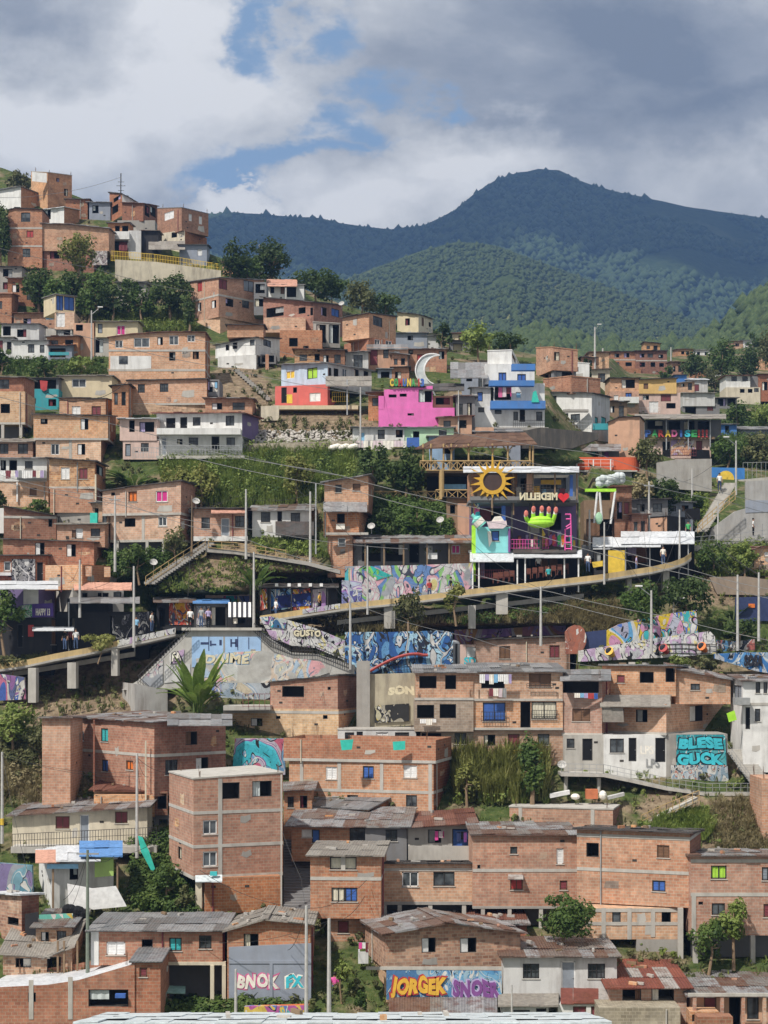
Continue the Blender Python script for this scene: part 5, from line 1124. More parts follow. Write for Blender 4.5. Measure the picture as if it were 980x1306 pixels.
h = H('square orange brick house set high between white houses', 705, 490)
h.b(684, 705, 737, 443, 472, 'o', [(707, 449, 714, 460, 'd')], yl=444, yr=447, d=5, roof='slab', cap='r'); h.b(684, 706, 735, 471, 494, 'z', [(688, 474, 703, 484, 'd'), (710, 474, 730, 484, 'd')], d=5, fw=-.3)
h = H('small white block standing beside the street lamp on the crest', 751, 490, 'white_house', fw=8)
h.b(729, 752, None, 464, 490, 'W', [(733, 468, 738, 474, 'k')], d=4, yl=462, roof='slab', cap='W')
h = H('brick house with a wide gable flanked by dark garages on the saddle', 778, 495)
h.b(752, 777, None, 449, 480, 's', [(757, 455, 764, 466, 'h')], d=5, rise=.3, roof='rust')

# ------------------------------------------------------------------ upper slope, viewer's right
h = H('row of dark brick apartments far across the saddle', 851, 478, 'apartment_house', 'apartment building')
h.b(780, 812, None, 448, 480, 'r', [(784, 451, 790, 456, 'd'), (796, 450, 803, 456, 'd'), (784, 462, 790, 467, 'd'), (798, 462, 806, 467, 'd')], d=6, rise=.5, roof='dark', bands=[459])
h.b(811, 851, None, 447, 480, 'd', [(816, 451, 822, 456, 'd'), (826, 451, 833, 456, 'k'), (840, 452, 846, 457, 'd'), (816, 462, 823, 468, 'd'), (830, 462, 836, 468, 'd'), (841, 463, 847, 468, 'd')], d=6, rise=.5, roof='dark', fw=.4, bands=[460])
h.b(780, 818, None, 470, 484, 'd', d=5, fw=.8)
h = H('orange brick and white balcony house facing the crest road', 814, 530)
h.b(778, 815, None, 482, 500, 's', [(793, 484, 810, 495, 'd')], d=5, rise=.2, roof='dark', fw=-.2); h.b(778, 815, None, 499, 534, 's', [(798, 501, 806, 508, 'b'), (783, 504, 789, 512, 'w')], d=5); h.balcony(791, 815, 506, 514, 'W', .8)
h = H('tan orange block with a plain upper wall and cluttered cream lower floor', 868, 532, 'tan_house')
h.b(814, 863, None, 482, 502, 'F', [(821, 489, 827, 496, 'h')], d=5, rise=.1, roof='dark', yl=484); h.b(815, 868, None, 501, 532, 'p', [(820, 504, 828, 510, 'd'), (828, 512, 840, 526, 'w'), (850, 514, 862, 521, 'd'), (843, 503, 856, 512, 'i')], d=5, fw=-.2)
h.rail(814, 842, 520, 527, 'white', .8)
h = H('weathered white wall house with a dark grey lower storey', 912, 530, 'white_house')
h.b(871, 912, None, 501, 518, 'w', d=5, rise=.4, roof='asb'); h.b(871, 918, None, 516, 532, 'z', [(874, 519, 888, 530, 'd'), (902, 518, 910, 524, 'i')], d=5, fw=-.2)  # lower block in plain dark grey
h = H('blue shed with a white sheet roof among the crest houses', 903, 503, 'blue_shed', 'shed')
h.b(861, 876, None, 478, 503, 'N', d=4, rise=.2, roof='dark'); h.b(875, 903, None, 484, 503, 'w', [(880, 490, 892, 499, 'i')], d=4, rise=.8, roof='white')
h = H('white house with square windows and a cream storey above the green bank', 958, 515, 'white_house')
h.b(926, 957, None, 479, 495, 'W', [(933, 480, 940, 486, 'k'), (947, 480, 954, 486, 'k')], d=5, rise=.2, roof='rust', ov=.5); h.b(926, 970, None, 494, 516, 'k', [(944, 496, 950, 501, 'd'), (954, 496, 960, 501, 'd'), (962, 495, 968, 500, 'k')], d=5, fw=.2)
h.b(957, 969, None, 480, 495, 'z', d=4, fw=-.5); h.b(968, 1000, None, 477, 512, 'r', [(972, 487, 979, 498, 'd')], d=5, rise=.3, roof='dark')
h = H('dark open shed with posts at the foot of the white crest house with square windows', 940, 522, 'open_shed', 'shed')
h.b(914, 940, None, 507, 524, 'z', [(916, 508, 926, 518, 'd'), (928, 508, 938, 518, 'd')], d=4, rise=.3, roof='asb', ov=.6)
h = H('small dark blue painted shed behind the colourful PARADISE terrace', 940, 558, 'blue_shed', 'shed')
h.b(918, 940, None, 541, 560, 'N', [(925, 543, 930, 552, 'd')], d=4, rise=.2, roof='grey', ov=.4)
h = H('long grey roofed shed half hidden by the bank greenery', 985, 560, 'grey_shed', 'shed')
h.b(942, 1000, None, 547, 562, 'q', d=4, rise=.8, roof='grey', ov=.5)
h = H('open terrace bar with the colourful PARADISE letters along its front rail', 918, 590, 'terrace_bar', 'bar')
h.b(824, 907, None, 560, 592, 'p', [(845, 563, 855, 583, 'D'), (888, 562, 896, 580, 'i')], d=6)
h.panel('mural', [(856, 561), (886, 561), (886, 580), (856, 580)], mural_mat('peach_spray', [(.62, .35, .22), (.55, .4, .4), (.6, .45, .3), (.4, .3, .5)], .8, 14, .05), .06)
h.b(824, 920, None, 535, 560, 'z', [(826, 536, 846, 547, 'd'), (853, 537, 868, 548, 'd'), (872, 537, 886, 548, 'd'), (890, 537, 905, 548, 'd')], d=4, fw=-2.5)
h.awn(810, 529, 926, 534, 'asb', 1.6, -4); h.posts([822, 850, 878, 906], 533, 561, .6, .06, 'steel'); h.box('sign_beam', 823, 557, 912, 560, 'wood', .5, .2)
for i, ch in enumerate('PARADISE'): h.text(ch, 823 + i * 8.4, 548.5, 830.4 + i * 8.4, 557.5, ('blue', 'green', 'red', 'yellow', 'boldpink', 'blue', 'cyan', 'green')[i], .62, bold=.05, ext=.12)
h.text('!!!', 890, 548, 903, 558, 'red', .62, bold=.02, ext=.1)
h.rail(856, 888, 573, 582, 'wine', .6, .25); h.panel('black_tarpaulin', [(883, 573), (905, 574), (906, 585), (882, 585)], 'black', .5)
h = H('windowless orange gable house next to the PARADISE terrace bar', 818, 592, 'orange_house')
h.b(776, 816, 822, 534, 600, 'a', prof=[(776, 538), (790, 532), (816, 531)], d=5, rise=.1, roof='dark', ov=.2)
for (xa, xc, yt, yb, mt, lb, rf) in ((865, 884, 445, 458, 'o', 'orange brick house on the distant hillside', 'rust'), (885, 908, 446, 457, 'W', 'long white house on the distant hillside beside an orange one', 'grey'), (934, 948, 435, 445, 's', 'pinkish brick house high on the wooded distant hillside', 'rust'), (947, 960, 434, 443, 'W', 'white cottage high on the wooded distant hillside', 'grey')):
 h = H(lb, xc, yb + 8, fw=-20); h.b(xa, xc, None, yt, yb + 6, mt, [(xa + 4, yt + 3, xa + 8, yt + 7, 'd'), (xc - 9, yt + 3, xc - 5, yt + 7, 'd')], d=7, rise=1, roof=rf)
# middle, by the path
h = H('low brick cottage with a grey door, dark flat roof and barred windows', 313, 690)
h.b(247, 314, 322, 648, 688, 's', [(257, 660, 268, 674, 'x'), (282, 661, 293, 684, 'E'), (300, 658, 312, 672, 'x')], d=5, rise=.2, roof='dark', ov=.5, side='d'); h.box('plinth', 247, 684, 316, 690, 'W', .06, .2); h.awn(270, 649, 313, 654, 'pink', .8, 0)
h = H('white cottage with patchy tin roof and a dark plinth beside the tall brick narrow house', 395, 680, 'cottage')
h.b(322, 396, None, 650, 684, 'W', [(333, 653, 345, 666, 'x'), (354, 652, 360, 672, 'D'), (371, 654, 383, 667, 'x')], d=4.5, rise=.9, roof='mix', ov=.5); h.awn(352, 666, 400, 682, 'dark', 1.5, .1)
h = H('narrow three storey brick house with a grey lean-to roof between its floors', 459, 712)
h.b(414, 470, 476, 610, 652, 'o', [(428, 618, 436, 628, 'x'), (450, 617, 460, 626, 'h2')], prof=[(414, 615), (470, 606)], d=5, rise=0, roof='grey', ov=.5, side='d', fw=-.6)  # shaded right flank painted as darker brick
h.b(413, 458, 470, 652, 683, 'o', [(430, 655, 440, 667, 'd')], d=5, fw=.1, side='o'); h.b(418, 450, 466, 682, 714, 's', [(431, 686, 441, 697, 'g')], d=5, fw=-.2, side='r')
h.awn(413, 641, 468, 652, 'grey', .8, -.4); h.box('concrete_band', 416, 679, 470, 682, 'c', .6, .5); h.panel('white_notice', [(429, 668), (440, 668), (440, 675), (429, 675)], 'pearl', .14)
h.post(403, 616, 690, .5, .06, 'steel')
h = H('long open shed with a grey sheet roof and a brick end with a magenta window', 601, 722, 'open_shed', 'shed')
h.b(575, 602, None, 688, 720, 'r', [(576, 695, 587, 706, 'm')], d=5, rise=.8)
h.b(450, 576, None, 692, 722, 'z', [(462, 694, 486, 716, 'd'), (492, 694, 516, 716, 'd'), (522, 694, 535, 718, 'D'), (542, 696, 552, 706, 'w')], d=3, fw=-1.6)
h.awn(452, 683, 601, 692, 'mix', 1.0, -3, .1); h.posts([466, 490, 515, 545, 573], 691, 722, .8, .07, 'wood'); h.box('white_board', 544, 705, 558, 713, 'white', .5)
h = H('tall plain brick pillar of an unfinished house beside the teal bar', 600, 690, 'brick_pillar', 'pillar')
h.b(584, 600, None, 642, 690, 'a', d=1.6, fw=-1.2)
# beside the stairs on the viewer's right
h = H('black boarded kiosk with a bare brick end below the concrete stairs', 874, 688, 'kiosk', 'kiosk')
h.b(824, 851, 874, 659, 690, 'a', d=3, side='X', roof='slab', th=45, cap='X'); h.panel('black_screen', [(874, 649), (893, 648), (894, 663), (874, 662)], 'black', -1.5)
h = H('small brick house with a taped window at the frame edge above the black fence', 985, 735)
h.b(956, 1000, None, 700, 731, 's', [(958, 715, 962, 723, 'k'), (975, 704, 984, 709, 'w')], prof=[(956, 703), (966, 698), (1000, 696)], d=4, roof='rust', rise=.2); h.b(976, 1000, None, 730, 750, 's', d=3, fw=-.2)
# ------------------------------------------------------------------ walls, viaduct, signs and the bars along it
def wallobj(name, label, pts, mat, D=None, dp=.4, cat='wall', fw=0.0, group=None, y=None):
 xm = sum(p[0] for p in pts) / len(pts); ym = max(p[1] for p in pts) if y is None else y
 D = DP(xm, ym) - fw if D is None else D
 o = panel_px(name, pts, D, mat, dp); tag(o, label, cat, group, 'thing'); return o, D
def railobj(label, pts, mat, fw=0.0, D=None, step=.35, name='railing', r=.022, mid=1):
 Df = (lambda x, y: D) if D else (lambda x, y: DP(x, y) - fw)
 o = rail_mesh(pts, Df, mat, None, step, name, r, mid); return tag(o, label, 'railing')
CM = lambda n, pal, **k: mural_mat(n, pal, **k)
M_BLUE = CM('spray_blue', [(.03, .10, .30), (.12, .30, .55), (.03, .04, .10), (.35, .55, .68), (.06, .18, .42), (.02, .03, .06)], scale=.75, seed=3, line=.07)
M_LIGHT = CM('spray_cream', [(.66, .62, .40), (.5, .52, .5), (.62, .52, .42), (.40, .52, .64), (.66, .36, .38)], scale=.6, seed=11, line=.045, lc=(.16, .2, .26), ground=(.42, .42, .40), gfac=.5)
M_WHITE = CM('spray_white', [(.62, .62, .62), (.66, .60, .30), (.66, .66, .64), (.52, .38, .56), (.5, .52, .56)], scale=.9, seed=15, line=.07)
M_MULTI = CM('spray_multi', [(.05, .42, .50), (.55, .10, .25), (.60, .45, .10), (.12, .15, .40), (.5, .5, .5), (.30, .10, .35), (.10, .35, .15)], scale=.7, seed=21, line=.05)
M_PURP = CM('spray_purple', [(.28, .16, .40), (.38, .22, .48), (.5, .45, .5), (.50, .30, .15), (.45, .2, .25), (.36, .26, .5)], scale=.3, seed=25, line=.015)
M_HOT = CM('spray_orange', [(.62, .22, .03), (.70, .40, .04), (.45, .06, .04), (.55, .15, .1), (.10, .12, .2)], scale=1.0, seed=31, line=.05)
M_FISH = CM('spray_soft', [(.45, .47, .50), (.08, .42, .48), (.55, .50, .22), (.58, .34, .40), (.12, .22, .45), (.22, .45, .15), (.5, .5, .5)], scale=.55, seed=35, line=.05, lc=(.05, .06, .09), ground=(.30, .32, .35), gfac=.52)
M_MIX2 = CM('spray_street', [(.08, .16, .5), (.35, .36, .48), (.12, .34, .60), (.62, .46, .04), (.56, .28, .44), (.4, .42, .5), (.05, .40, .45)], scale=.6, seed=41, line=.06)
M_TEAL = CM('spray_teal', [(.03, .35, .42), (.05, .42, .40), (.25, .10, .3), (.45, .5, .5), (.04, .12, .25)], scale=.8, seed=45, line=.05)

wallobj('retaining_wall', 'cream concrete retaining wall streaked with black under the yellow railing', [(147, 331), (200, 334), (282, 345), (282, 359), (147, 360)], plaster_mat('streaked_cream', (.52, .47, .36), .75), fw=.4)
railobj('yellow painted railing along the hilltop lane', [(142, 320, 333), (195, 324, 336), (232, 329, 340), (262, 334, 345), (282, 337, 347)], 'yellow', D=DP(215, 360) - .3, step=.22, r=.03)

# --- the viaduct ramps: yellow parapets, deck, lower beams, piers
def ramp(label, pts, bh, piers, beam, deck=3.6, dfw=1.0, plain=()):
 gx, gy = pts[len(pts) // 2]
 e = empty('walkway_ramp', P3(gx, gy + 40, DP(gx, gy + 40)), label, 'walkway')
 dd = [DP(x, y + 36) - dfw for x, y in pts]
 for nm, mt, o0, o1, off, dp in (('parapet', 'parapet', 1.4, bh, 0, .2), ('parapet_edge', 'c', bh, bh + 2.6, -.08, .3), ('deck', 'C', bh + .2, bh + 4, .25, deck)):
  b = MB()
  for i in range(len(pts) - 1):
   (xa, ya), (xb, yb) = pts[i], pts[i + 1]
   q = [P3(xa, ya + o1, dd[i]), P3(xb, yb + o1, dd[i + 1]), P3(xb, yb + o0, dd[i + 1]), P3(xa, ya + o0, dd[i])]
   b.hexa([p + Vector((0, off, 0)) for p in q], [p + Vector((0, off + dp, 0)) for p in q])
  b.obj(nm, mt, e)
 for (x0, y0, x1, y1) in beam:
  b = MB(); D0 = DP(x0, y0) - .2; D1 = DP(x1, y1) - .2; b.hexa([P3(x0, y0 + 6, D0), P3(x1, y1 + 6, D1), P3(x1, y1, D1), P3(x0, y0, D0)], [P3(x0, y0 + 6, D0) + Vector((0, .6, 0)), P3(x1, y1 + 6, D1) + Vector((0, .6, 0)), P3(x1, y1, D1) + Vector((0, .6, 0)), P3(x0, y0, D0) + Vector((0, .6, 0))]); b.obj('beam', 'c', e)
 for (x0, y0, x1, y1) in piers:
  D = DP((x0 + x1) / 2, y1) - 1.4; p = P3(x0, y1, D); b = MB(); b.box(p - Vector((0, 0, .8)), ((x1 - x0) / F * D, 0, 0), (0, 1.2, 0), (0, 0, (y1 - y0) / F * D + .8)); b.obj('pier', 'c', e)
 return e, dd
PL['parapet'] = ((.58, .43, .21), .5)
RR = [(332, 784), (385, 776), (440, 768), (520, 760), (600, 750), (680, 741), (760, 732), (800, 726), (832, 721), (858, 715), (874, 709), (882, 703)]
eR, dR = ramp('long yellow ochre walkway ramp climbing past the bars with the sun sign', RR, 8.2, [(490, 771, 504, 790), (633, 754, 648, 772), (598, 772, 607, 790), (846, 728, 854, 744), (800, 735, 806, 746)], [(430, 791, 640, 768), (640, 768, 745, 757)])
RL = [(-20, 848), (30, 841), (71, 832), (110, 825), (149, 816), (190, 808), (224, 800)]
eL, dL = ramp('yellow ochre walkway ramp rising to the platform of the striped kiosk', RL, 8.5, [(86, 845, 97, 866), (36, 852, 46, 884), (142, 828, 150, 850)], [(-15, 862, 172, 831)], deck=7)
panel_px('graffiti_band', [(150, 816.5), (224, 800.5), (224, 808), (150, 824.5)], [dL[4] - .1, dL[6] - .1, dL[6] - .1, dL[4] - .1], M_WHITE, .06, eL)
panel_px('graffiti_band', [(386, 777), (434, 769.5), (434, 776), (386, 783)], [dR[1] - .1, dR[2] - .1, dR[2] - .1, dR[1] - .1], M_WHITE, .06, eR)
def DR(x): return [d for (p, d) in zip(RR, dR)][min(range(len(RR)), key=lambda i: abs(RR[i][0] - x))]

# --- platform with the blue graffiti wall
D0 = DP(290, 880)
o, _ = wallobj('graffiti_wall', 'tall concrete wall of the platform painted light blue with pale yellow graffiti', [(155, 880), (176, 868), (244, 803), (326, 803), (370, 832), (400, 834), (452, 848), (452, 868), (360, 874), (285, 878)], plaster_mat('wall_concrete', (.46, .45, .42), .4), D0, 1.2)
panel_px('blue_panel', [(245, 812), (333, 812), (333, 846), (245, 851)], D0 - .06, plaster_mat('wall_blue', (.33, .50, .74), .25), .05, o)
for (x0, y0, x1, y1, m) in ((256, 819, 266, 822, 'tagblack'), (268, 817, 270, 824, 'tagblack'), (270, 821, 276, 823, 'tagblack'), (280, 816, 283, 823, 'tagblack'), (285, 812, 287, 832, 'wall_grey'), (294, 815, 296, 825, 'tagblack'), (296, 819, 301, 821, 'tagblack'), (300, 815, 303, 825, 'tagblack'), (266, 812, 267, 830, 'tagblack'), (303, 812, 304, 829, 'tagblack'), (317, 813, 318, 828, 'tagblack'), (320, 828, 326, 848, 'wall_grey')):
 panel_px('painted_mark', [(x0, y0), (x1, y0), (x1, y1), (x0, y1)], D0 - .075, 'navy' if m == 'tagblack' else 'C', .03, o)
panel_px('mural', [(250, 840), (290, 832), (336, 830), (372, 838), (410, 844), (420, 858), (390, 868), (345, 874), (256, 876)], D0 - .09, M_LIGHT, .03, o)
text_px('DAIME', 258, 832, 320, 848, D0 - .12, 'cream', o, outline='L', bold=.05, shear=.15)
panel_px('white_board', [(210, 849), (243, 847), (243, 868), (210, 871)], D0 - .07, 'w', .05, o)
panel_px('mural', [(216, 834), (235, 828), (235, 844), (217, 847)], D0 - .07, M_WHITE, .03, o)
text_px('FA', 218, 830, 233, 845, D0 - .1, 'pearl', o, outline='tagblack', bold=.03)
panel_px('mural', [(180, 868), (208, 840), (208, 872), (196, 880)], D0 - .07, M_FISH, .03, o)
b = MB(); a = [P3(232, 804, D0 - .35), P3(334, 804, D0 - .35), P3(334, 800.5, D0 - .35), P3(232, 800.5, D0 - .35)]; b.hexa(a, [p + Vector((0, 8, 0)) for p in a]); tag(b.obj('platform_deck', 'c'), kind='structure')
railobj('dark stair railing descending from the platform beside the heliconia plant', [(243, 797, 806), (200, 838, 849), (176, 862, 872), (200, 884, 893), (214, 896, 905)], 'frame_dark', D=D0 - .8, step=.3)
railobj('black stair railing zigzagging down from the striped kiosk to the flat roof', [(324, 795, 806), (346, 812, 826), (372, 824, 836), (402, 824, 836), (445, 842, 853)], 'frame_dark', D=D0 - .25, step=.2, r=.03)
for k, seq in enumerate(([(326, 802), (371, 833)], [(404, 834), (446, 852)], [(240, 806), (186, 860)])):
 (xa, ya), (xb, yb) = seq; b = MB(); n = 16
 for i in range(n):
  x = xa + (xb - xa) * i / n; y = ya + (yb - ya) * i / n; w = abs(xb - xa) / n
  p = P3(min(x, x + (xb - xa) / n), y + (yb - ya) / n, D0 + 1.25); b.box(p - Vector((0, 0, .25)), (w / F * D0, 0, 0), (0, 1.5, 0), (0, 0, .25 + abs(yb - ya) / n / F * D0))
 tag(b.obj('concrete_stairs', 'z'), ('flight of dark concrete steps dropping from the striped kiosk', 'short flight of dark steps down to the flat roofed annex', 'flight of dark concrete steps below the orange mural shop')[k], 'stairs')
wallobj('graffiti_wall', 'sloping bank wall with teal and white graffiti behind the zigzag stairs', [(331, 787), (345, 786), (362, 789), (402, 801), (446, 819), (448, 846), (402, 826), (374, 824), (346, 814)], M_WHITE, D0 + 3.2, .4)
o = panel_px('graffiti_patch', [(334, 787), (346, 787), (366, 791), (364, 802), (346, 800)], D0 + 3.1, M_TEAL, .05); tag(o, 'bright teal graffiti patch at the top of the sloping bank wall', 'graffiti')
text_px('GUSTO', 374, 802, 410, 813, D0 + 3.08, 'cream', o, outline='tagblack', bold=.06)
wallobj('graffiti_wall', 'low muralled wall under the pale yellow graffiti', [(283, 871), (346, 871), (346, 900), (283, 900)], CM('spray_lowwall', [(.4, .45, .5), (.3, .38, .48), (.5, .45, .35), (.42, .4, .4)], scale=.6, seed=51, line=.04), D0 - .5, .3)
wallobj('graffiti_wall', 'violet and blue muralled wall behind the heliconia plant', [(255, 868), (286, 870), (286, 905), (250, 905)], CM('spray_violet', [(.15, .22, .5), (.35, .2, .45), (.3, .35, .5), (.5, .4, .5)], scale=.5, seed=52, line=.04), D0 - .45, .3)
h = H('stained grey concrete bunker below the platform stairs', 214, 916, 'concrete_bunker', 'bunker'); h.b(156, 172, 214, 872, 918, plaster_mat('stained_grey', (.42, .41, .39), .7), yl=870, yr=880, d=5, ext=1)
wallobj('graffiti_wall', 'blue and pink face mural low under the walkway ramp', [(-10, 858), (31, 864), (33, 892), (-10, 894)], CM('spray_face', [(.06, .12, .4), (.45, .15, .25), (.5, .48, .45), (.10, .12, .25), (.25, .12, .3)], scale=.5, seed=55, line=.04), fw=.3)
wallobj('graffiti_wall', 'teal smudged mural wall beside the white tarpaulin shanty', [(-10, 1100), (41, 1104), (42, 1138), (-10, 1140)], CM('spray_smudge', [(.10, .24, .32), (.18, .34, .42), (.30, .32, .36), (.22, .18, .34)], scale=.35, seed=56, line=.012), fw=.3)
wallobj('painted_board', 'teal and yellow painted board leaning by the black rubbish bags', [(50, 1167), (93, 1165), (93, 1188), (50, 1190)], CM('board_paint', [(.12, .50, .40), (.62, .45, .08), (.55, .40, .10), (.15, .48, .4)], scale=.28, seed=57, line=.02), fw=1.2, dp=.1, cat='board')
wallobj('graffiti_wall', 'low wall with bright geometric mural at the foot of the BNOK house', [(312, 1284), (388, 1282), (388, 1310), (312, 1310)], CM('geo_mural', [(.10, .18, .45), (.55, .15, .05), (.6, .45, .1), (.4, .1, .3), (.1, .4, .45)], scale=.7, seed=58, line=.02), fw=1.5)
wallobj('graffiti_wall', 'courtyard wall with cyan and purple mural behind the brick tower roof', [(300, 942), (364, 942), (364, 988), (296, 990)], CM('court_mural', [(.05, .42, .52), (.08, .5, .6), (.25, .10, .3), (.45, .42, .5), (.5, .12, .2), (.15, .3, .5)], scale=.6, seed=59, line=.045), fw=.5)
wallobj('graffiti_wall', 'deep blue and black mural wall below the dry grass bank', [(440, 806), (500, 806), (560, 804), (578, 806), (578, 852), (540, 862), (440, 862)], M_BLUE, fw=.2)
wallobj('graffiti_wall', 'purple and peach mural wall above the salmon brick top storey', [(580, 803), (640, 802), (700, 797), (722, 796), (722, 826), (580, 830)], M_PURP, DP(650, 850) + 7.5)
wallobj('graffiti_wall', 'weathered tan wall with yellow bubble graffiti and a bird', [(470, 860), (532, 858), (532, 925), (470, 928)], plaster_mat('tan_wall', (.42, .38, .28), .75), fw=.2)
o, DW = wallobj('graffiti_wall', 'faded yellow bubble letters sprayed on the tan wall', [(478, 900), (522, 897), (522, 920), (478, 922)], CM('bubble_lower', [(.42, .40, .28), (.55, .42, .05), (.36, .34, .28), (.03, .03, .03)], scale=.7, seed=61, line=.05), fw=.35, dp=.05, cat='graffiti', y=928)
text_px('SON', 494, 873, 530, 888, DP(500, 927) - .3, 'cream', o, outline='tagblack', bold=.07)
b = MB(); DA = DP(510, 862) - .5; prev = None
for i in range(13):
 tt = i / 12; x = 472 + 74 * tt; y = 856 - 22 * math.sin(min(1, tt * 1.25) * math.pi / 2) + (1.5 if tt > .85 else 0); p = P3(x, y, DA)
 if prev is not None: b.bar(prev, p, .13, n=6)
 prev = p
tag(b.obj('entrance_arch', 'archred'), 'curved red arch beam in front of the deep blue mural', 'arch')
railobj('dark grille under the curved red arch', [(492, 843, 857), (534, 840, 855)], 'frame_dark', D=DA + .2, step=.25)
wallobj('grey_pillar', 'grey concrete pillar at the end of the flat roofed annex wall', [(455, 843), (472, 843), (472, 932), (455, 932)], 'C', DP(463, 935), 1.0, cat='pillar')
wallobj('graffiti_wall', 'high street wall of blue, pink and yellow graffiti under the dark bush', [(774, 804), (790, 796), (815, 790), (850, 783), (889, 778), (891, 826), (774, 830)], M_MIX2, fw=.2)
wallobj('graffiti_wall', 'white sloping wall covered in black scribbles beside a railing', [(738, 830), (800, 820), (850, 812), (906, 805), (912, 812), (914, 834), (860, 838), (738, 844)], M_WHITE, fw=.4)
o, DW = wallobj('graffiti_wall', 'blue graffiti wall with bold black tag letters at the frame edge', [(912, 834), (945, 832), (1000, 832), (1000, 862), (965, 856), (912, 840)], CM('spray_sky', [(.10, .28, .55), (.3, .42, .55), (.05, .18, .45), (.42, .45, .5)], scale=.8, seed=63, line=.05), fw=.6)
text_px('SOSA', 949, 835, 973, 850, DW - .1, 'tagblack', o, bold=.06, shear=.1)
wallobj('graffiti_wall', 'blue and red mural panel behind the black tag letters', [(915, 816), (940, 818), (963, 815), (963, 833), (914, 834)], CM('spray_blocks', [(.08, .22, .4), (.03, .04, .06), (.42, .14, .12), (.45, .3, .28), (.03, .04, .05)], scale=.6, seed=64, line=.06), fw=-.6)
wallobj('graffiti_wall', 'orange red rounded mural patch next to the salmon brick top storey', [(721, 806), (726, 800), (733, 797), (740, 798), (745, 802), (748, 810), (748, 820), (745, 827), (738, 834), (722, 834)], CM('spray_red', [(.36, .13, .085), (.32, .14, .10), (.28, .11, .08)], scale=.3, seed=65, line=.004), fw=.1)
wallobj('dark_wall', 'dark indigo wall between the orange patch and the street graffiti', [(747, 806), (775, 803), (775, 830), (747, 830)], 'navy', fw=.1)
for (x, y, m, l) in ((779, 833, 'gold', 'yellow painted horn shaped funnel on the scribbled white wall'), (848, 829, 'red', 'red painted horn shaped funnel on the scribbled white wall'), (897, 827, 'orange', 'orange painted horn shaped funnel on the scribbled white wall')):
 D = DP(x, 842) - .9; b = MB(); b.bar(P3(x - 2, y - 3, D - .3), P3(x + 3, y + 3, D + .4), .40, n=12, r2=.2); b.ball(P3(x - 2, y - 3, D - .28), .31, .1, .31, 1); tag(b.obj('wall_funnel', [m, 'tagblack']), l, 'funnel', 'painted funnels')
railobj('black railing along the scribbled white wall', [(838, 822, 834), (870, 821, 834), (914, 822, 835)], 'frame_dark', fw=1.2, step=.5, r=.03)
railobj('thin black railing above the blue wall with tag letters', [(914, 821, 834), (980, 822, 838)], 'frame_dark', fw=1.2, step=.5)
wallobj('dark_fence', 'black fence panel with an orange notice beneath the brown retaining wall', [(938, 762), (1000, 760), (1000, 792), (938, 792)], 'navy', fw=.3, dp=.1, cat='fence')
o = panel_px('orange_notice', [(955, 770), (963, 770), (963, 775), (955, 775)], DP(969, 792) - .4, 'orange', .05); tag(o, 'small orange notice fixed to the black fence', 'sign')
wallobj('retaining_wall', 'brown stained retaining wall above the black fence', [(905, 736), (950, 735), (1000, 742), (1000, 760), (915, 758)], plaster_mat('brown_stain', (.30, .235, .18), .6), fw=.1)

# --- concrete stairs, blue wall with the yellow disc, path
D1 = DP(945, 690)
wallobj('concrete_wall', 'big grey concrete stair wall above the path on the slope', [(904, 690), (908, 674), (938, 652), (952, 648), (952, 614), (1000, 611), (1000, 690)], plaster_mat('pale_concrete', (.36, .355, .345), .5), D1, .6)
wallobj('painted_square', 'darker grey painted square on the concrete stair wall', [(951, 638), (1000, 638), (1000, 652), (951, 654)], 'q', D1 - .05, .04, cat='panel')
b = MB(); n = 26
for i in range(n):
 tt = i / n; x = 888 + 38 * tt; y = 678 - 62 * tt; D = D1 - 1.2 + 6 * tt
 b.box(P3(x, y, D), (15 / F * D, 0, 0), (0, .5, 0), (0, 0, 2.6 / F * D))
tag(b.obj('concrete_stairs', 'c'), 'pale concrete stairs climbing towards the yellow disc', 'stairs')
railobj('cream handrail along the pale concrete stairs', [(890, 668, 680), (915, 646, 657), (938, 626, 637)], 'bamboo', D=D1 - 1.5, step=.6, r=.04)
wallobj('blue_wall', 'blue painted wall at the head of the pale concrete stairs', [(906, 596), (950, 597), (950, 616), (906, 614)], plaster_mat('paint_blue', (.05, .20, .52), .15), DP(928, 618) + 4, .2)
b = MB(); c = P3(926, 611, DP(928, 618) + 3.4); b.bar(c, c + Vector((0, .2, 0)), .95, n=24); tag(b.obj('yellow_disc', 'yellow'), 'big round yellow disc before the blue wall at the top of the stairs', 'sign')
railobj('steel mesh fence beside the blue wall with the yellow disc', [(948, 590, 613), (1000, 589, 611)], 'steel', D=DP(965, 616) + 2, step=.5, mid=4, name='mesh_fence')
wallobj('terrace_wall', 'cream grey parapet under the steel mesh fence', [(940, 612), (1000, 607), (1000, 622), (960, 622)], 'c', DP(965, 616) + 1, .4)
wallobj('retaining_wall', 'ribbed grey concrete retaining wall under the PARADISE terrace bar', [(838, 590), (862, 586), (908, 585), (908, 627), (838, 622)], plaster_mat('ribbed_concrete', (.36, .345, .32), .5), fw=.2)
pb = MB(); ps = [(880, 697), (910, 694), (945, 690), (1000, 684)]
for (xa, ya), (xb, yb) in zip(ps[:-1], ps[1:]):
 A, B = PS(xa, ya, 2.2), PS(xb, yb, 2.2); pb.hexa([A - Vector((0, 0, .5)), B - Vector((0, 0, .5)), B, A], [A + Vector((0, 3, -.5)), B + Vector((0, 3, -.5)), B + Vector((0, 3, 0)), A + Vector((0, 3, 0))])
tag(pb.obj('footpath', 'c'), kind='structure')
railobj('thin steel railing along the path below the concrete stair wall', [(884, 685, 697), (945, 680, 691), (1000, 673, 685)], 'steel', fw=2.25, step=.8)
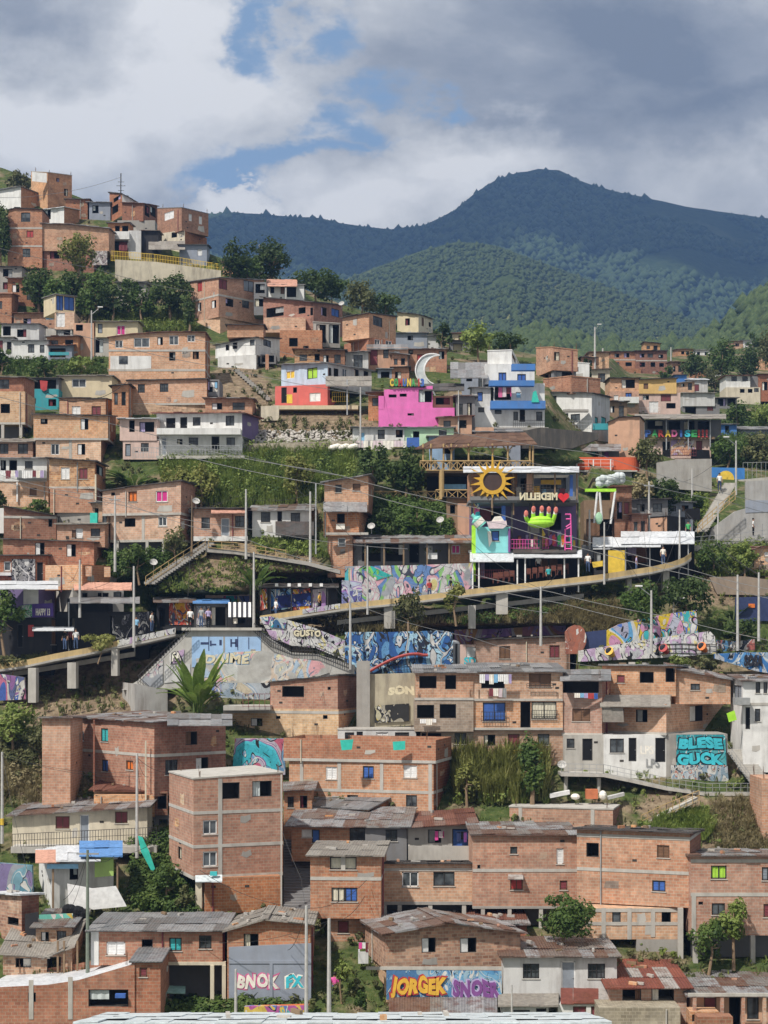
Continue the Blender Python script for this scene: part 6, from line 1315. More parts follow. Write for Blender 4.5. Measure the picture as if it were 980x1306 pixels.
wallobj('buttressed_wall', 'dark concrete base with buttresses under the white house with the anchor', [(606, 560), (655, 552), (690, 545), (764, 552), (764, 560), (730, 572), (606, 572)], plaster_mat('dark_concrete', (.06, .057, .053), .6), DP(690, 572), .8)  # very dark grey concrete, randomly streaked

# --- bamboo pavilion
Dp = DP(600, 636) - .5
e = empty('bamboo_pavilion', P3(600, 640, Dp), 'two level bamboo pavilion with brown roof and cross braced railings', 'pavilion')
fl, fr = P3(533, 572, Dp), P3(682, 566, Dp); roof_mesh(fl, fr, P3(668, 553, Dp + 6.5), P3(565, 556, Dp + 6.5), 'brown', e, .3)
for x in (540, 550, 566, 576, 598, 628.5, 648, 676, 680):
 b = MB(); b.bar(P3(x, 602, Dp + .1), P3(x, 566, Dp + .1), .1); b.obj('post', 'bamboo', e)
for x in (576, 598, 628, 648):
 b = MB(); b.bar(P3(x, 576, Dp + .1), P3(x - 7, 568, Dp + .15), .06); b.obj('brace', 'bamboo', e); b = MB(); b.bar(P3(x, 576, Dp + .1), P3(x + 7, 568, Dp + .15), .06); b.obj('brace', 'bamboo', e)
def lattice(x0, x1, y0, y1, D, step):
 b = MB(); b.bar(P3(x0, y0, D), P3(x1, y0, D), .07); b.bar(P3(x0, y1, D), P3(x1, y1, D), .07); n = max(1, int((x1 - x0) / step))
 for i in range(n):
  a, c = x0 + (x1 - x0) * i / n, x0 + (x1 - x0) * (i + 1) / n
  b.bar(P3(a, y0, D), P3(c, y1, D), .045, n=4); b.bar(P3(a, y1, D), P3(c, y0, D), .045, n=4); b.bar(P3(a, y0, D), P3(a, y1, D), .05, n=4)
 return b
lattice(536, 678, 588, 600, Dp - .1, 9).obj('railing', 'bamboo', e)
lattice(556, 598, 625, 637, Dp - .1, 11).obj('railing', 'bamboo', e)
b = MB(); b.box(P3(536, 603, Dp), (142 / F * Dp, 0, 0), (0, 6, 0), (0, 0, .22)); b.obj('floor_deck', 'wood', e)
b = MB(); b.box(P3(545, 639, Dp), (58 / F * Dp, 0, 0), (0, 4, 0), (0, 0, .2)); b.obj('floor_deck', 'wood', e)
b = MB(); b.bar(P3(563.5, 637, Dp), P3(563.5, 600, Dp), .26, n=8); b.obj('post', 'bamboo', e)
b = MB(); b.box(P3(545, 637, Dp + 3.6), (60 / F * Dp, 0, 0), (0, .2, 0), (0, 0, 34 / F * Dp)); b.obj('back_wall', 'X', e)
b = MB(); b.box(P3(567, 624, Dp + 1.5), (28 / F * Dp, 0, 0), (0, .8, 0), (0, 0, .5)); b.obj('counter', 'skyblue', e)
tag(lattice(472, 556, 627, 639, Dp + .5, 12).obj('bamboo_fence', 'bamboo'), 'cross braced bamboo fence running left below the dark bushes'.replace('left ', ''), 'fence')

# --- dark bar building with the signs
hb = H('dark multi level bar building with a teal corner hung with big painted signs', 735, 752, 'bar_building', 'bar', fw=-1.0)
# floors stand open: rear walls, slabs and posts
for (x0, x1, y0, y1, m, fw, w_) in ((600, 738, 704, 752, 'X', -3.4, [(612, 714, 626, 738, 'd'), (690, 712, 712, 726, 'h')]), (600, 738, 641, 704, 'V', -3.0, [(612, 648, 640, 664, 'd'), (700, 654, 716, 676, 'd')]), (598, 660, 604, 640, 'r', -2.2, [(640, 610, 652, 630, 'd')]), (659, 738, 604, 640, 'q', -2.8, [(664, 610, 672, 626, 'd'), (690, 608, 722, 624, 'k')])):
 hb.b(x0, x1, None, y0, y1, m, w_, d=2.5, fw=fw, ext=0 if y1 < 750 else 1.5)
for (y, m) in ((638, 'z'), (702, 'z')): hb.box('floor_slab', 598, y, 738, y + 3, m, .9, 4.2)
hb.posts([600, 628, 655, 680, 708, 736], 603, 640, .5, .07, 'wood'); hb.posts([653, 676, 700, 737], 640, 704, .5, .08, 'frame_dark')
for i in range(16): hb.box('bar_clutter', 656 + i * 5, 690 - (i * 7) % 13, 659 + i * 5 + i % 3, 699, ('wine', 'lilac', 'tarpteal', 'chair', 'pearl', 'gold', 'pinkf', 'wood')[i * 3 % 8], -.3 - (i % 4) * .5, .4)
for i in range(12): hb.box('bar_clutter', 604 + i * 11, 628 - (i * 5) % 9, 609 + i * 11 + i % 4, 637, ('wood', 'pearl', 'wine', 'chair', 'skyblue', 'gold')[i * 5 % 6], -.4 - (i % 3) * .5, .4)
hb.panel('white_drape', [(672, 605), (726, 606), (724, 609), (674, 610)], 'pearl', -.2); hb.box('yellow_strip', 690, 612, 716, 618, 'sunyellow', -1.2, .1); hb.panel('mural', [(612, 642), (604, 642), (604, 668), (612, 668)], M_MULTI, .3)
hb.awn(592, 596, 738, 602, 'white', 1.2, -3, .1)
hb.b(607, 651, None, 672, 705, plaster_mat('aqua', (.25, .66, .66), .12), [(627, 677, 637, 690, 'b')], d=3, fw=1.2)
hb.panel('figure_mark', [(622, 678), (626, 677), (628, 690), (624, 698)], 'pearl', 1.3); hb.box('lime_column', 602, 670, 607, 742, 'limegreen', 1.2, .3)
hb.box('purple_column', 648.5, 674, 651, 704, 'purple', 1.35, .2); hb.box('orange_column', 672, 604, 679, 627, 'a', .2, .3)
hb.awn(600, 703, 655, 716, 'white', 3.2, .4, .05); hb.awn(656, 702, 742, 711, 'white', 3.2, .4, .05); hb.awn(655, 698, 735, 705, 'dark', 2.2, .2, .05)
for x, y in ((603, 706), (611, 716), (660, 714), (670, 712), (720, 710), (738, 709)): hb.post(x, y, 738, 2.9, .06, 'white')
hb.rail(607, 650, 727, 738, 'wine', 2.6, .2)
hb.rail(640, 702, 618, 626, 'frame_dark', .8, .3); hb.box('balcony_floor', 600, 633, 735, 638, 'z', 1.1, 1.1); hb.rail(652, 700, 688, 700, 'pinkf', 1.2, .25)
hb.box('blue_post', 727, 606, 731, 634, 'blue', .5, .2); hb.box('blue_post', 640, 645, 645, 668, 'blue', .3, .2)
hb.panel('yellow_flag', [(692, 674), (696, 682), (688, 686)], 'yellow', 1.4)
for i, (x, m) in enumerate(((704, 'red'), (711, 'green'), (716, 'orange'), (700, 'purple'))): hb.panel('painted_ornament', [(x, 684), (x + 4, 681), (x + 5, 692), (x + 1, 696)], m, 1.3, .15)
Db = hb.D
def standalone(name, label, cat, x, y, D): return empty(name, P3(x, y, D), label, cat)
e = standalone('letter_sign', 'cream block letters spelling the city name seen mirrored from behind, with a red heart', 'sign', 690, 640, Db - 1.4)
text_px('MEDELLIN', 663, 628.5, 711, 638, Db - 1.4, 'cream', e, mirror=True, bold=.05, ext=.18)
pts = []
for i in range(28):
 a = 6.2832 * i / 28; pts.append((719 + 7.2 * math.sin(a) ** 3, 634 - (13 * math.cos(a) - 5 * math.cos(2 * a) - 2 * math.cos(3 * a) - math.cos(4 * a)) * .43))
panel_px('heart', pts, Db - 1.6, 'heart', .3, e)
b = MB(); b.box(P3(660, 640.5, Db - 1.35), (66 / F * Db, 0, 0), (0, .2, 0), (0, 0, .12)); b.obj('sign_rail', 'frame_dark', e)
# sun
e = standalone('sun_sign', 'big yellow wooden sun with a brown mirror centre in front of the pavilion', 'sign', 628, 648, Db - 1.2); Ds = Db - 1.3; pm = Ds / F; C0 = P3(628.5, 613.5, Ds)
b = MB(); 
for i in range(36):
 a, c = 6.2832 * i / 36, 6.2832 * (i + 1) / 36
 q = [C0 + Vector((math.cos(t_) * r * pm, 0, math.sin(t_) * r * pm)) for r, t_ in ((12.2, a), (12.2, c), (17, c), (17, a))]
 b.hexa(q, [p + Vector((0, .2, 0)) for p in q])
b.obj('ring', 'sunyellow', e); b = MB(); b.bar(C0 + Vector((0, .12, 0)), C0 + Vector((0, .2, 0)), 13.6 * pm, n=36); b.obj('mirror', 'mirrorglass', e)
for i in range(18):
 a = math.pi / 2 + 6.2832 * i / 18; L = (33.5, 25, 29.5)[i % 3] if i else 35
 if 8 <= i <= 10: L = 22
 w = .125; q = [C0 + Vector((math.cos(a - w) * 16.6 * pm, .05, math.sin(a - w) * 16.6 * pm)), C0 + Vector((math.cos(a + w) * 16.6 * pm, .05, math.sin(a + w) * 16.6 * pm)), C0 + Vector((math.cos(a + w * .45) * (L * .72) * pm, .05, math.sin(a + w * .45) * (L * .72) * pm)), C0 + Vector((math.cos(a) * L * pm, .05, math.sin(a) * L * pm))]
 q[2] = C0 + Vector((math.cos(a) * L * pm, .05, math.sin(a) * L * pm)); q = q[:3]
 b = MB(); b.hexa_tri = None; b.face(q); b.face([p + Vector((0, .15, 0)) for p in q[::-1]])
 for k in range(3): b.face([q[k], q[k] + Vector((0, .15, 0)), q[(k + 1) % 3] + Vector((0, .15, 0)), q[(k + 1) % 3]])
 b.obj('ray', 'sunyellow', e)
b = MB(); b.bar(P3(628, 648, Ds + .25), P3(628, 600, Ds + .25), .1); b.obj('post', 'wood', e)
# crescent moon
Dm = DP(550, 500) - 1.0; e = standalone('moon_sign', 'large pale grey crescent moon above the colourful COMUNA letters', 'sign', 551, 494, Dm); out, inn = [], []
a0 = math.atan2(19.5, 9.5)
for i in range(25):
 a = a0 + (6.2832 - 2 * a0) * i / 24; out.append((551.2 + 21 * math.cos(a), 472.2 - 21 * math.sin(a)))
for i in range(25):
 a = math.atan2(19, .8) + (6.2832 - 2 * math.atan2(19, .8)) * i / 24; inn.append((560.3 + 19 * math.cos(a), 472.2 - 19 * math.sin(a)))
for sc_, mt, nm, y0, dp in ((0, 'pearlgrey', 'crescent', 0, .35), (1, 'white', 'rim', -.08, .5)):
 b = MB()
 for i in range(24):
  if sc_ == 0: q = [P3(*out[i], Dm), P3(*out[i + 1], Dm), P3(*inn[i + 1], Dm), P3(*inn[i], Dm)]; b.hexa(q, [p + Vector((0, dp, 0)) for p in q])
  else:
   for A, B in ((out[i], out[i + 1]), (inn[i], inn[i + 1])): b.bar(P3(*A, Dm - .05), P3(*B, Dm - .05), .09, n=5)
 b.obj(nm, mt, e)
b = MB(); b.bar(P3(550, 494, Dm + .2), P3(556, 506, Dm + .2), .1); b.obj('support', 'steel', e)
# hand
e = standalone('hand_sculpture', 'giant lime green hand sculpture with pale fingertips and red nails', 'sculpture', 690, 700, Db - 2.0); Dh = Db - 2.0; pm = Dh / F
hand = MB(); tips = MB(); nails = []
hand.ball(P3(690, 667, Dh), 17.5 * pm, .75, 6.6 * pm, nu=18, nv=10); hand.ball(P3(690, 663, Dh - .1), 15 * pm, .6, 5 * pm, nu=18, nv=10)
for (bx, by, mx, my, tx, ty, r) in ((674, 665, 670, 660, 671, 654.5, 2.5), (681, 664, 680, 656, 680.5, 649, 2.6), (690.5, 664, 691, 655, 691, 648.5, 2.6), (699, 664, 700.5, 656, 700, 649.5, 2.6), (705, 665, 708.5, 657, 709, 650, 2.5)):
 A, B, Cc = P3(bx, by, Dh), P3(mx, my, Dh - .35), P3(tx, ty, Dh - .2)
 pr = None
 for i in range(13):
  u = i / 12; p = A.lerp(B, u).lerp(B.lerp(Cc, u), u); rr = (r + .5 * (1 - u)) * pm * (1 - .12 * u); m = 1 if u > .62 else 0
  if pr is not None: hand.bar(pr[0], p, pr[1], m, 10, rr)
  pr = (p, rr)
 hand.ball(pr[0], pr[1], pr[1], pr[1] * 1.25, 1, 10, 6); nails.append(pr[0])
hand.obj('hand', ['limegreen', 'pearl'], e, True)
for p in nails: b = MB(); b.ball(p + Vector((0, -.25, -.05)), .2, .1, .3); b.obj('nail', 'nail', e, True)
b = MB(); b.bar(P3(690, 700, Dh + .4), P3(690, 668, Dh + .2), .12); b.obj('stand', 'frame_dark', e)
# tilted bottle sculpture and boat sign
e = standalone('bottle_sculpture', 'giant tilted teal bottle sculpture with white label on the teal corner', 'sculpture', 612, 676, Db - 2)
A, B = P3(602, 656, Db - 2), P3(615, 671, Db - 2); u = (B - A); b = MB(); b.bar(A, A + u * .28, .16, n=10, r2=.18); b.bar(A + u * .28, A + u * .42, .18, n=10, r2=.52); b.bar(A + u * .42, B, .52, n=12); b.obj('bottle', 'softteal', e); b = MB(); b.bar(A + u * .52, A + u * .88, .54, n=12); b.obj('label', 'pearl', e)
b = MB(); b.bar(P3(610, 676, Db - 1.6), P3(611, 668, Db - 1.9), .08); b.obj('support', 'steel', e)
e = standalone('roof_sign', 'pale pink boat shaped sign standing on the teal corner', 'sign', 634, 674, Db - 1.6); panel_px('board', [(621, 665), (646, 664), (647, 670), (642, 674), (624, 674)], Db - 1.6, 'palepink', .3, e); panel_px('crest', [(627, 665), (631, 659), (639, 658), (643, 664)], Db - 1.5, 'pearl', .2, e)
e = standalone('pink_ladder', 'bright pink ladder like steel frame at the bar corner', 'frame', 722, 704, Db - 1.4)
for (x0, y0, x1, y1) in ((721, 656, 728, 656), (728, 656, 729, 702), (722, 672, 728, 668), (720, 676, 728, 672), (721, 684, 729, 684), (721, 692, 729, 692), (721, 700, 729, 700), (721, 676, 721, 702), (722, 662, 728, 662)): b = MB(); b.bar(P3(x0, y0, Db - 1.4), P3(x1, y1, Db - 1.4), .07, n=5); b.obj('bar', 'pinkf', e)

# --- orange curved terrace, canopies, booth
Do = DP(770, 612) - .5; h = H('orange red painted terrace with a rounded end and white posts', 818, 612, 'orange_terrace', 'terrace'); Do = h.D
b = MB(); path = [P3(735, 600, Do), P3(790, 599, Do)]; c = P3(802, 599, Do); R_ = 16 / F * Do
path = [P3(735, 599, Do), P3(775, 599, Do)] + [c + Vector((R_ * math.sin(a), R_ - R_ * math.cos(a), 0)) for a in np.linspace(0, 2.6, 12)]
for p, q in zip(path[:-1], path[1:]): b.face([p, q, q + Vector((0, 0, 16 / F * Do)), p + Vector((0, 0, 16 / F * Do))])
b.obj('parapet', 'O', h.e); h.b(737, 806, None, 600, 616, 'z', d=5, fw=-.2)
b = MB(); b.box(P3(735, 601.5, Do - .1), (78 / F * Do, 0, 0), (0, 4, 0), (0, 0, .15)); b.obj('terrace_slab', 'c', h.e)
for x in (736, 757, 779): h.post(x, 586, 624, .4, .06, 'white')
h.rail(735, 782, 586, 596, 'white', .4, 1.2)
h.awn(729, 633, 776, 640, 'grey', 1.6, -1)
h = H('red framed stall house behind the white slanted posts', 806, 688, 'red_stall', 'stall'); h.b(784, 806, None, 620, 690, 'd', [(787, 640, 794, 662, 'd'), (796, 640, 803, 656, 'i')], d=3, rise=.2, roof='rust'); h.b(745, 786, None, 638, 690, 'wood2', [(748, 662, 783, 684, 'd')], d=3, fw=-.6)
e = standalone('throne_sculpture', 'giant crumpled white canopy on a lime green beam with slanted white legs', 'sculpture', 775, 672, DP(770, 672) - 2.5); Dt = DP(770, 672) - 2.6
b = MB()
for i in range(14): b.ball(P3(765 + (i % 7) * 4.6, 617 - (i // 7) * 5 - (i % 7) * .9 + random.uniform(-1, 1), Dt + random.uniform(-.2, .3)), .42, .4, .38, nu=9, nv=6)
b.obj('canopy', 'pearlgrey', e, True); b = MB(); b.box(P3(747, 627, Dt - .1), (39 / F * Dt, 0, 0), (0, .5, 0), (0, 0, .28)); b.obj('beam', 'limegreen', e)
for (x0, y0, x1, y1) in ((762, 627, 758, 667), (765, 628, 768, 664), (785, 626, 779, 668)): b = MB(); b.bar(P3(x0, y0, Dt), P3(x1, y1, Dt), .11); b.obj('leg', 'white', e)
b = MB(); b.ball(P3(764, 661, Dt - .1), .35, .1, .6); b.obj('ornament', 'softgreen', e)
h = H('dark open market stall under two white canopies beside the ramp', 884, 722, 'market_stall', 'stall', fw=-1.2)
h.b(758, 886, None, 690, 724, 'X', [(800, 694, 828, 718, 'd'), (836, 696, 862, 716, 'd')], d=4, fw=-1); h.awn(793, 679, 885, 693, 'white', 2.4, -1.5, .1); h.awn(757, 686, 842, 697, 'white', 2.8, 0, .1)
for x in (798, 829, 845, 866, 878): h.post(x, 692, 722, 2.2, .05, 'steel')
h.panel('poster', [(742, 695), (757, 695), (757, 712), (742, 714)], M_FISH, 1.0)
h = H('yellow tarpaulin booth with a white top on the walkway', 797, 738, 'booth', 'booth', fw=1.0)
h.b(758, 777, 796, 700, 735, 'X', [(760, 704, 774, 728, 'd')], d=2.2, roof='white', ov=.15, th=6); h.panel('yellow_tarpaulin', [(776, 702), (797, 702), (797, 734), (776, 733)], 'yellow', .5); h.panel('yellow_cloth', [(755, 717), (769, 715), (769, 722), (757, 724)], 'yellow', .6)
h = H('tin roofed stalls hung with purple cloths behind the pavilion', 790, 588, 'market_stall', 'stall')
h.b(658, 790, None, 573, 590, 'z', [(664, 576, 700, 588, 'd'), (712, 576, 760, 588, 'd')], d=3, fw=-1); h.awn(655, 567, 792, 575, 'mix', 1.4, -2.5)
for i in range(13): h.panel('hanging_cloth', [(668 + i * 8.6, 576 + (i % 2)), (673 + i * 8.6, 576), (674 + i * 8.6, 586 - i % 3), (668 + i * 8.6, 587 - i % 3)], ('purple', 'lilac', 'wine', 'purple', 'tarpteal', 'pearl')[i % 6 if i != 7 else 5], .3)
# --- ramp side: mural stalls and shops
h = H('row of black framed stalls painted with blue, orange and purple murals behind the ramp', 425, 790, 'mural_stall', 'stall', fw=-2.2)
h.b(330, 430, None, 748, 786, 'X', d=3)
for (x0, x1, m) in ((332, 341, M_HOT), (346, 371, M_BLUE), (374, 396, M_HOT), (399, 416, M_PURP)): h.panel('mural', [(x0, 752), (x1, 750), (x1, 776), (x0, 779)], m, .06)
h.panel('mural', [(352, 760), (396, 756), (397, 772), (352, 776)], CM('cobalt', [(.03, .06, .35), (.05, .12, .45), (.02, .03, .15)], scale=1.0, seed=71, line=.06), .12)
h.awn(330, 745, 432, 749, 'dark', .8, -2.5); h.posts([345, 372, 398, 418], 748, 778, .6, .05, 'frame_dark')
for x in (351, 367, 380, 394, 408): h.box('lamp_box', x, 744, x + 4, 748, 'white', 1.0, .25)
wallobj('graffiti_wall', 'long mural wall of grey blue creatures below the open shed', [(440, 722), (520, 721), (604, 718), (604, 760), (440, 768)], M_FISH, DR(520) + 3.4, .3)
o = panel_px('mural', [(462, 724), (474, 722), (500, 734), (480, 740)], DR(520) + 3.34, CM('leafy', [(.12, .42, .12), (.2, .5, .1), (.04, .40, .38)], scale=.5, seed=75, line=.02), .05); tag(o, 'green leaf shapes painted on the grey blue mural wall', 'mural')
wallobj('graffiti_wall', 'violet and blue mural panel at the low end of the grey blue wall', [(436, 740), (462, 741), (462, 768), (436, 772)], CM('violet2', [(.2, .22, .45), (.28, .15, .4), (.4, .45, .55), (.1, .1, .3)], scale=.8, seed=76, line=.05), DR(450) + 2.6, .2)
DPf = D0 + 4.5
h = H('narrow shop with a fiery orange mural at the edge of the platform', 245, 806, 'shop', 'shop', fw=-3.2); h.b(200, 248, None, 768, 804, 'X', [(203, 774, 212, 800, 'd')], d=3); h.panel('mural', [(216, 769), (244, 769), (244, 797), (216, 797)], M_HOT, .06); h.awn(196, 762, 250, 768, 'mix', 1, -2.5)
h = H('open shop under a blue edged canopy on the platform', 291, 806, 'shop', 'shop', fw=-3.0); h.b(249, 291, None, 769, 804, 'z', [(269, 774, 288, 798, 'd')], d=3); h.panel('mural', [(251, 773), (268, 773), (268, 797), (251, 797)], CM('shop_wall', [(.4, .42, .5), (.25, .3, .42), (.45, .4, .45), (.1, .1, .15)], scale=.8, seed=77, line=.06), .06); h.awn(247, 764, 292, 769, 'bluetin', 1.4, -2.5, .1); h.posts([249, 289], 768, 802, 1.2, .08, 'frame_dark')
h = H('black kiosk with a black and white striped awning on the platform', 320, 806, 'kiosk', 'kiosk', fw=-.8); h.b(291, 320, None, 769, 803, 'X', [(296, 788, 314, 796, 'd')], d=2)
for i in range(9):
 x = 291.5 + i * 3.2; q = MB(); q.hexa([P3(x, 787, h.D - 1.0), P3(x + 3.2, 787, h.D - 1.0), P3(x + 3.2, 768, h.D - .25), P3(x, 768, h.D - .25)], [p + Vector((0, .06, 0)) for p in (P3(x, 787, h.D - 1.0), P3(x + 3.2, 787, h.D - 1.0), P3(x + 3.2, 768, h.D - .25), P3(x, 768, h.D - .25))]); q.obj('awning_stripe', 'tagblack' if i % 2 else 'white', h.e)
h = H('grey tin hut behind the platform shops', 330, 775, 'hut', 'hut', fw=-4.5); h.b(262, 320, None, 757, 776, 'p', d=3, rise=.5, roof='grey'); h.panel('mural', [(285, 760), (318, 760), (318, 770), (285, 770)], M_MULTI, .06)

# --- lower walkway with steel railing in front of BLESE GUCK, stairs
e = empty('concrete_walkway', PS(800, 1000), 'railed concrete walkway on posts in front of the black doored white ground floor', 'walkway'); Dw = DP(800, 1004) - 1.0
b = MB(); seq = [(716, 986), (770, 987), (805, 994), (850, 1004), (900, 1011), (972, 1011)]
for (xa, ya), (xb, yb) in zip(seq[:-1], seq[1:]):
 q = [P3(xa, ya + 4, Dw), P3(xb, yb + 4, Dw), P3(xb, yb, Dw), P3(xa, ya, Dw)]; b.hexa(q, [p + Vector((0, 2.4, 0)) for p in q])
b.obj('deck', 'c', e); rail_mesh([(x, y - 12, y) for x, y in seq], lambda x, y: Dw + .05, 'steel', e, .5)
for x, y in ((722, 990), (764, 992), (898, 1015), (855, 1008)): b = MB(); b.bar(P3(x, y + 24, Dw + .6), P3(x, y, Dw + .6), .16); b.obj('post', 'c', e)
b = MB(); Dq = DP(855, 1035) - 1; q = [P3(820, 1058, Dq), P3(890, 1022, Dq), P3(890, 1017, Dq), P3(820, 1052, Dq)]; b.hexa(q, [p + Vector((0, 1.4, 0)) for p in q]); tag(b.obj('sloping_ramp', 'c'), 'sloping concrete ramp with a yellow handrail under the walkway', 'ramp')
railobj('yellow handrail on the sloping concrete ramp', [(818, 1040, 1056), (850, 1025, 1040), (892, 1008, 1021)], 'bamboo', D=Dq - .1, step=.5, r=.03)
b = MB(); Dz = DP(945, 1000) - 1.2
for i in range(16): b.box(P3(962 - i * 2.2, 1006 - i * 3.1, Dz + i * .12), (26 / F * Dz, 0, 0), (0, .5, 0), (0, 0, 3.4 / F * Dz))
tag(b.obj('concrete_stairs', 'c'), 'worn grey stairs beside the narrow white house with the outdoor stair', 'stairs'); railobj('rusty handrail of the worn grey stairs', [(928, 948, 960), (962, 994, 1006)], 'wire', D=Dz - .2, step=.5)
wallobj('dark_wall', 'dark grey painted wall beside the worn grey stairs', [(955, 962), (1000, 955), (1000, 1000), (968, 1002)], 'z', fw=-1.5)
# alley steps between tower and brick house
b = MB()
for i in range(30):
 y = 1172 - i * 3.6; D = DP(378, 1176) + i * .42; b.box(P3(362, y, D), (34 / F * D, 0, 0), (0, .5, 0), (0, 0, 3.4 / F * D))
tag(b.obj('concrete_stairs', 'z'), 'steep dark alley steps between the brick tower and the cream curtained house', 'stairs')
b = MB()
for i in range(16):
 y = 1304 - i * 2.6; D = DP(440, 1306) + i * .36; b.box(P3(424 + i * .3, y, D), (22 / F * D, 0, 0), (0, .5, 0), (0, 0, 2.7 / F * D))
tag(b.obj('concrete_stairs', 'c'), 'pale stone steps where a person climbs beside the plants', 'stairs')
# diagonal stairs and path near the brick cottages
b = MB(); n = 24
for i in range(n):
 x = 184 + 78 * i / n; y = 745 - 52 * i / n; D = DP(x, y + 3) - .8; b.box(P3(x, y, D), (14 / F * D, 0, 0), (0, 1.4, 0), (0, 0, 3.2 / F * D))
tag(b.obj('concrete_stairs', 'C'), 'long diagonal stair with cream handrails up to the grey doored cottage', 'stairs')
railobj('cream handrail following the long diagonal stair', [(186, 735, 747), (225, 709, 721), (262, 686, 697)], 'bamboo', fw=1.2, step=.8, r=.035)
pb = MB(); ps = [(262, 699), (300, 702), (340, 708), (392, 716), (434, 727)]
for (xa, ya), (xb, yb) in zip(ps[:-1], ps[1:]):
 A, B = PS(xa, ya, 1.2), PS(xb, yb, 1.2); pb.hexa([A - Vector((0, 0, .35)), B - Vector((0, 0, .35)), B, A], [A + Vector((0, 2, -.35)), B + Vector((0, 2, -.35)), B + Vector((0, 2, 0)), A + Vector((0, 2, 0))])
tag(pb.obj('footpath', 'C'), kind='structure')
railobj('wooden rail along the footpath below the white cottage', [(266, 690, 699), (300, 692, 702), (365, 702, 712)], 'bamboo', fw=1.3, step=.9, r=.03)
b = MB()
for i in range(14): x = 262 + 62 * i / 14; y = 438 + 38 * i / 14; x = 300 + 42 * i / 14; y = 472 + 38 * i / 14; D = DP(x, y + 3) - .5; b.box(P3(x, y + 3, D), (6 / F * D, 0, 0), (0, 1.2, 0), (0, 0, 4 / F * D))
tag(b.obj('concrete_stairs', 'C'), 'narrow concrete stair sliding down the bare cliff under the white bow fronted house', 'stairs')
wallobj('tan_block', 'tan concrete block wall beside the coral terrace', [(333, 518), (356, 517), (356, 536), (333, 537)], 'k', fw=.2)
wallobj('stone_retaining_wall', 'low rubble retaining wall with posts below the bare cliff', [(312, 566), (450, 562), (450, 576), (312, 578)], 'rubblewall', fw=.3)
e = empty('white_sacks', PS(440, 573, 1.2), 'pile of white sacks by the low rubble wall', 'sacks'); b = MB()
for i in range(9): b.ball(P3(424 + i * 3.6, 571 - (i % 3), DP(440, 574) - 1.2), .4, .3, .28, nu=8, nv=5)
b.obj('sacks', 'pearl', e, True)
e = empty('blue_tank', PS(533, 572, 1), 'blue plastic water tank on the terrace of the mint green house', 'water tank'); D = DP(533, 572) - 1.2; b = MB(); b.box(P3(519, 570, D), (16 / F * D, 0, 0), (0, 1, 0), (0, 0, 12 / F * D)); b.obj('tank', 'blue', e)
e = empty('steel_tank', P3(577, 850, DP(577, 852) + .5), 'upright silver water tank with a domed top on the apartment roof', 'water tank'); D = DP(577, 852) + .5; b = MB(); p = P3(577, 848, D); R_ = 10 / F * D
b.bar(p, p + Vector((0, 0, 27 / F * D)), R_, n=20); b.ball(p + Vector((0, 0, 27 / F * D)), R_, R_, R_ * .5, nu=20, nv=6); b.obj('tank', 'steel', e, True)
b = MB(); b.bar(p + Vector((.35, -R_ * 1.0, 0)), p + Vector((.35, -R_ * 1.0, 27 / F * D)), .08); b.obj('pipe', 'frame_dark', e)
e = empty('teal_tank', PS(120, 668, .8), 'teal plastic water box beside the stacked brick houses', 'water tank'); D = DP(120, 690) - .4; b = MB(); b.box(P3(115, 667, D), (9 / F * D, 0, 0), (0, .7, 0), (0, 0, 13 / F * D)); b.obj('tank', 'tarpteal', e)
for pts, lab, m, fw in (([(434, 944), (451, 943), (449, 956), (436, 957)], 'teal tarpaulin hung over one end of the brick terrace parapet', 'tarpteal', 5.1), ([(501, 946), (517, 945), (517, 956), (502, 957)], 'teal tarpaulin hung over the middle of the brick terrace parapet', 'tarpteal', 5.1)):
 o = panel_px('tarpaulin', pts, DP(556, 1040) - .12, m, .08); tag(o, lab, 'tarpaulin')
o, _ = wallobj('tarpaulin', 'green tarpaulin stretched on poles beside the white shanty', [(176, 1066), (182, 1068), (190, 1085), (198, 1108), (194, 1112), (180, 1086)], 'tarpteal', DP(188, 1125), .08, cat='tarpaulin')
e = empty('rubbish_bags', PS(98, 1180, 1.2), 'heap of black rubbish bags beside the painted board', 'rubbish'); b = MB(); D = DP(98, 1182) - 1.2
for i in range(14): b.ball(P3(86 + (i % 5) * 5.5 + random.uniform(-2, 2), 1178 - (i // 5) * 9 + random.uniform(-3, 3), D), .4, .4, .38, nu=8, nv=5)
b.obj('bags', 'black', e, True)
# rubble on the flat slab roof
Dk = DP(730, 1066) + 3; zs = P3(730, 1022, Dk)
for (x, y, w, hh, m, l) in ((702, 1012, 26, 5, 'white', 'long white broken panel lying on the concrete roof slab'), (748, 1013, 15, 12, 'orangebrick', 'orange stack of bricks on the concrete roof slab'), (728, 1014, 12, 8, 'pearl', 'white rubble sack on the concrete roof slab'), (764, 1014, 10, 12, 'pearl', 'tall pale rubble sack beside the orange brick stack'), (776, 1014, 22, 4, 'w', 'grey plank pile beyond the orange brick stack')):
 b = MB(); p = P3(x, y + 6, Dk)
 if m == 'pearl': b.ball(p + Vector((w / 2 / F * Dk, 0, hh / 2 / F * Dk)), w / 2 / F * Dk, .4, hh / 2 / F * Dk)
 else: b.box(p, (w / F * Dk, .5 if hh < 6 else 0, .25 if hh < 6 else 0), (0, .7, 0), (0, 0, hh / F * Dk))
 tag(b.obj('brick_stack' if m == 'orangebrick' else 'rubble_sack' if m == 'pearl' else 'broken_panel', m), l, 'rubble')

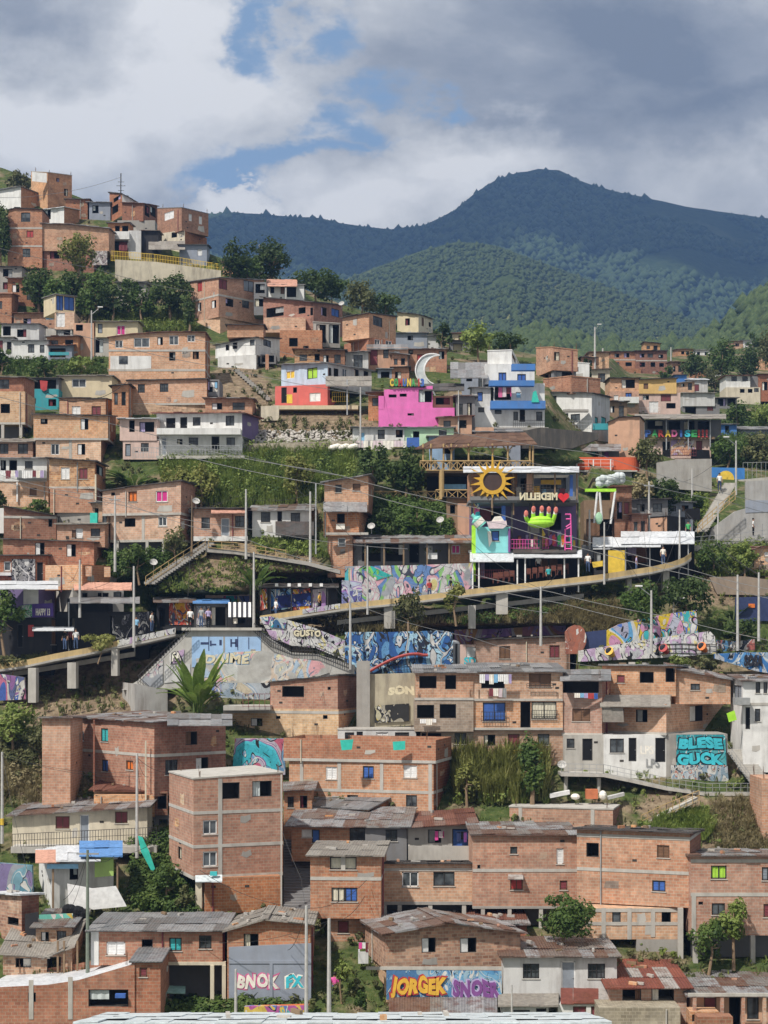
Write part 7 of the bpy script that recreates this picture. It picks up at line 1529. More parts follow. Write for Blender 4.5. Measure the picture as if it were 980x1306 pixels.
FILL = [('grey tin shack squeezed between the moon sign and the tall white house', 590, 625, 466, 500, 'q', 'grey', .2), ('dark lean-to beside the annex of the tall white house', 582, 606, 505, 545, 'z', 'mix', 0), ('salmon brick shack in front of the white concrete base', 560, 602, 530, 556, 'a', 'rust', .4), ('weathered plank shack right below the brick terrace block'.replace('right ', ''), 775, 800, 512, 536, 'wood2', 'mix', .3),
 ('dark stall house behind the white canopies', 806, 852, 636, 664, 'z', 'dark', .3), ('low grey shed behind the black boarded kiosk', 850, 884, 640, 660, 'q', 'grey', .4), ('reddish brick shed beside the red framed stall house', 806, 826, 656, 694, 'd', 'rust', .2), ('cream shack between the dark apartments and the tan block', 742, 778, 470, 498, 'k', 'mix', .3), ('orange brick shack below the row of dark apartments', 856, 872, 462, 482, 'o', 'rust', .3),
 ('brick shack with rusty roof under the grey sheet metal shack', 470, 506, 500, 530, 'r', 'rust', .3), ('small salmon shack above the pink stepped house', 500, 520, 452, 474, 's', 'grey', .3), ('dark brick shed between the ragged house and the corner house', 408, 440, 446, 474, 'd', 'dark', .2), ('patchy white shack above the blue and coral house', 425, 470, 448, 470, 'w', 'mix', .3), ('brick back wall house above the coral terrace', 376, 420, 446, 470, 'm', 'rust', .2),
 ('brown brick shack under the blue shuttered hut', 60, 100, 428, 452, 'r', 'mix', .3), ('dim brick shed above the cream house with the pink shutter', 10, 52, 356, 384, 'd', 'mix', .3), ('cream walled shed among dark shrubs below the streaked wall', 150, 186, 360, 384, 'c', 'grey', .3), ('low brick shed by the brick tower and terrace house', 362, 398, 1006, 1046, 'r', 'mix', .2), ('rusty lean-to behind the cream cottage', 120, 186, 1008, 1036, 'm', 'rust', .3),
 ('old brick shed behind the ruined shack', 46, 92, 1180, 1214, 'm', 'mix', .3), ('dark timber lean-to beside the bar and brick pillar', 570, 600, 636, 668, 'wood2', 'dark', .2), ('weathered blue shed by the washing under the mint green house', 548, 580, 556, 580, 'L', 'grey', .3), ('narrow brick infill between the yellow house and the salmon house', 143, 164, 490, 534, 'r', 'dark', .1), ('brick infill behind the double storey white house', 262, 322, 508, 532, 'r', 'mix', .2), ('mottled brick infill between the stacked houses and the wide curtained house', 118, 140, 640, 672, 'm', 'grey', .2)]
FILL += [('small brick house among the distant trees above the white crest house', 884, 902, 470, 482, 'o', 'rust', .4), ('white distant cottage beside the wooded bank shrubs', 906, 922, 472, 482, 'W', 'grey', .4), ('salmon house far up the saddle past the tan orange block', 866, 886, 486, 498, 's', 'mix', .4), ('dim brick house behind the tall street lamp', 742, 758, 456, 472, 'r', 'dark', .2), ('pinkish brick house at the end of the saddle road', 970, 990, 452, 466, 's', 'rust', .4), ('tall plain brick house behind the row of dark apartments', 822, 842, 438, 450, 'o', 'dark', .2)]
for i, (lb, x0, x1, y0, y1, m, rf, rs) in enumerate(FILL):
 h = H(lb, x1, y1 + 6, 'shack', 'hut'); w_ = x1 - x0; hh = y1 - y0
 h.b(x0, x1, None, y0, y1 + 6, m, [(x0 + w_ * .14, y0 + hh * .25, x0 + w_ * .36, y0 + hh * .6, 'dxkv'[i % 4]), (x0 + w_ * .58, y0 + hh * .22, x0 + w_ * .84, y0 + hh * (.62 if i % 3 else .95), 'kdDx'[i % 4])], d=4, rise=rs, roof=rf, ov=.45, yl=y0 + (i * 7 % 5) - 2)
# ------------------------------------------------------------------ vegetation
LP = {'helic': [(.12, .20, .03), (.20, .30, .06), (.32, .40, .11)], 'dark': [(.03, .055, .016), (.062, .10, .026), (.125, .17, .05)], 'mid': [(.04, .078, .018), (.085, .14, .032), (.16, .21, .055)],
 'light': [(.10, .145, .028), (.19, .25, .06), (.30, .33, .10)], 'yell': [(.11, .125, .03), (.22, .235, .06), (.35, .34, .12)],
 'dry': [(.17, .145, .07), (.31, .265, .14), (.44, .385, .22)], 'olive': [(.062, .075, .027), (.13, .14, .055), (.23, .225, .10)]}
def LM(k):
 if 'leaf_' + k not in MC: MC['leaf_' + k] = leaf_mat('leaf_' + k, LP[k])
 return MC['leaf_' + k]
def quads_obj(name, V, mat, parent=None, k=4):
 V = np.asarray(V, dtype=float).reshape(-1, 3); n = len(V) // k
 off = np.array(parent['_w']) if parent is not None else np.array([(V[:, 0].min() + V[:, 0].max()) / 2, (V[:, 1].min() + V[:, 1].max()) / 2, V[:, 2].min()])
 me = bpy.data.meshes.new(name); me.vertices.add(n * k); me.vertices.foreach_set('co', (V - off).astype(np.float32).ravel())
 me.loops.add(n * k); me.loops.foreach_set('vertex_index', np.arange(n * k, dtype=np.int32)); me.polygons.add(n)
 me.polygons.foreach_set('loop_start', np.arange(0, n * k, k, dtype=np.int32)); me.polygons.foreach_set('loop_total', np.full(n, k, dtype=np.int32))
 me.update(calc_edges=True); me.materials.append(mat)
 o = bpy.data.objects.new(name, me); COL.objects.link(o); o['_w'] = tuple(off)
 if parent is not None: o.parent = parent
 else: o.location = off
 return o
def leaves(cent, nrm, size):
 n = len(cent); a = rng.normal(size=(n, 3)); nrm = nrm / np.linalg.norm(nrm, axis=1, keepdims=True)
 u = np.cross(nrm, a); u /= np.linalg.norm(u, axis=1, keepdims=True) + 1e-9; w = np.cross(nrm, u)
 s = size * rng.uniform(.6, 1.35, (n, 1))
 return np.stack([cent - u * s, cent - w * s * .55, cent + u * s, cent + w * s * .55], 1)
def crown(c, rx, rz, n, leaf, clumps, ry=None, flat=1.0):
 ry = ry or rx; out = []
 cs = []
 for i in range(clumps):
  d = rng.normal(size=3); d /= np.linalg.norm(d); r = rng.uniform(.35, .92)
  cs.append((np.array([d[0] * rx * r, d[1] * ry * r * .9, d[2] * rz * r]), rng.uniform(.22, .42)))
 per = max(12, n // clumps)
 for q, f in cs:
  d = rng.normal(size=(per, 3)); d /= np.linalg.norm(d, axis=1, keepdims=True)
  rad = np.array([rx, ry, rz]) * f; rr = rng.uniform(.55, 1.08, (per, 1))
  p = q + d * rad * rr
  out.append(leaves(p + np.array(c), d * .8 + np.array([0, -.1, .45]) + rng.normal(size=(per, 3)) * .45, leaf))
 return np.concatenate(out)
def tree(label, x0, y0, x1, y1, yb, pal='mid', dens=1.0, name='tree', leaf=None, clumps=None, fw=.5, group='trees and shrubs on the slope', trunk=True, cat=None):
 xm = (x0 + x1) / 2; D = DP(xm, yb) - fw; pm = D / F; rx, rz = (x1 - x0) / 2 * pm, (y1 - y0) / 2 * pm; base = P3(xm, yb, D)
 e = empty(name, base, label, cat or ('shrub' if name == 'shrub' else 'tree'), group); c = P3(xm, (y0 + y1) / 2, D + .3)
 leaf = leaf or min(.25, max(.13, .13 * D / 140 + .025 * max(rx, rz)))
 area = (x1 - x0) * (y1 - y0) * pm * pm; n = int(min(15000, max(350, 3.1 * area / (leaf * leaf)))* dens)
 cl = clumps or int(max(14, min(64, 10 + 1.1 * area)))
 quads_obj('crown', crown(c, rx * .98, rz * .98, n, leaf, cl, ry=min(rx, 3.5)), LM(pal), e)
 b = MB(); top = Vector((c.x, c.y, c.z + rz * .25)); w = max(.06, min(.28, rz * .08)); bs = base - Vector((0, 0, .6)); md = bs.lerp(top, .5) + Vector((random.uniform(-.2, .2) * rx, 0, 0))
 b.bar(bs, md, w, n=7, r2=w * .7); b.bar(md, top, w * .7, n=7, r2=w * .25)
 for k in range(5):
  a = random.random() * 6.28; b.bar(md.lerp(top, random.uniform(0, .5)), md + Vector((math.cos(a) * rx * .6, math.sin(a) * rx * .4, rz * random.uniform(.1, .7))), w * .4, n=5, r2=w * .12)
 b.obj('trunk', 'wood', e); return e
def inpoly(x, y, P):
 c = False; j = len(P) - 1
 for i in range(len(P)):
  if (P[i][1] > y) != (P[j][1] > y) and x < (P[j][0] - P[i][0]) * (y - P[i][1]) / (P[j][1] - P[i][1]) + P[i][0]: c = not c
  j = i
 return c
def patch(label, poly, n, h, pal, name='grass', wd=.05, lean=.55, fw=.15, blades=7, leafy=0.0):
 xs_, ys_ = [p[0] for p in poly], [p[1] for p in poly]; V = []; L = []
 k = 0; tries = 0
 while k < n and tries < n * 12:
  tries += 1; x, y = random.uniform(min(xs_), max(xs_)), random.uniform(min(ys_), max(ys_))
  if not inpoly(x, y, poly): continue
  k += 1; p = np.array(P3(x, y, DP(x, y) + tpush(x, y) + .3 - fw - random.uniform(-.1, .3))); cl = noise.noise(Vector((x * .06, y * .06, len(label)))) * .5 + .8
  for _ in range(blades):
   a = random.random() * 6.28; d = np.array([math.cos(a), math.sin(a) * .8, 0]); hh = h * cl * random.uniform(.5, 1.2); l = lean * random.uniform(.2, 1.2) * hh
   s = np.array([-d[1], d[0], 0]) * wd * random.uniform(.6, 1.4); o = p + d * .12; m = o + np.array([0, 0, hh * .62]) + d * l * .4; t = o + np.array([0, 0, hh * (.95 - .3 * random.random())]) + d * l
   V.append(np.stack([o - s, o + s, m + s * .8, m - s * .8])); V.append(np.stack([m - s * .8, m + s * .8, t + s * .1, t - s * .1]))
  if random.random() < leafy:
   c = p + np.array([0, 0, h * .5]); r = h * random.uniform(.4, .8); m_ = 26; d = rng.normal(size=(m_, 3)); d /= np.linalg.norm(d, axis=1, keepdims=True)
   L.append(leaves(c + d * r * rng.uniform(.5, 1, (m_, 1)), d + np.array([0, -.1, .5]), .15))
 A = np.concatenate([np.stack(V)] + L) if L else np.stack(V)
 o = quads_obj(name, A, LM(pal)); return tag(o, label, 'vegetation', kind='stuff')
def bigleaf(label, x, yb, n, L, pal, w=.3, name='banana_plant', up=.9, stems=3, fw=.5, spread=1.0):
 D = DP(x, yb) - fw; base = P3(x, yb, D); e = empty(name, base, label, 'plant', 'broad leaved plants'); V = []; b = MB()
 for i in range(n):
  a = random.random() * 6.28; d = np.array([math.cos(a), math.sin(a), 0]); s = np.array([-d[1], d[0], 0]); l = L * random.uniform(.6, 1.1); el = up * random.uniform(.5, 1.25)
  o = np.array(base) + d * random.uniform(0, .5) * spread; prev = None
  for k in range(7):
   t = k / 6; p = o + d * l * spread * (t ** 1.3) * .75 * (1.3 - el * .5) + np.array([0, 0, l * (t * (.55 + el * .6) - .62 * t * t * (1.25 - el * .55))]); ww = w * math.sin(min(1, max(0, (t - .22) / .78)) * math.pi * .93 + .12) if t > .2 else .03
   cur = (p - s * ww, p, p + s * ww)
   if prev is not None: V.append(np.stack([prev[0], prev[1] - np.array([0, 0, .05]), cur[1] - np.array([0, 0, .05]), cur[0]])); V.append(np.stack([prev[1] - np.array([0, 0, .05]), prev[2], cur[2], cur[1] - np.array([0, 0, .05])]))
   prev = cur
 quads_obj('foliage', np.stack(V), LM(pal), e)
 for i in range(stems): p = base + Vector((random.uniform(-.5, .5) * spread, random.uniform(-.3, .3), -.5)); b.bar(p, p + Vector((random.uniform(-.2, .2), 0, L * .6 + .5)), .09, n=6, r2=.05)
 b.obj('stem', 'olivestem', e); return e
FL['olivestem'] = (.10, .13, .05)
tree('dark tree mass at the frame edge beside the tall brick tower with a reddish curtain', -14, 246, 14, 345, 345, 'dark', group='trees and shrubs on the slope')
tree('small dark bush on the hilltop below the white cornered brick house', 10, 216, 44, 244, 246, 'olive', name='shrub')
tree('dark shrub tucked between the two hilltop gable houses', 52, 236, 72, 258, 262, 'dark', name='shrub')
tree('yellow green tree in front of the blank brick wing', 76, 292, 124, 348, 362, 'yell')
tree('wide dark tree below the tall brick tower with a reddish curtain', 24, 338, 78, 396, 400, 'dark')
tree('dark tree between the yellow green tree and the grassy bank', 72, 342, 112, 392, 398, 'dark')
tree('green tree under the streaked retaining wall, its crown low and broad', 104, 344, 150, 394, 400, 'mid')
tree('small round tree by the sheds under the streaked wall', 148, 352, 180, 394, 398, 'dark')
tree('large dark round tree beneath the end of the yellow railing', 190, 346, 246, 402, 408, 'dark')
tree('dark tree behind the tiny brick hut on the ridge', 272, 308, 318, 352, 362, 'dark')
tree('tall dark crest tree behind the antenna pole', 312, 302, 370, 360, 368, 'dark', dens=1.2)
tree('rounded dark tree on the crest behind the orange tiled roof', 372, 338, 440, 378, 398, 'dark', dens=1.2)
tree('shaggy lighter tree with bare twigs on the crest above the brick corner house', 434, 356, 488, 402, 412, 'olive')
tree('low dark tree at the end of the crest above the cream house with arched window', 470, 370, 514, 404, 416, 'dark')
tree('dark bush beside the arched window house on the crest', 552, 410, 578, 440, 448, 'dark', name='shrub')
tree('bright green tree on the saddle beside the yellowish hut', 590, 410, 632, 455, 462, 'light', dens=1.2)
tree('dark low tree right behind the bright green saddle tree'.replace('right ', ''), 622, 420, 672, 450, 462, 'dark')
for (a, b_, c, d, yb, p, l) in ((866, 448, 906, 484, 490, 'dark', 'dark round tree below the distant orange house'), (900, 432, 944, 484, 492, 'mid', 'wide green tree in the middle of the distant wooded bank'), (936, 440, 975, 482, 490, 'dark', 'dark tree under the pinkish distant house'), (965, 420, 1000, 470, 486, 'olive', 'olive tree at the frame edge on the wooded bank'), (950, 424, 975, 446, 455, 'dark', 'small conifer like tree beside the distant white cottage'), (838, 466, 862, 484, 488, 'mid', 'low bush beside the dark brick apartments'), (890, 470, 930, 494, 500, 'olive', 'pale bush row above the white crest house'), (742, 455, 756, 482, 484, 'dark', 'narrow dark shrub behind the street lamp on the crest')):
 tree(l, a, b_, c, d, yb, p, name='tree' if d - b_ > 30 else 'shrub')
tree('rounded shrub on the bank beside the long grey roofed shed', 916, 512, 960, 545, 548, 'mid', name='shrub')
tree('broad bush on the bank at the frame edge below the white crest house', 955, 512, 1000, 545, 550, 'light', name='shrub')
tree('leafy bank bush behind the blue wall with the yellow disc', 905, 552, 950, 590, 594, 'mid', name='shrub')
tree('tall bank bush above the steel mesh fence', 940, 550, 1000, 592, 596, 'olive', name='shrub')
tree('dark shrub beside the ribbed retaining wall', 824, 600, 872, 652, 660, 'dark', name='shrub')
tree('dry yellowish shrub by the orange rounded terrace', 800, 606, 836, 640, 650, 'dry', name='shrub', fw=1)
tree('grey green tree beneath the PARADISE letters', 806, 556, 846, 606, 612, 'olive', name='tree')
tree('low green shrub under the pole near the black screen', 866, 626, 904, 652, 660, 'mid', name='shrub')
tree('big spreading dark bush below the yellow booth', 784, 736, 850, 798, 806, 'mid', name='shrub', fw=1.5)
tree('deep green bush hanging over the street graffiti wall', 838, 732, 916, 782, 800, 'dark', name='shrub', fw=1.2)
tree('leafy shrub beside the footpath on the slope', 886, 690, 930, 726, 730, 'mid', name='shrub')
tree('pale shrub above the brown stained retaining wall', 926, 690, 975, 728, 734, 'light', name='shrub')
tree('dark shrub between poles below the black fence', 915, 786, 968, 816, 822, 'dark', name='shrub')
tree('low leafy shrub on the roof edge below the scribbled wall', 846, 834, 884, 856, 860, 'light', name='shrub')
tree('brownish shrub beside the blue wall with tag letters', 878, 836, 918, 858, 862, 'olive', name='shrub')
tree('round bush standing on the walkway ramp pier near the grey blue mural', 502, 750, 542, 806, 812, 'olive', name='shrub', fw=3.2)
tree('small round bush on the walkway ramp below the teal corner', 566, 740, 598, 780, 790, 'yell', name='shrub', fw=3.4)
tree('large dark bush beneath the mint green house', 450, 566, 498, 624, 632, 'dark', name='shrub', dens=1.2)
tree('dark rounded bush beside the bamboo pavilion', 490, 570, 546, 628, 636, 'dark', name='shrub', dens=1.2)
tree('leafy shrub under the bamboo fence', 512, 642, 552, 672, 680, 'mid', name='shrub')
tree('olive shrub beside the narrow three storey brick house', 470, 646, 512, 682, 688, 'dark', name='shrub')
tree('dry topped shrub beside the open ground floor of the magenta curtained house', 206, 672, 244, 708, 716, 'olive', name='shrub')
tree('green bush below the wide magenta curtained house', 150, 692, 206, 730, 738, 'mid', name='shrub')
tree('dark bush at the frame edge by the red gable house', -16, 620, 10, 660, 668, 'dark', name='shrub')
tree('small bush under the washing line house', 36, 634, 64, 652, 656, 'mid', name='shrub')
tree('feathery green tree in front of the HAPPY banner bar', -20, 752, 34, 808, 836, 'mid', fw=2.5)
tree('bright bush on the slope beside the long two storey brick house', -12, 896, 48, 948, 960, 'light', name='shrub', dens=1.2)
tree('darker bush lower on the slope beside the long brick house', 30, 912, 76, 968, 976, 'olive', name='shrub')
tree('slim dark tree growing up the front of the large apartment house', 662, 926, 696, 1022, 1028, 'mid', dens=1.1)
tree('round leafy tree beside the tall bare brick house', 678, 1136, 764, 1204, 1222, 'mid', dens=1.3, fw=1.2)
tree('bushy tree with two crowns before the pinkish brick house', 876, 1166, 932, 1222, 1232, 'mid', dens=1.2, fw=1.2)
tree('upper leafy crown beside the lime curtained window', 916, 1140, 956, 1204, 1226, 'light', dens=1.1, fw=1.0)
tree('bush on the slope below the green tarpaulin', 192, 1098, 236, 1146, 1152, 'mid', name='shrub')
tree('small shrub at the foot of the brick tower', 222, 1128, 252, 1160, 1166, 'olive', name='shrub')
tree('flowering shrub beside the pale stone steps', 424, 1222, 448, 1256, 1268, 'light', name='shrub')
tree('narrow shrub along the wall of the JORGEK house', 450, 1262, 470, 1296, 1300, 'mid', name='shrub')
tree('yellow green ramp shrub in front of the black painted shop', 100, 808, 150, 832, 838, 'yell', name='shrub', fw=2.6)
tree('low creeper spilling over the ramp below the black bar', -10, 834, 40, 852, 856, 'olive', name='shrub', fw=2.4)
bigleaf('large heliconia with long pointed leaves beside the platform wall', 252, 908, 46, 4.3, 'helic', .38, 'heliconia_plant', 1.2, 6, 2.2, 1.05)
bigleaf('banana plant beside the lamp post on the bank', 326, 752, 14, 3.2, 'mid', .36, 'banana_plant', .9, 2)
bigleaf('clump of banana leaves beside the pinkish plastered house', 172, 622, 34, 2.8, 'mid', .32, 'banana_plant', .8, 3, .6, 1.5)
bigleaf('low broad leaves beside the dark fence poles', 936, 790, 12, 2.2, 'dark', .28, 'banana_plant', .8, 2)
bigleaf('creeping broad leaves under the bamboo fence', 536, 676, 26, 1.5, 'mid', .26, 'leafy_plant', .6, 2, .8, 1.3)
patch('bright grassy bank between the yellow railing and the brick houses', [(98, 396), (150, 392), (240, 398), (252, 424), (180, 422), (120, 412)], 900, .8, 'light', leafy=.12)
patch('weedy ledge above the pale yellow house', [(0, 456), (60, 458), (130, 460), (138, 478), (60, 480), (0, 478)], 500, .7, 'mid', leafy=.25)
patch('tall grass bank in the middle of the slope below the rubble wall', [(205, 592), (300, 576), (452, 570), (452, 632), (410, 640), (330, 648), (240, 645), (205, 612)], 3400, 1.5, 'light', leafy=.03, wd=.035)
patch('darker creepers across the grassy middle bank', [(250, 590), (330, 580), (420, 578), (440, 620), (340, 640), (262, 632)], 300, 1.0, 'mid', leafy=.6, wd=.07)
patch('grass beside the long diagonal stair and footpath', [(190, 750), (262, 712), (330, 716), (430, 730), (432, 745), (330, 748), (250, 762), (190, 762)], 420, .4, 'light', leafy=.02)
patch('green weeds around the footpath below the white cottage', [(320, 688), (400, 690), (420, 712), (330, 704)], 250, .5, 'light', leafy=.12)
patch('weeds under the wide magenta curtained house', [(130, 704), (235, 702), (190, 750), (150, 742)], 600, .9, 'mid', leafy=.4)
patch('dry straw coloured grass bank under the walkway ramp', [(395, 790), (440, 786), (560, 790), (700, 766), (784, 758), (784, 800), (722, 800), (600, 806), (440, 808)], 2600, .9, 'dry', lean=.9, wd=.035)
patch('dry hanging grass above the orange patch and indigo wall', [(715, 778), (790, 770), (800, 798), (760, 812), (716, 806)], 700, 1.1, 'dry', lean=1.0, wd=.06)
patch('green creepers under the ramp by the street graffiti', [(560, 788), (700, 772), (780, 764), (780, 776), (700, 786), (580, 800)], 350, .7, 'mid', leafy=.4)
patch('green bank along the footpath at the concrete stair wall', [(880, 700), (1000, 692), (1000, 735), (900, 736)], 900, .8, 'light', leafy=.3)
patch('grassy patch beside the pole under the ribbed wall', [(836, 628), (905, 626), (900, 664), (858, 660)], 500, .8, 'light', leafy=.3)
patch('bank greenery under the white crest houses', [(905, 540), (1000, 536), (1000, 600), (950, 596), (905, 592)], 1200, 1.0, 'mid', leafy=.5)
patch('dark growth under the bamboo fence and pavilion', [(474, 640), (584, 640), (584, 690), (470, 690)], 900, .9, 'mid', leafy=.6)
patch('tall reeds in front of the large apartment house', [(578, 972), (700, 970), (700, 1022), (640, 1026), (580, 1020)], 800, 2.7, 'yell', wd=.05, lean=.4, name='reeds', fw=.4)
patch('green reed undergrowth at the foot of the apartment house', [(578, 1000), (700, 998), (700, 1028), (580, 1026)], 250, 1.0, 'light', leafy=.15)
patch('grass mound beside the sloping concrete ramp', [(820, 1062), (850, 1044), (900, 1036), (912, 1058), (900, 1072), (820, 1070)], 900, 1.0, 'light')
patch('dry grass cliff face at the frame edge under the walkway', [(905, 1022), (1000, 1016), (1000, 1092), (915, 1088)], 900, .7, 'dry', lean=1.0, leafy=.0, wd=.03)
patch('dry grassy slope beside the long two storey brick house', [(-10, 950), (60, 950), (110, 1000), (112, 1024), (-10, 1030)], 900, .8, 'dry', lean=.9, leafy=.05, wd=.03)
patch('green weeds on the slope beside the long brick house', [(0, 935), (70, 930), (90, 970), (40, 985), (0, 970)], 500, .8, 'olive', leafy=.4)
patch('weedy slope between the shanty and the brick tower', [(168, 1080), (214, 1066), (250, 1140), (250, 1172), (170, 1160)], 1000, .9, 'mid', leafy=.35)
patch('weeds beneath the brick house on open posts', [(206, 1272), (290, 1272), (390, 1290), (390, 1306), (206, 1300)], 500, .6, 'mid', leafy=.4)
patch('weeds along the wall of the platform bunker', [(30, 880), (150, 870), (156, 905), (60, 912)], 70, .6, 'olive', leafy=.3)
patch('sparse weeds on the bare cliff below the white bow fronted house', [(335, 490), (350, 530), (440, 540), (460, 560), (330, 556), (290, 520)], 160, .6, 'olive', leafy=.3)
patch('low weeds under the ragged brick house', [(412, 442), (446, 450), (450, 470), (410, 468)], 250, .8, 'mid', leafy=.4)
patch('climbing plants over the gutter of the ramp below the black bar', [(0, 846), (60, 836), (60, 844), (0, 856)], 250, .6, 'olive', fw=2.8)
for (a, b_, c, d, yb, p, l) in ((40, 352, 92, 402, 408, 'mid', 'low leafy bush filling the gap under the wide dark tree'), (120, 356, 166, 404, 410, 'dark', 'dark bush below the streaked retaining wall and above the cream house'), (96, 364, 130, 404, 412, 'mid', 'leafy shrub under the yellow green tree'), (164, 364, 200, 404, 410, 'mid', 'small shrub beside the large dark round tree'), (232, 372, 252, 420, 424, 'dark', 'narrow bush at the wall of the three storey corner house'), (286, 330, 340, 360, 366, 'mid', 'lower green bush under the tall dark crest tree'), (400, 352, 446, 384, 400, 'mid', 'low green bush beside the rounded dark crest tree'), (-14, 440, 16, 474, 476, 'mid', 'bush on the weedy ledge at the frame edge'), (40, 452, 76, 476, 480, 'mid', 'low bush on the weedy ledge over the teal shack'), (84, 454, 124, 478, 482, 'light', 'light green bush on the weedy ledge over the pale yellow house'),
 (232, 590, 280, 640, 646, 'yell', 'tall bright shrub in the grassy middle bank'), (356, 578, 404, 628, 636, 'yell', 'feathery shrub in the grassy middle bank'), (206, 590, 244, 630, 640, 'yell', 'yellowish shrub at the start of the grassy middle bank'),
 (580, 966, 612, 1022, 1028, 'yell', 'pale reed clump at the corner of the terrace house'), (880, 650, 920, 672, 676, 'mid', 'small green bush by the pale concrete stairs')):
 tree(l, a, b_, c, d, yb, p, name='shrub')
patch('scattered weeds growing over the whole hillside between the houses', [(-60, 260), (110, 270), (280, 335), (440, 400), (600, 445), (760, 470), (1010, 460), (1040, 1300), (-60, 1300)], 7000, .5, 'olive', leafy=.25, blades=5)
patch('scattered greener weeds growing over the whole hillside between the houses', [(-60, 260), (110, 270), (280, 335), (440, 400), (600, 445), (760, 470), (1010, 460), (1040, 1300), (-60, 1300)], 3500, .4, 'light', leafy=.2, blades=5)
patch('rough undergrowth of bushes and tall grass continuing past the frame edge beyond the dry cliff', [(1005, 440), (1340, 430), (1340, 1320), (1030, 1320)], 4200, 1.3, 'mid', leafy=.6, blades=5, name='undergrowth')
patch('rough undergrowth of bushes and tall grass continuing past the frame edge beside the cream cottage', [(-330, 200), (-30, 225), (-30, 1320), (-330, 1320)], 4200, 1.3, 'olive', leafy=.6, blades=5, name='undergrowth')
# bare stones below the coral terrace: too many to count
b = MB()
for i in range(520):
 x, y = random.uniform(312, 450), random.uniform(549, 566); p = PS(x, y, .35); r = random.uniform(.08, .24); b.ball(p, r, r, r * .75, nu=6, nv=4)
tag(b.obj('rubble', 'rubble'), 'pale rubble stones dumped along the ledge below the bare cliff', 'rubble', kind='stuff')

# ------------------------------------------------------------------ poles, cables, people, washing
def pole(label, x, yt, yb, D=None, fw=1.0, lamp=0, r=.13, mat='pole', cross=0):
 D = D or DP(x, yb) - fw; e = empty('utility_pole', P3(x, yb, D), label, 'pole', 'utility poles'); b = MB(); b.bar(P3(x, yb, D) - Vector((0, 0, .8)), P3(x, yt, D), r, n=8, r2=r * .62); b.obj('shaft', mat, e)
 if lamp:
  b = MB(); t = P3(x, yt, D); a = t + Vector((lamp * 1.1, -.2, .35)); b.bar(t - Vector((0, 0, .5)), a, .035, n=5); b.obj('lamp_arm', 'steel', e); b = MB(); b.box(a - Vector((.3, .1, .03)), (.6, 0, 0), (0, .22, 0), (0, 0, .12)); b.obj('lamp_head', 'white', e)
 if cross:
  b = MB(); t = P3(x, yt + 6, D); b.box(t - Vector((cross, .05, 0)), (2 * cross, 0, 0), (0, .1, 0), (0, 0, .1)); b.obj('crossarm', 'steel', e)
 return e
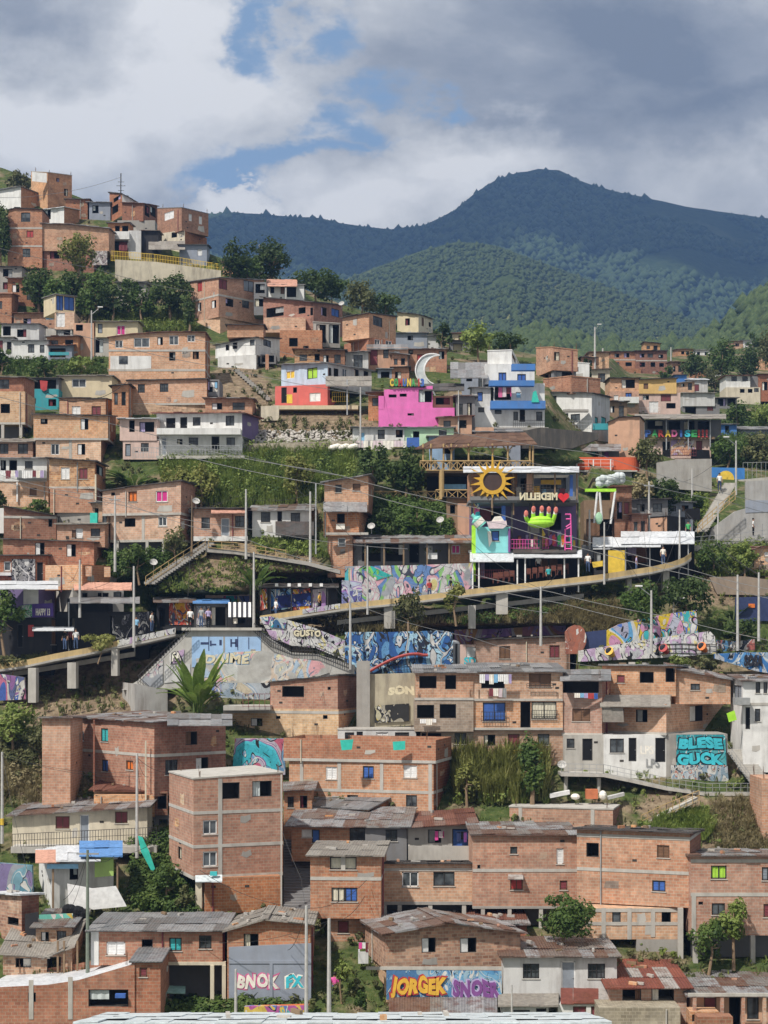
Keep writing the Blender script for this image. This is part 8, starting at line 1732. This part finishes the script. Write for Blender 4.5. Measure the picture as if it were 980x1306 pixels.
POLES = [('pale pole with a small lamp in front of the cream house with a pink shutter', 117, 396, 456, {'lamp': 1, 'fw': 2}), ('slender antenna pole on the ridge against the dark crest tree', 331, 312, 357, {'lamp': 0, 'fw': 2}), ('grey pole before the ragged brick house with open rooms', 365, 367, 420, {'fw': 3.5}),
 ('thick concrete pole with a transformer beside the orange curtained house', 147, 632, 718, {'fw': 3, 'cross': .5}), ('thin dark pole at the corner of the magenta curtained house', 245, 632, 700, {'fw': 2, 'mat': 'wood', 'r': .08}), ('pole standing at the black shop on the ramp', 171, 722, 814, {'fw': 4}), ('tall pole before the brick house with pale patched window holes', 102, 714, 776, {'fw': 4}),
 ('pale concrete pole above the footpath by the grey doored cottage', 314, 624, 702, {'fw': 2}), ('leaning pole beside the white cottage with patchy roof', 396, 627, 706, {'fw': 2}), ('pole rising through the banana plant to the stalls', 324, 704, 790, {'fw': 3}), ('thin pole before the open shed and mural wall', 469, 696, 772, {'fw': 5, 'r': .1}), ('pale pole in front of the deep blue mural', 447, 762, 842, {'fw': 3}), ('short pole above the purple mural wall', 690, 748, 812, {'fw': 2.5}),
 ('white pole with a lamp before the street graffiti wall', 831, 753, 822, {'lamp': -1, 'fw': 3}), ('thin lamp post against the street graffiti wall', 859, 768, 796, {'lamp': .6, 'fw': 1.5, 'r': .07}), ('tall pale pole crossing the black fence', 941, 733, 818, {'fw': 3}), ('second pale pole crossing the black fence near the frame edge', 968, 730, 806, {'fw': 3}), ('white pole before the ribbed retaining wall', 883, 597, 648, {'fw': 3}), ('white pole beside the pale concrete stairs', 916, 640, 690, {'fw': 2.5, 'r': .1}), ('lamp post rising behind the blue wall with the yellow disc', 939, 562, 626, {'lamp': -1, 'fw': 2}),
 ('grey pole with crossarm between the stalls and the ribbed wall', 828, 614, 678, {'fw': 2, 'cross': .5}), ('leaning thin pole by the black kiosk', 867, 650, 716, {'fw': 2, 'r': .1}), ('grey pole between the yellow booth and the pink frame', 771, 666, 734, {'fw': 4, 'r': .1}), ('white post beside the giant crumpled canopy', 752, 650, 690, {'fw': 2.5, 'r': .12}),
 ('very tall street lamp on the far saddle', 759, 417, 478, {'lamp': .6, 'fw': 1, 'r': .2}), ('pole next to the tall street lamp on the saddle', 769, 444, 480, {'fw': 1, 'r': .2}), ('thin pole beside the dark brick apartments on the saddle', 856, 443, 482, {'fw': 1, 'r': .17}),
 ('pole with a yellow and black band at the frame edge', 3, 959, 1062, {'fw': 2}), ('grey pole before the long brick house and cream cottage', 175, 961, 1080, {'fw': 3}), ('old green utility pole with a crossarm by the rubbish bags', 112, 1084, 1232, {'fw': 3, 'cross': .7, 'mat': 'greenpole'}), ('short bare pole before the BNOK wall', 301, 1236, 1296, {'fw': 2.5, 'r': .11}), ('tall pole in front of the FX graffiti', 391, 1155, 1300, {'fw': 4}), ('tall pole beside the pale stone steps', 420, 1171, 1300, {'fw': 4, 'r': .15}), ('metal mast at the edge of the white house with the rusty patched roof', 653, 1256, 1306, {'fw': 2.5, 'r': .07}), ('thin pole before the pink house and pavilion', 585, 498, 556, {'fw': 1, 'r': .08}), ('thin pole by the blue and coral terrace', 460, 494, 560, {'fw': 3, 'r': .1})]
FL['greenpole'] = (.16, .19, .15)
PTOP = []
for l, x, yt, yb, kw in POLES:
 po = pole(l, x, yt, yb, **kw)
 if yb - yt > 60: PTOP.append((x, yt, po['_w'][1]))
hs = [o for o in COL.objects if o.get('group') == 'hillside houses']
for x, yt, D_ in PTOP:
 near = sorted(hs, key=lambda o: abs(XM + o['_w'][0] / o['_w'][1] * F - x) + abs(YH - o['_w'][2] / o['_w'][1] * F - yt - 60))[:4]
 for o in near[:3]:
  q = Vector(o['_w']) + Vector((random.uniform(-1.5, 0), -.3, random.uniform(3, 5))); p = P3(x, yt + 3, D_); b = MB(); pv_ = None
  for i in range(9):
   f = i / 8; c = p.lerp(q, f) - Vector((0, 0, 2.2 * f * (1 - f)))
   if pv_ is not None: b.bar(pv_, c, .016, n=4)
   pv_ = c
  tag(b.obj('service_wire', 'wiredark'), 'thin dark service wire drooping from a pole to a house roof beside it', 'cable', 'service wires from poles to houses')
D = DP(3, 1062) - 2.05; b = MB(); b.bar(P3(3, 1052, D), P3(3, 1044, D), .14, n=8); po = [o for o in COL.objects if o.get('label', '').startswith('pole with a yellow')][0]; b.obj('yellow_band', 'yellow', po)
e = empty('antenna_mast', PS(154, 276, 1), 'tall thin antenna mast with short rods on the hill crest', 'antenna'); D = DP(154, 276) - 1; b = MB(); b.bar(P3(154, 276, D), P3(154.5, 221, D), .09, n=6)
for y, w_ in ((232, .5), (237, .7), (243, .45)): b.bar(P3(154.5, y, D) - Vector((w_, 0, 0)), P3(154.5, y, D) + Vector((w_, 0, 0)), .04, n=4)
b.obj('mast', 'frame_dark', e)
def cable(label, pts, D0, D1, sag=0.0, r=.024, mat='wire'):
 b = MB(); n = 26; prev = None; segs = len(pts) - 1
 for i in range(n + 1):
  t = i / n * segs; k = min(int(t), segs - 1); f = t - k; x = pts[k][0] + (pts[k + 1][0] - pts[k][0]) * f; y = pts[k][1] + (pts[k + 1][1] - pts[k][1]) * f + sag * 4 * f * (1 - f); p = P3(x, y, D0 + (D1 - D0) * i / n)
  if prev is not None: b.bar(prev, p, r, n=4)
  prev = p
 return tag(b.obj('power_cable', mat), label, 'cable', 'overhead cables')
cable('pale cable descending past the tall brick tower to the three storey corner house', [(-30, 308), (120, 342), (248, 372)], 130, 150, 3)
cable('cable crossing the teal and patchwork shacks', [(-30, 388), (120, 432), (290, 470), (480, 505)], 125, 150, 3)
cable('cable sagging before the washing line house', [(-30, 498), (150, 542), (300, 578), (430, 606)], 118, 140, 2)
cable('long upper cable running from the double white house over the bar roofs', [(200, 560), (420, 602), (620, 650), (880, 726), (1010, 756)], 120, 128, 3, .028)
cable('long lower cable parallel over the bars and viaduct', [(200, 572), (440, 622), (640, 668), (900, 738), (1010, 768)], 120, 128, 4, .028)
cable('cable from the transformer pole past the grey doored cottage', [(-30, 604), (147, 642), (330, 676), (520, 700)], 116, 132, 4)
cable('second cable below the transformer pole', [(-30, 596), (147, 636), (320, 690), (470, 730), (700, 782)], 116, 128, 5)
cable('upper cable over the street graffiti wall', [(560, 720), (700, 754), (850, 786), (1010, 822)], 120, 124, 2, .028)
cable('lower cable over the street graffiti wall', [(560, 736), (720, 770), (860, 802), (1010, 846)], 120, 124, 2, .028)
cable('cable over the PARADISE terrace towards the stairs', [(560, 548), (760, 578), (900, 622), (1010, 648)], 130, 150, 2)
cable('cable from the giant canopy to the footpath', [(600, 575), (770, 605), (930, 640), (1010, 660)], 128, 150, 2)
cable('dark cable between the poles by the long brick house', [(175, 966), (215, 985), (262, 1000)], 120, 122, 5, .02, 'wiredark')
cable('cable from the shanty pole to the brick tower', [(112, 1092), (160, 1090), (214, 1060)], 108, 112, 5, .02, 'wiredark')
cable('thick dark cable drooping before the pale yellow house', [(60, 500), (110, 510), (163, 486)], 132, 136, 6, .03, 'wiredark')
cable('faint cable rising across the ridge to the antenna mast', [(-30, 250), (60, 248), (154, 226)], 190, 240, 3, .03)
cable('cable from the ragged brick house across the white bow fronted house', [(240, 430), (330, 440), (470, 470)], 150, 160, 4)
cable('cable dropping over the alley steps to the poles', [(360, 1060), (384, 1120), (391, 1162)], 108, 104, 2, .014, 'wiredark')
cable('cable swooping before the walkway and apartment house', [(447, 768), (600, 812), (760, 850)], 122, 128, 5, .02)

# one body, built as a single skinned surface
def make_body():
 J = {'pel': (0, 0, .95, .15), 'wai': (0, 0, 1.12, .13), 'che': (0, 0, 1.34, .16), 'nec': (0, 0, 1.50, .06), 'hd1': (0, -.02, 1.60, .085), 'hd2': (0, -.01, 1.70, .09)}
 E = [('pel', 'wai'), ('wai', 'che'), ('che', 'nec'), ('nec', 'hd1'), ('hd1', 'hd2')]
 for s, t in ((-1, 'l'), (1, 'r')):
  J.update({'sh' + t: (s * .19, 0, 1.42, .07), 'el' + t: (s * .25, .03, 1.14, .05), 'wr' + t: (s * .25, -.06, .90, .038), 'ha' + t: (s * .24, -.09, .80, .04), 'hi' + t: (s * .10, 0, .88, .11), 'kn' + t: (s * .12, -.03 * s, .50, .07), 'an' + t: (s * .12, .02, .09, .05), 'to' + t: (s * .13, -.14, .04, .045)})
  E += [('che', 'sh' + t), ('sh' + t, 'el' + t), ('el' + t, 'wr' + t), ('wr' + t, 'ha' + t), ('pel', 'hi' + t), ('hi' + t, 'kn' + t), ('kn' + t, 'an' + t), ('an' + t, 'to' + t)]
 ks = list(J); me = bpy.data.meshes.new('body'); me.from_pydata([J[k][:3] for k in ks], [(ks.index(a), ks.index(c)) for a, c in E], [])
 o = bpy.data.objects.new('tmp', me); COL.objects.link(o); o.modifiers.new('s', 'SKIN'); o.modifiers.new('d', 'SUBSURF').levels = 1
 for i, k in enumerate(ks):
  me.skin_vertices[0].data[i].radius = (J[k][3], J[k][3] * (.8 if k in ('pel', 'wai', 'che') else 1)); me.skin_vertices[0].data[i].use_root = (k == 'pel')
 m2 = bpy.data.meshes.new_from_object(o.evaluated_get(bpy.context.evaluated_depsgraph_get())); bpy.data.objects.remove(o); return m2
BODY = make_body()
def person(label, x, yf, D, shirt, trousers, rz=0.0, hair='hair', h=1.7):
 e = empty('person', P3(x, yf, D), label, 'person', 'people on the ramps and steps'); me = BODY.copy(); me.materials.clear()
 for m in ('skin', shirt, trousers, 'black'): me.materials.append(M(m))
 for p in me.polygons:
  c = p.center; p.material_index = 3 if c.z < .09 else 2 if c.z < .98 and abs(c.x) < .2 and not (abs(c.x) > .19 and c.z > .7) else 1 if (.98 <= c.z < 1.47 and (abs(c.x) < .215 or c.z > 1.2)) else 0
  p.use_smooth = True
 o = bpy.data.objects.new('body', me); COL.objects.link(o); o.parent = e; e.rotation_euler = (0, 0, rz); e.scale = (h / 1.7,) * 3
 b = MB(); b.ball((0, .015, 1.70), .105, .112, .105, nu=10, nv=6); hb_ = b.obj('hair', hair, None); w_ = Vector(hb_['_w']); hb_.parent = e; hb_.location = w_; hb_.rotation_euler = (0, 0, 0)
 b = MB()
 for sx in (-.032, .032): b.ball((sx, -.1, 1.665), .012, .01, .012, nu=6, nv=4)
 b.ball((0, -.112, 1.64), .014, .02, .02, nu=6, nv=4); f = b.obj('face', ['skin'], None); w_ = Vector(f['_w']); f.parent = e; f.location = w_
 return e
Dl = dL[3] + 1.3
person('person in a white shirt standing on the ramp before the black bar', 97, 828, Dl, 'white', 'denim', .3)
person('person in a dark top beside the one in white on the ramp', 83, 829, Dl, 'black', 'denim', -.4)
person('person in a dark red top partly behind the group on the ramp', 90, 828, Dl + .6, 'wine', 'black', .8)
person('person in a bright blue shirt at the pole by the black shop', 174, 812, dL[5] + 1.2, 'skyblue', 'black', .2)
person('person in pale clothes walking near the orange mural shop', 194, 806, dL[5] + 2.0, 'pearl', 'denim', 1.2)
person('person in white at the head of the platform stairs', 243, 802, D0 + .3, 'white', 'black', .1)
person('person in grey standing in the blue edged open shop', 257, 800, D0 + 2.2, 'tank', 'denim', -.3)
person('person in lilac in the blue edged open shop', 266, 801, D0 + 1.8, 'lilac', 'black', .4)
person('person in white walking on the path below the stair wall', 961, 684, DP(961, 690) - 1.2, 'white', 'black', 1.3)
person('person in light blue under the white canopies by the ramp', 846, 721, DR(846) + 1.6, 'pearl', 'denim', .2)
person('person in green near the foot of the pale concrete stairs', 878, 688, DP(878, 694) - 1.5, 'green', 'black', -.6)
person('person in pale top on the pale concrete stairs before the yellow disc', 918, 626, D1 + 3.2, 'white', 'navy', 0)
person('person with a pink bag climbing the pale stone steps', 427, 1276, DP(440, 1306) + 3.0, 'pinkf', 'denim', 3.1)
person('person in white seated area of the bar under the white awning', 687, 733, DR(687) + 2.5, 'white', 'black', .2)
person('person in white by the yellow cloth at the booth', 750, 730, DR(750) + 1.2, 'white', 'denim', -.2)
for i, (l, x, dd_, sh, tr, rz) in enumerate((('person in a red shirt leaning by the ramp parapet below the open shed', 548, 1.0, 'red', 'denim', .5), ('person in black walking past the mural wall on the ramp', 575, 1.4, 'black', 'tank', -1.2), ('person in yellow beside the mural stalls on the ramp', 408, .9, 'gold', 'black', 1.2), ('person in white shirt near the low end of the ramp by the stalls', 352, .9, 'white', 'denim', -1.0), ('person in teal under the dark awning of the bar', 700, 1.2, 'teal', 'black', .3), ('person in pale lilac strolling on the ramp by the yellow booth', 812, .9, 'lilac', 'denim', 1.4))):
 yr = interp(RR, x) + 9; person(l, x, yr - 1, DR(x) + dd_, sh, tr, rz)
# chairs along the bar rail
def chair(x, y, D):
 e = empty('wooden_chair', P3(x, y, D), 'dark red brown wooden chair in the row along the bar terrace rail', 'chair', 'wooden chairs along the bar terrace'); return e
c0 = chair(632, 744, DR(632) + 1.4); w0 = Vector(c0['_w'])
for nm, p, s in (('seat', (-.22, -.22, .43), (.44, .44, .05)), ('backrest', (-.22, -.22, .5), (.44, .05, .45)), ('leg', (-.22, -.22, 0), (.05, .05, .45)), ('leg', (.17, -.22, 0), (.05, .05, .45)), ('leg', (-.22, .17, 0), (.05, .05, .43)), ('leg', (.17, .17, 0), (.05, .05, .43))):
 b = MB(); b.box(w0 + Vector(p), (s[0], 0, 0), (0, s[1], 0), (0, 0, s[2])); b.obj(nm, 'chair', c0)
for i, x in enumerate((639, 646, 653, 674, 682, 690, 698, 706, 714, 722)):
 r = c0.copy(); COL.objects.link(r); r.location = P3(x, 744 - (x - 632) * .13, DR(x) + 1.4)
 for ch in list(c0.children): q = ch.copy(); COL.objects.link(q); q.parent = r
# washing
def washing(label, x0, x1, y, D, cols, hpx=9, wpx=5):
 e = empty('washing_line', P3((x0 + x1) / 2, y + hpx, D), label, 'laundry', 'washing lines'); b = MB(); b.bar(P3(x0 - 2, y, D), P3(x1 + 2, y, D), .015, n=4); b.obj('line', 'wire', e); x = x0; i = 0
 while x < x1:
  w_ = wpx * random.uniform(.7, 1.25); hh = hpx * random.uniform(.65, 1.1); b = MB(); n = 5; w_ = min(w_, x1 - x + .5)
  for k in range(n):
   a, c = x + w_ * k / n, x + w_ * (k + 1) / n; da, dc = (.04 if k % 2 else 0), (0 if k % 2 else .04)
   b.face([P3(a, y + hh * random.uniform(.93, 1), D - da), P3(c, y + hh, D - dc), P3(c, y, D - dc), P3(a, y, D - da)])
  b.obj('garment', cols[i % len(cols)], e); i += 1; x += w_ + .6
 return e
washing('white and blue washing hung from the big opening of the large apartment house', 612, 652, 860, DP(717, 975) - .8, ['white', 'lilac', 'pearl', 'skyblue', 'white'], 12, 6)
washing('darker shirts hung on a lower line of the large apartment house', 624, 646, 878, DP(717, 975) - .75, ['wine', 'pearl', 'palepink', 'tank'], 12, 5)
washing('blue and white washing below the tin covered brick balcony', 733, 762, 884, DP(768, 985) - .35, ['pearl', 'skyblue', 'lilac', 'red', 'blue'], 8, 6)
washing('long washing line across the white house over bare brick', 1, 58, 600, DP(60, 645) - .9, ['white', 'wine', 'pearl', 'lilac', 'tank', 'white'], 11, 5)
washing('pink and dark clothes on the tall white house with blue balconies', 632, 652, 494, DP(653, 545) - .5, ['black', 'boldpink', 'palepink', 'wine', 'pinkf'], 12, 4)
washing('pink towel on the grey plastered house with blue doors', 555, 566, 1060, DP(602, 1110) - .3, ['pinkf', 'palepink'], 11, 5)
washing('dark trousers on the blue doors of the grey plastered house', 583, 599, 1061, DP(602, 1110) - .35, ['navy', 'black', 'purple'], 13, 4)
washing('pale towels under the low white and mint green house', 452, 518, 562, DP(578, 570) - .6, ['palepink', 'pearl', 'palepink', 'pearl'], 12, 14)
washing('white cloths on the sill of the grey brick storey', 536, 556, 917, DP(717, 975) - .7, ['white', 'pearl'], 7, 8)
washing('washing in the corner porch of the low salmon brick house', 263, 278, 487, DP(268, 527) - 1.0 + 2.0, ['lilac', 'white', 'skyblue'], 10, 5)
washing('clothes by the JORGEK house balcony', 458, 469, 1202, DP(664, 1284) - .9, ['pinkf', 'white', 'wine'], 12, 4)
# satellite dishes
for (x, y, l, fw, gx, gy) in ((250, 640, 'grey satellite dish on the side of the magenta curtained house', .6, 231, 700), (474, 672, 'white satellite dish beside the narrow three storey brick house', .6, 459, 712), (562, 664, 'pale satellite dish by the shed under the bamboo fence', .4, 562, 684), (717, 976, 'dark satellite dish at the corner of the large apartment house', 1.2, 717, 985), (436, 388, 'small satellite dish on the ragged brick house', .6, 400, 455), (176, 712, 'white satellite dish on the slope below the orange curtained house', .5, 176, 730), (196, 718, 'second white satellite dish near the long diagonal stair', .5, 196, 735)):
 D = DP(gx, gy) - fw; c = P3(x, y, D); e = empty('satellite_dish', c - Vector((0, 0, .5)), l, 'satellite dish', 'satellite dishes'); b = MB(); ax = Vector((random.uniform(-.5, .5), -.75, .55)).normalized(); u = ax.orthogonal().normalized(); w_ = ax.cross(u); R_ = .36; prev = None
 rings = [[c + ax * (.16 * (r * r)) + (u * math.cos(a) + w_ * math.sin(a)) * R_ * r for a in np.linspace(0, 6.2832, 15)[:-1]] for r in (.02, .5, 1)]
 for A, B in zip(rings[:-1], rings[1:]):
  for k in range(14): b.face([A[k], A[(k + 1) % 14], B[(k + 1) % 14], B[k]])
 b.obj('dish', 'pole', e); b = MB(); b.bar(c, c - Vector((0, -.15, .6)), .03, n=5); b.bar(c - u * .3, c + ax * .5, .015, n=4); b.obj('arm', 'steel', e)
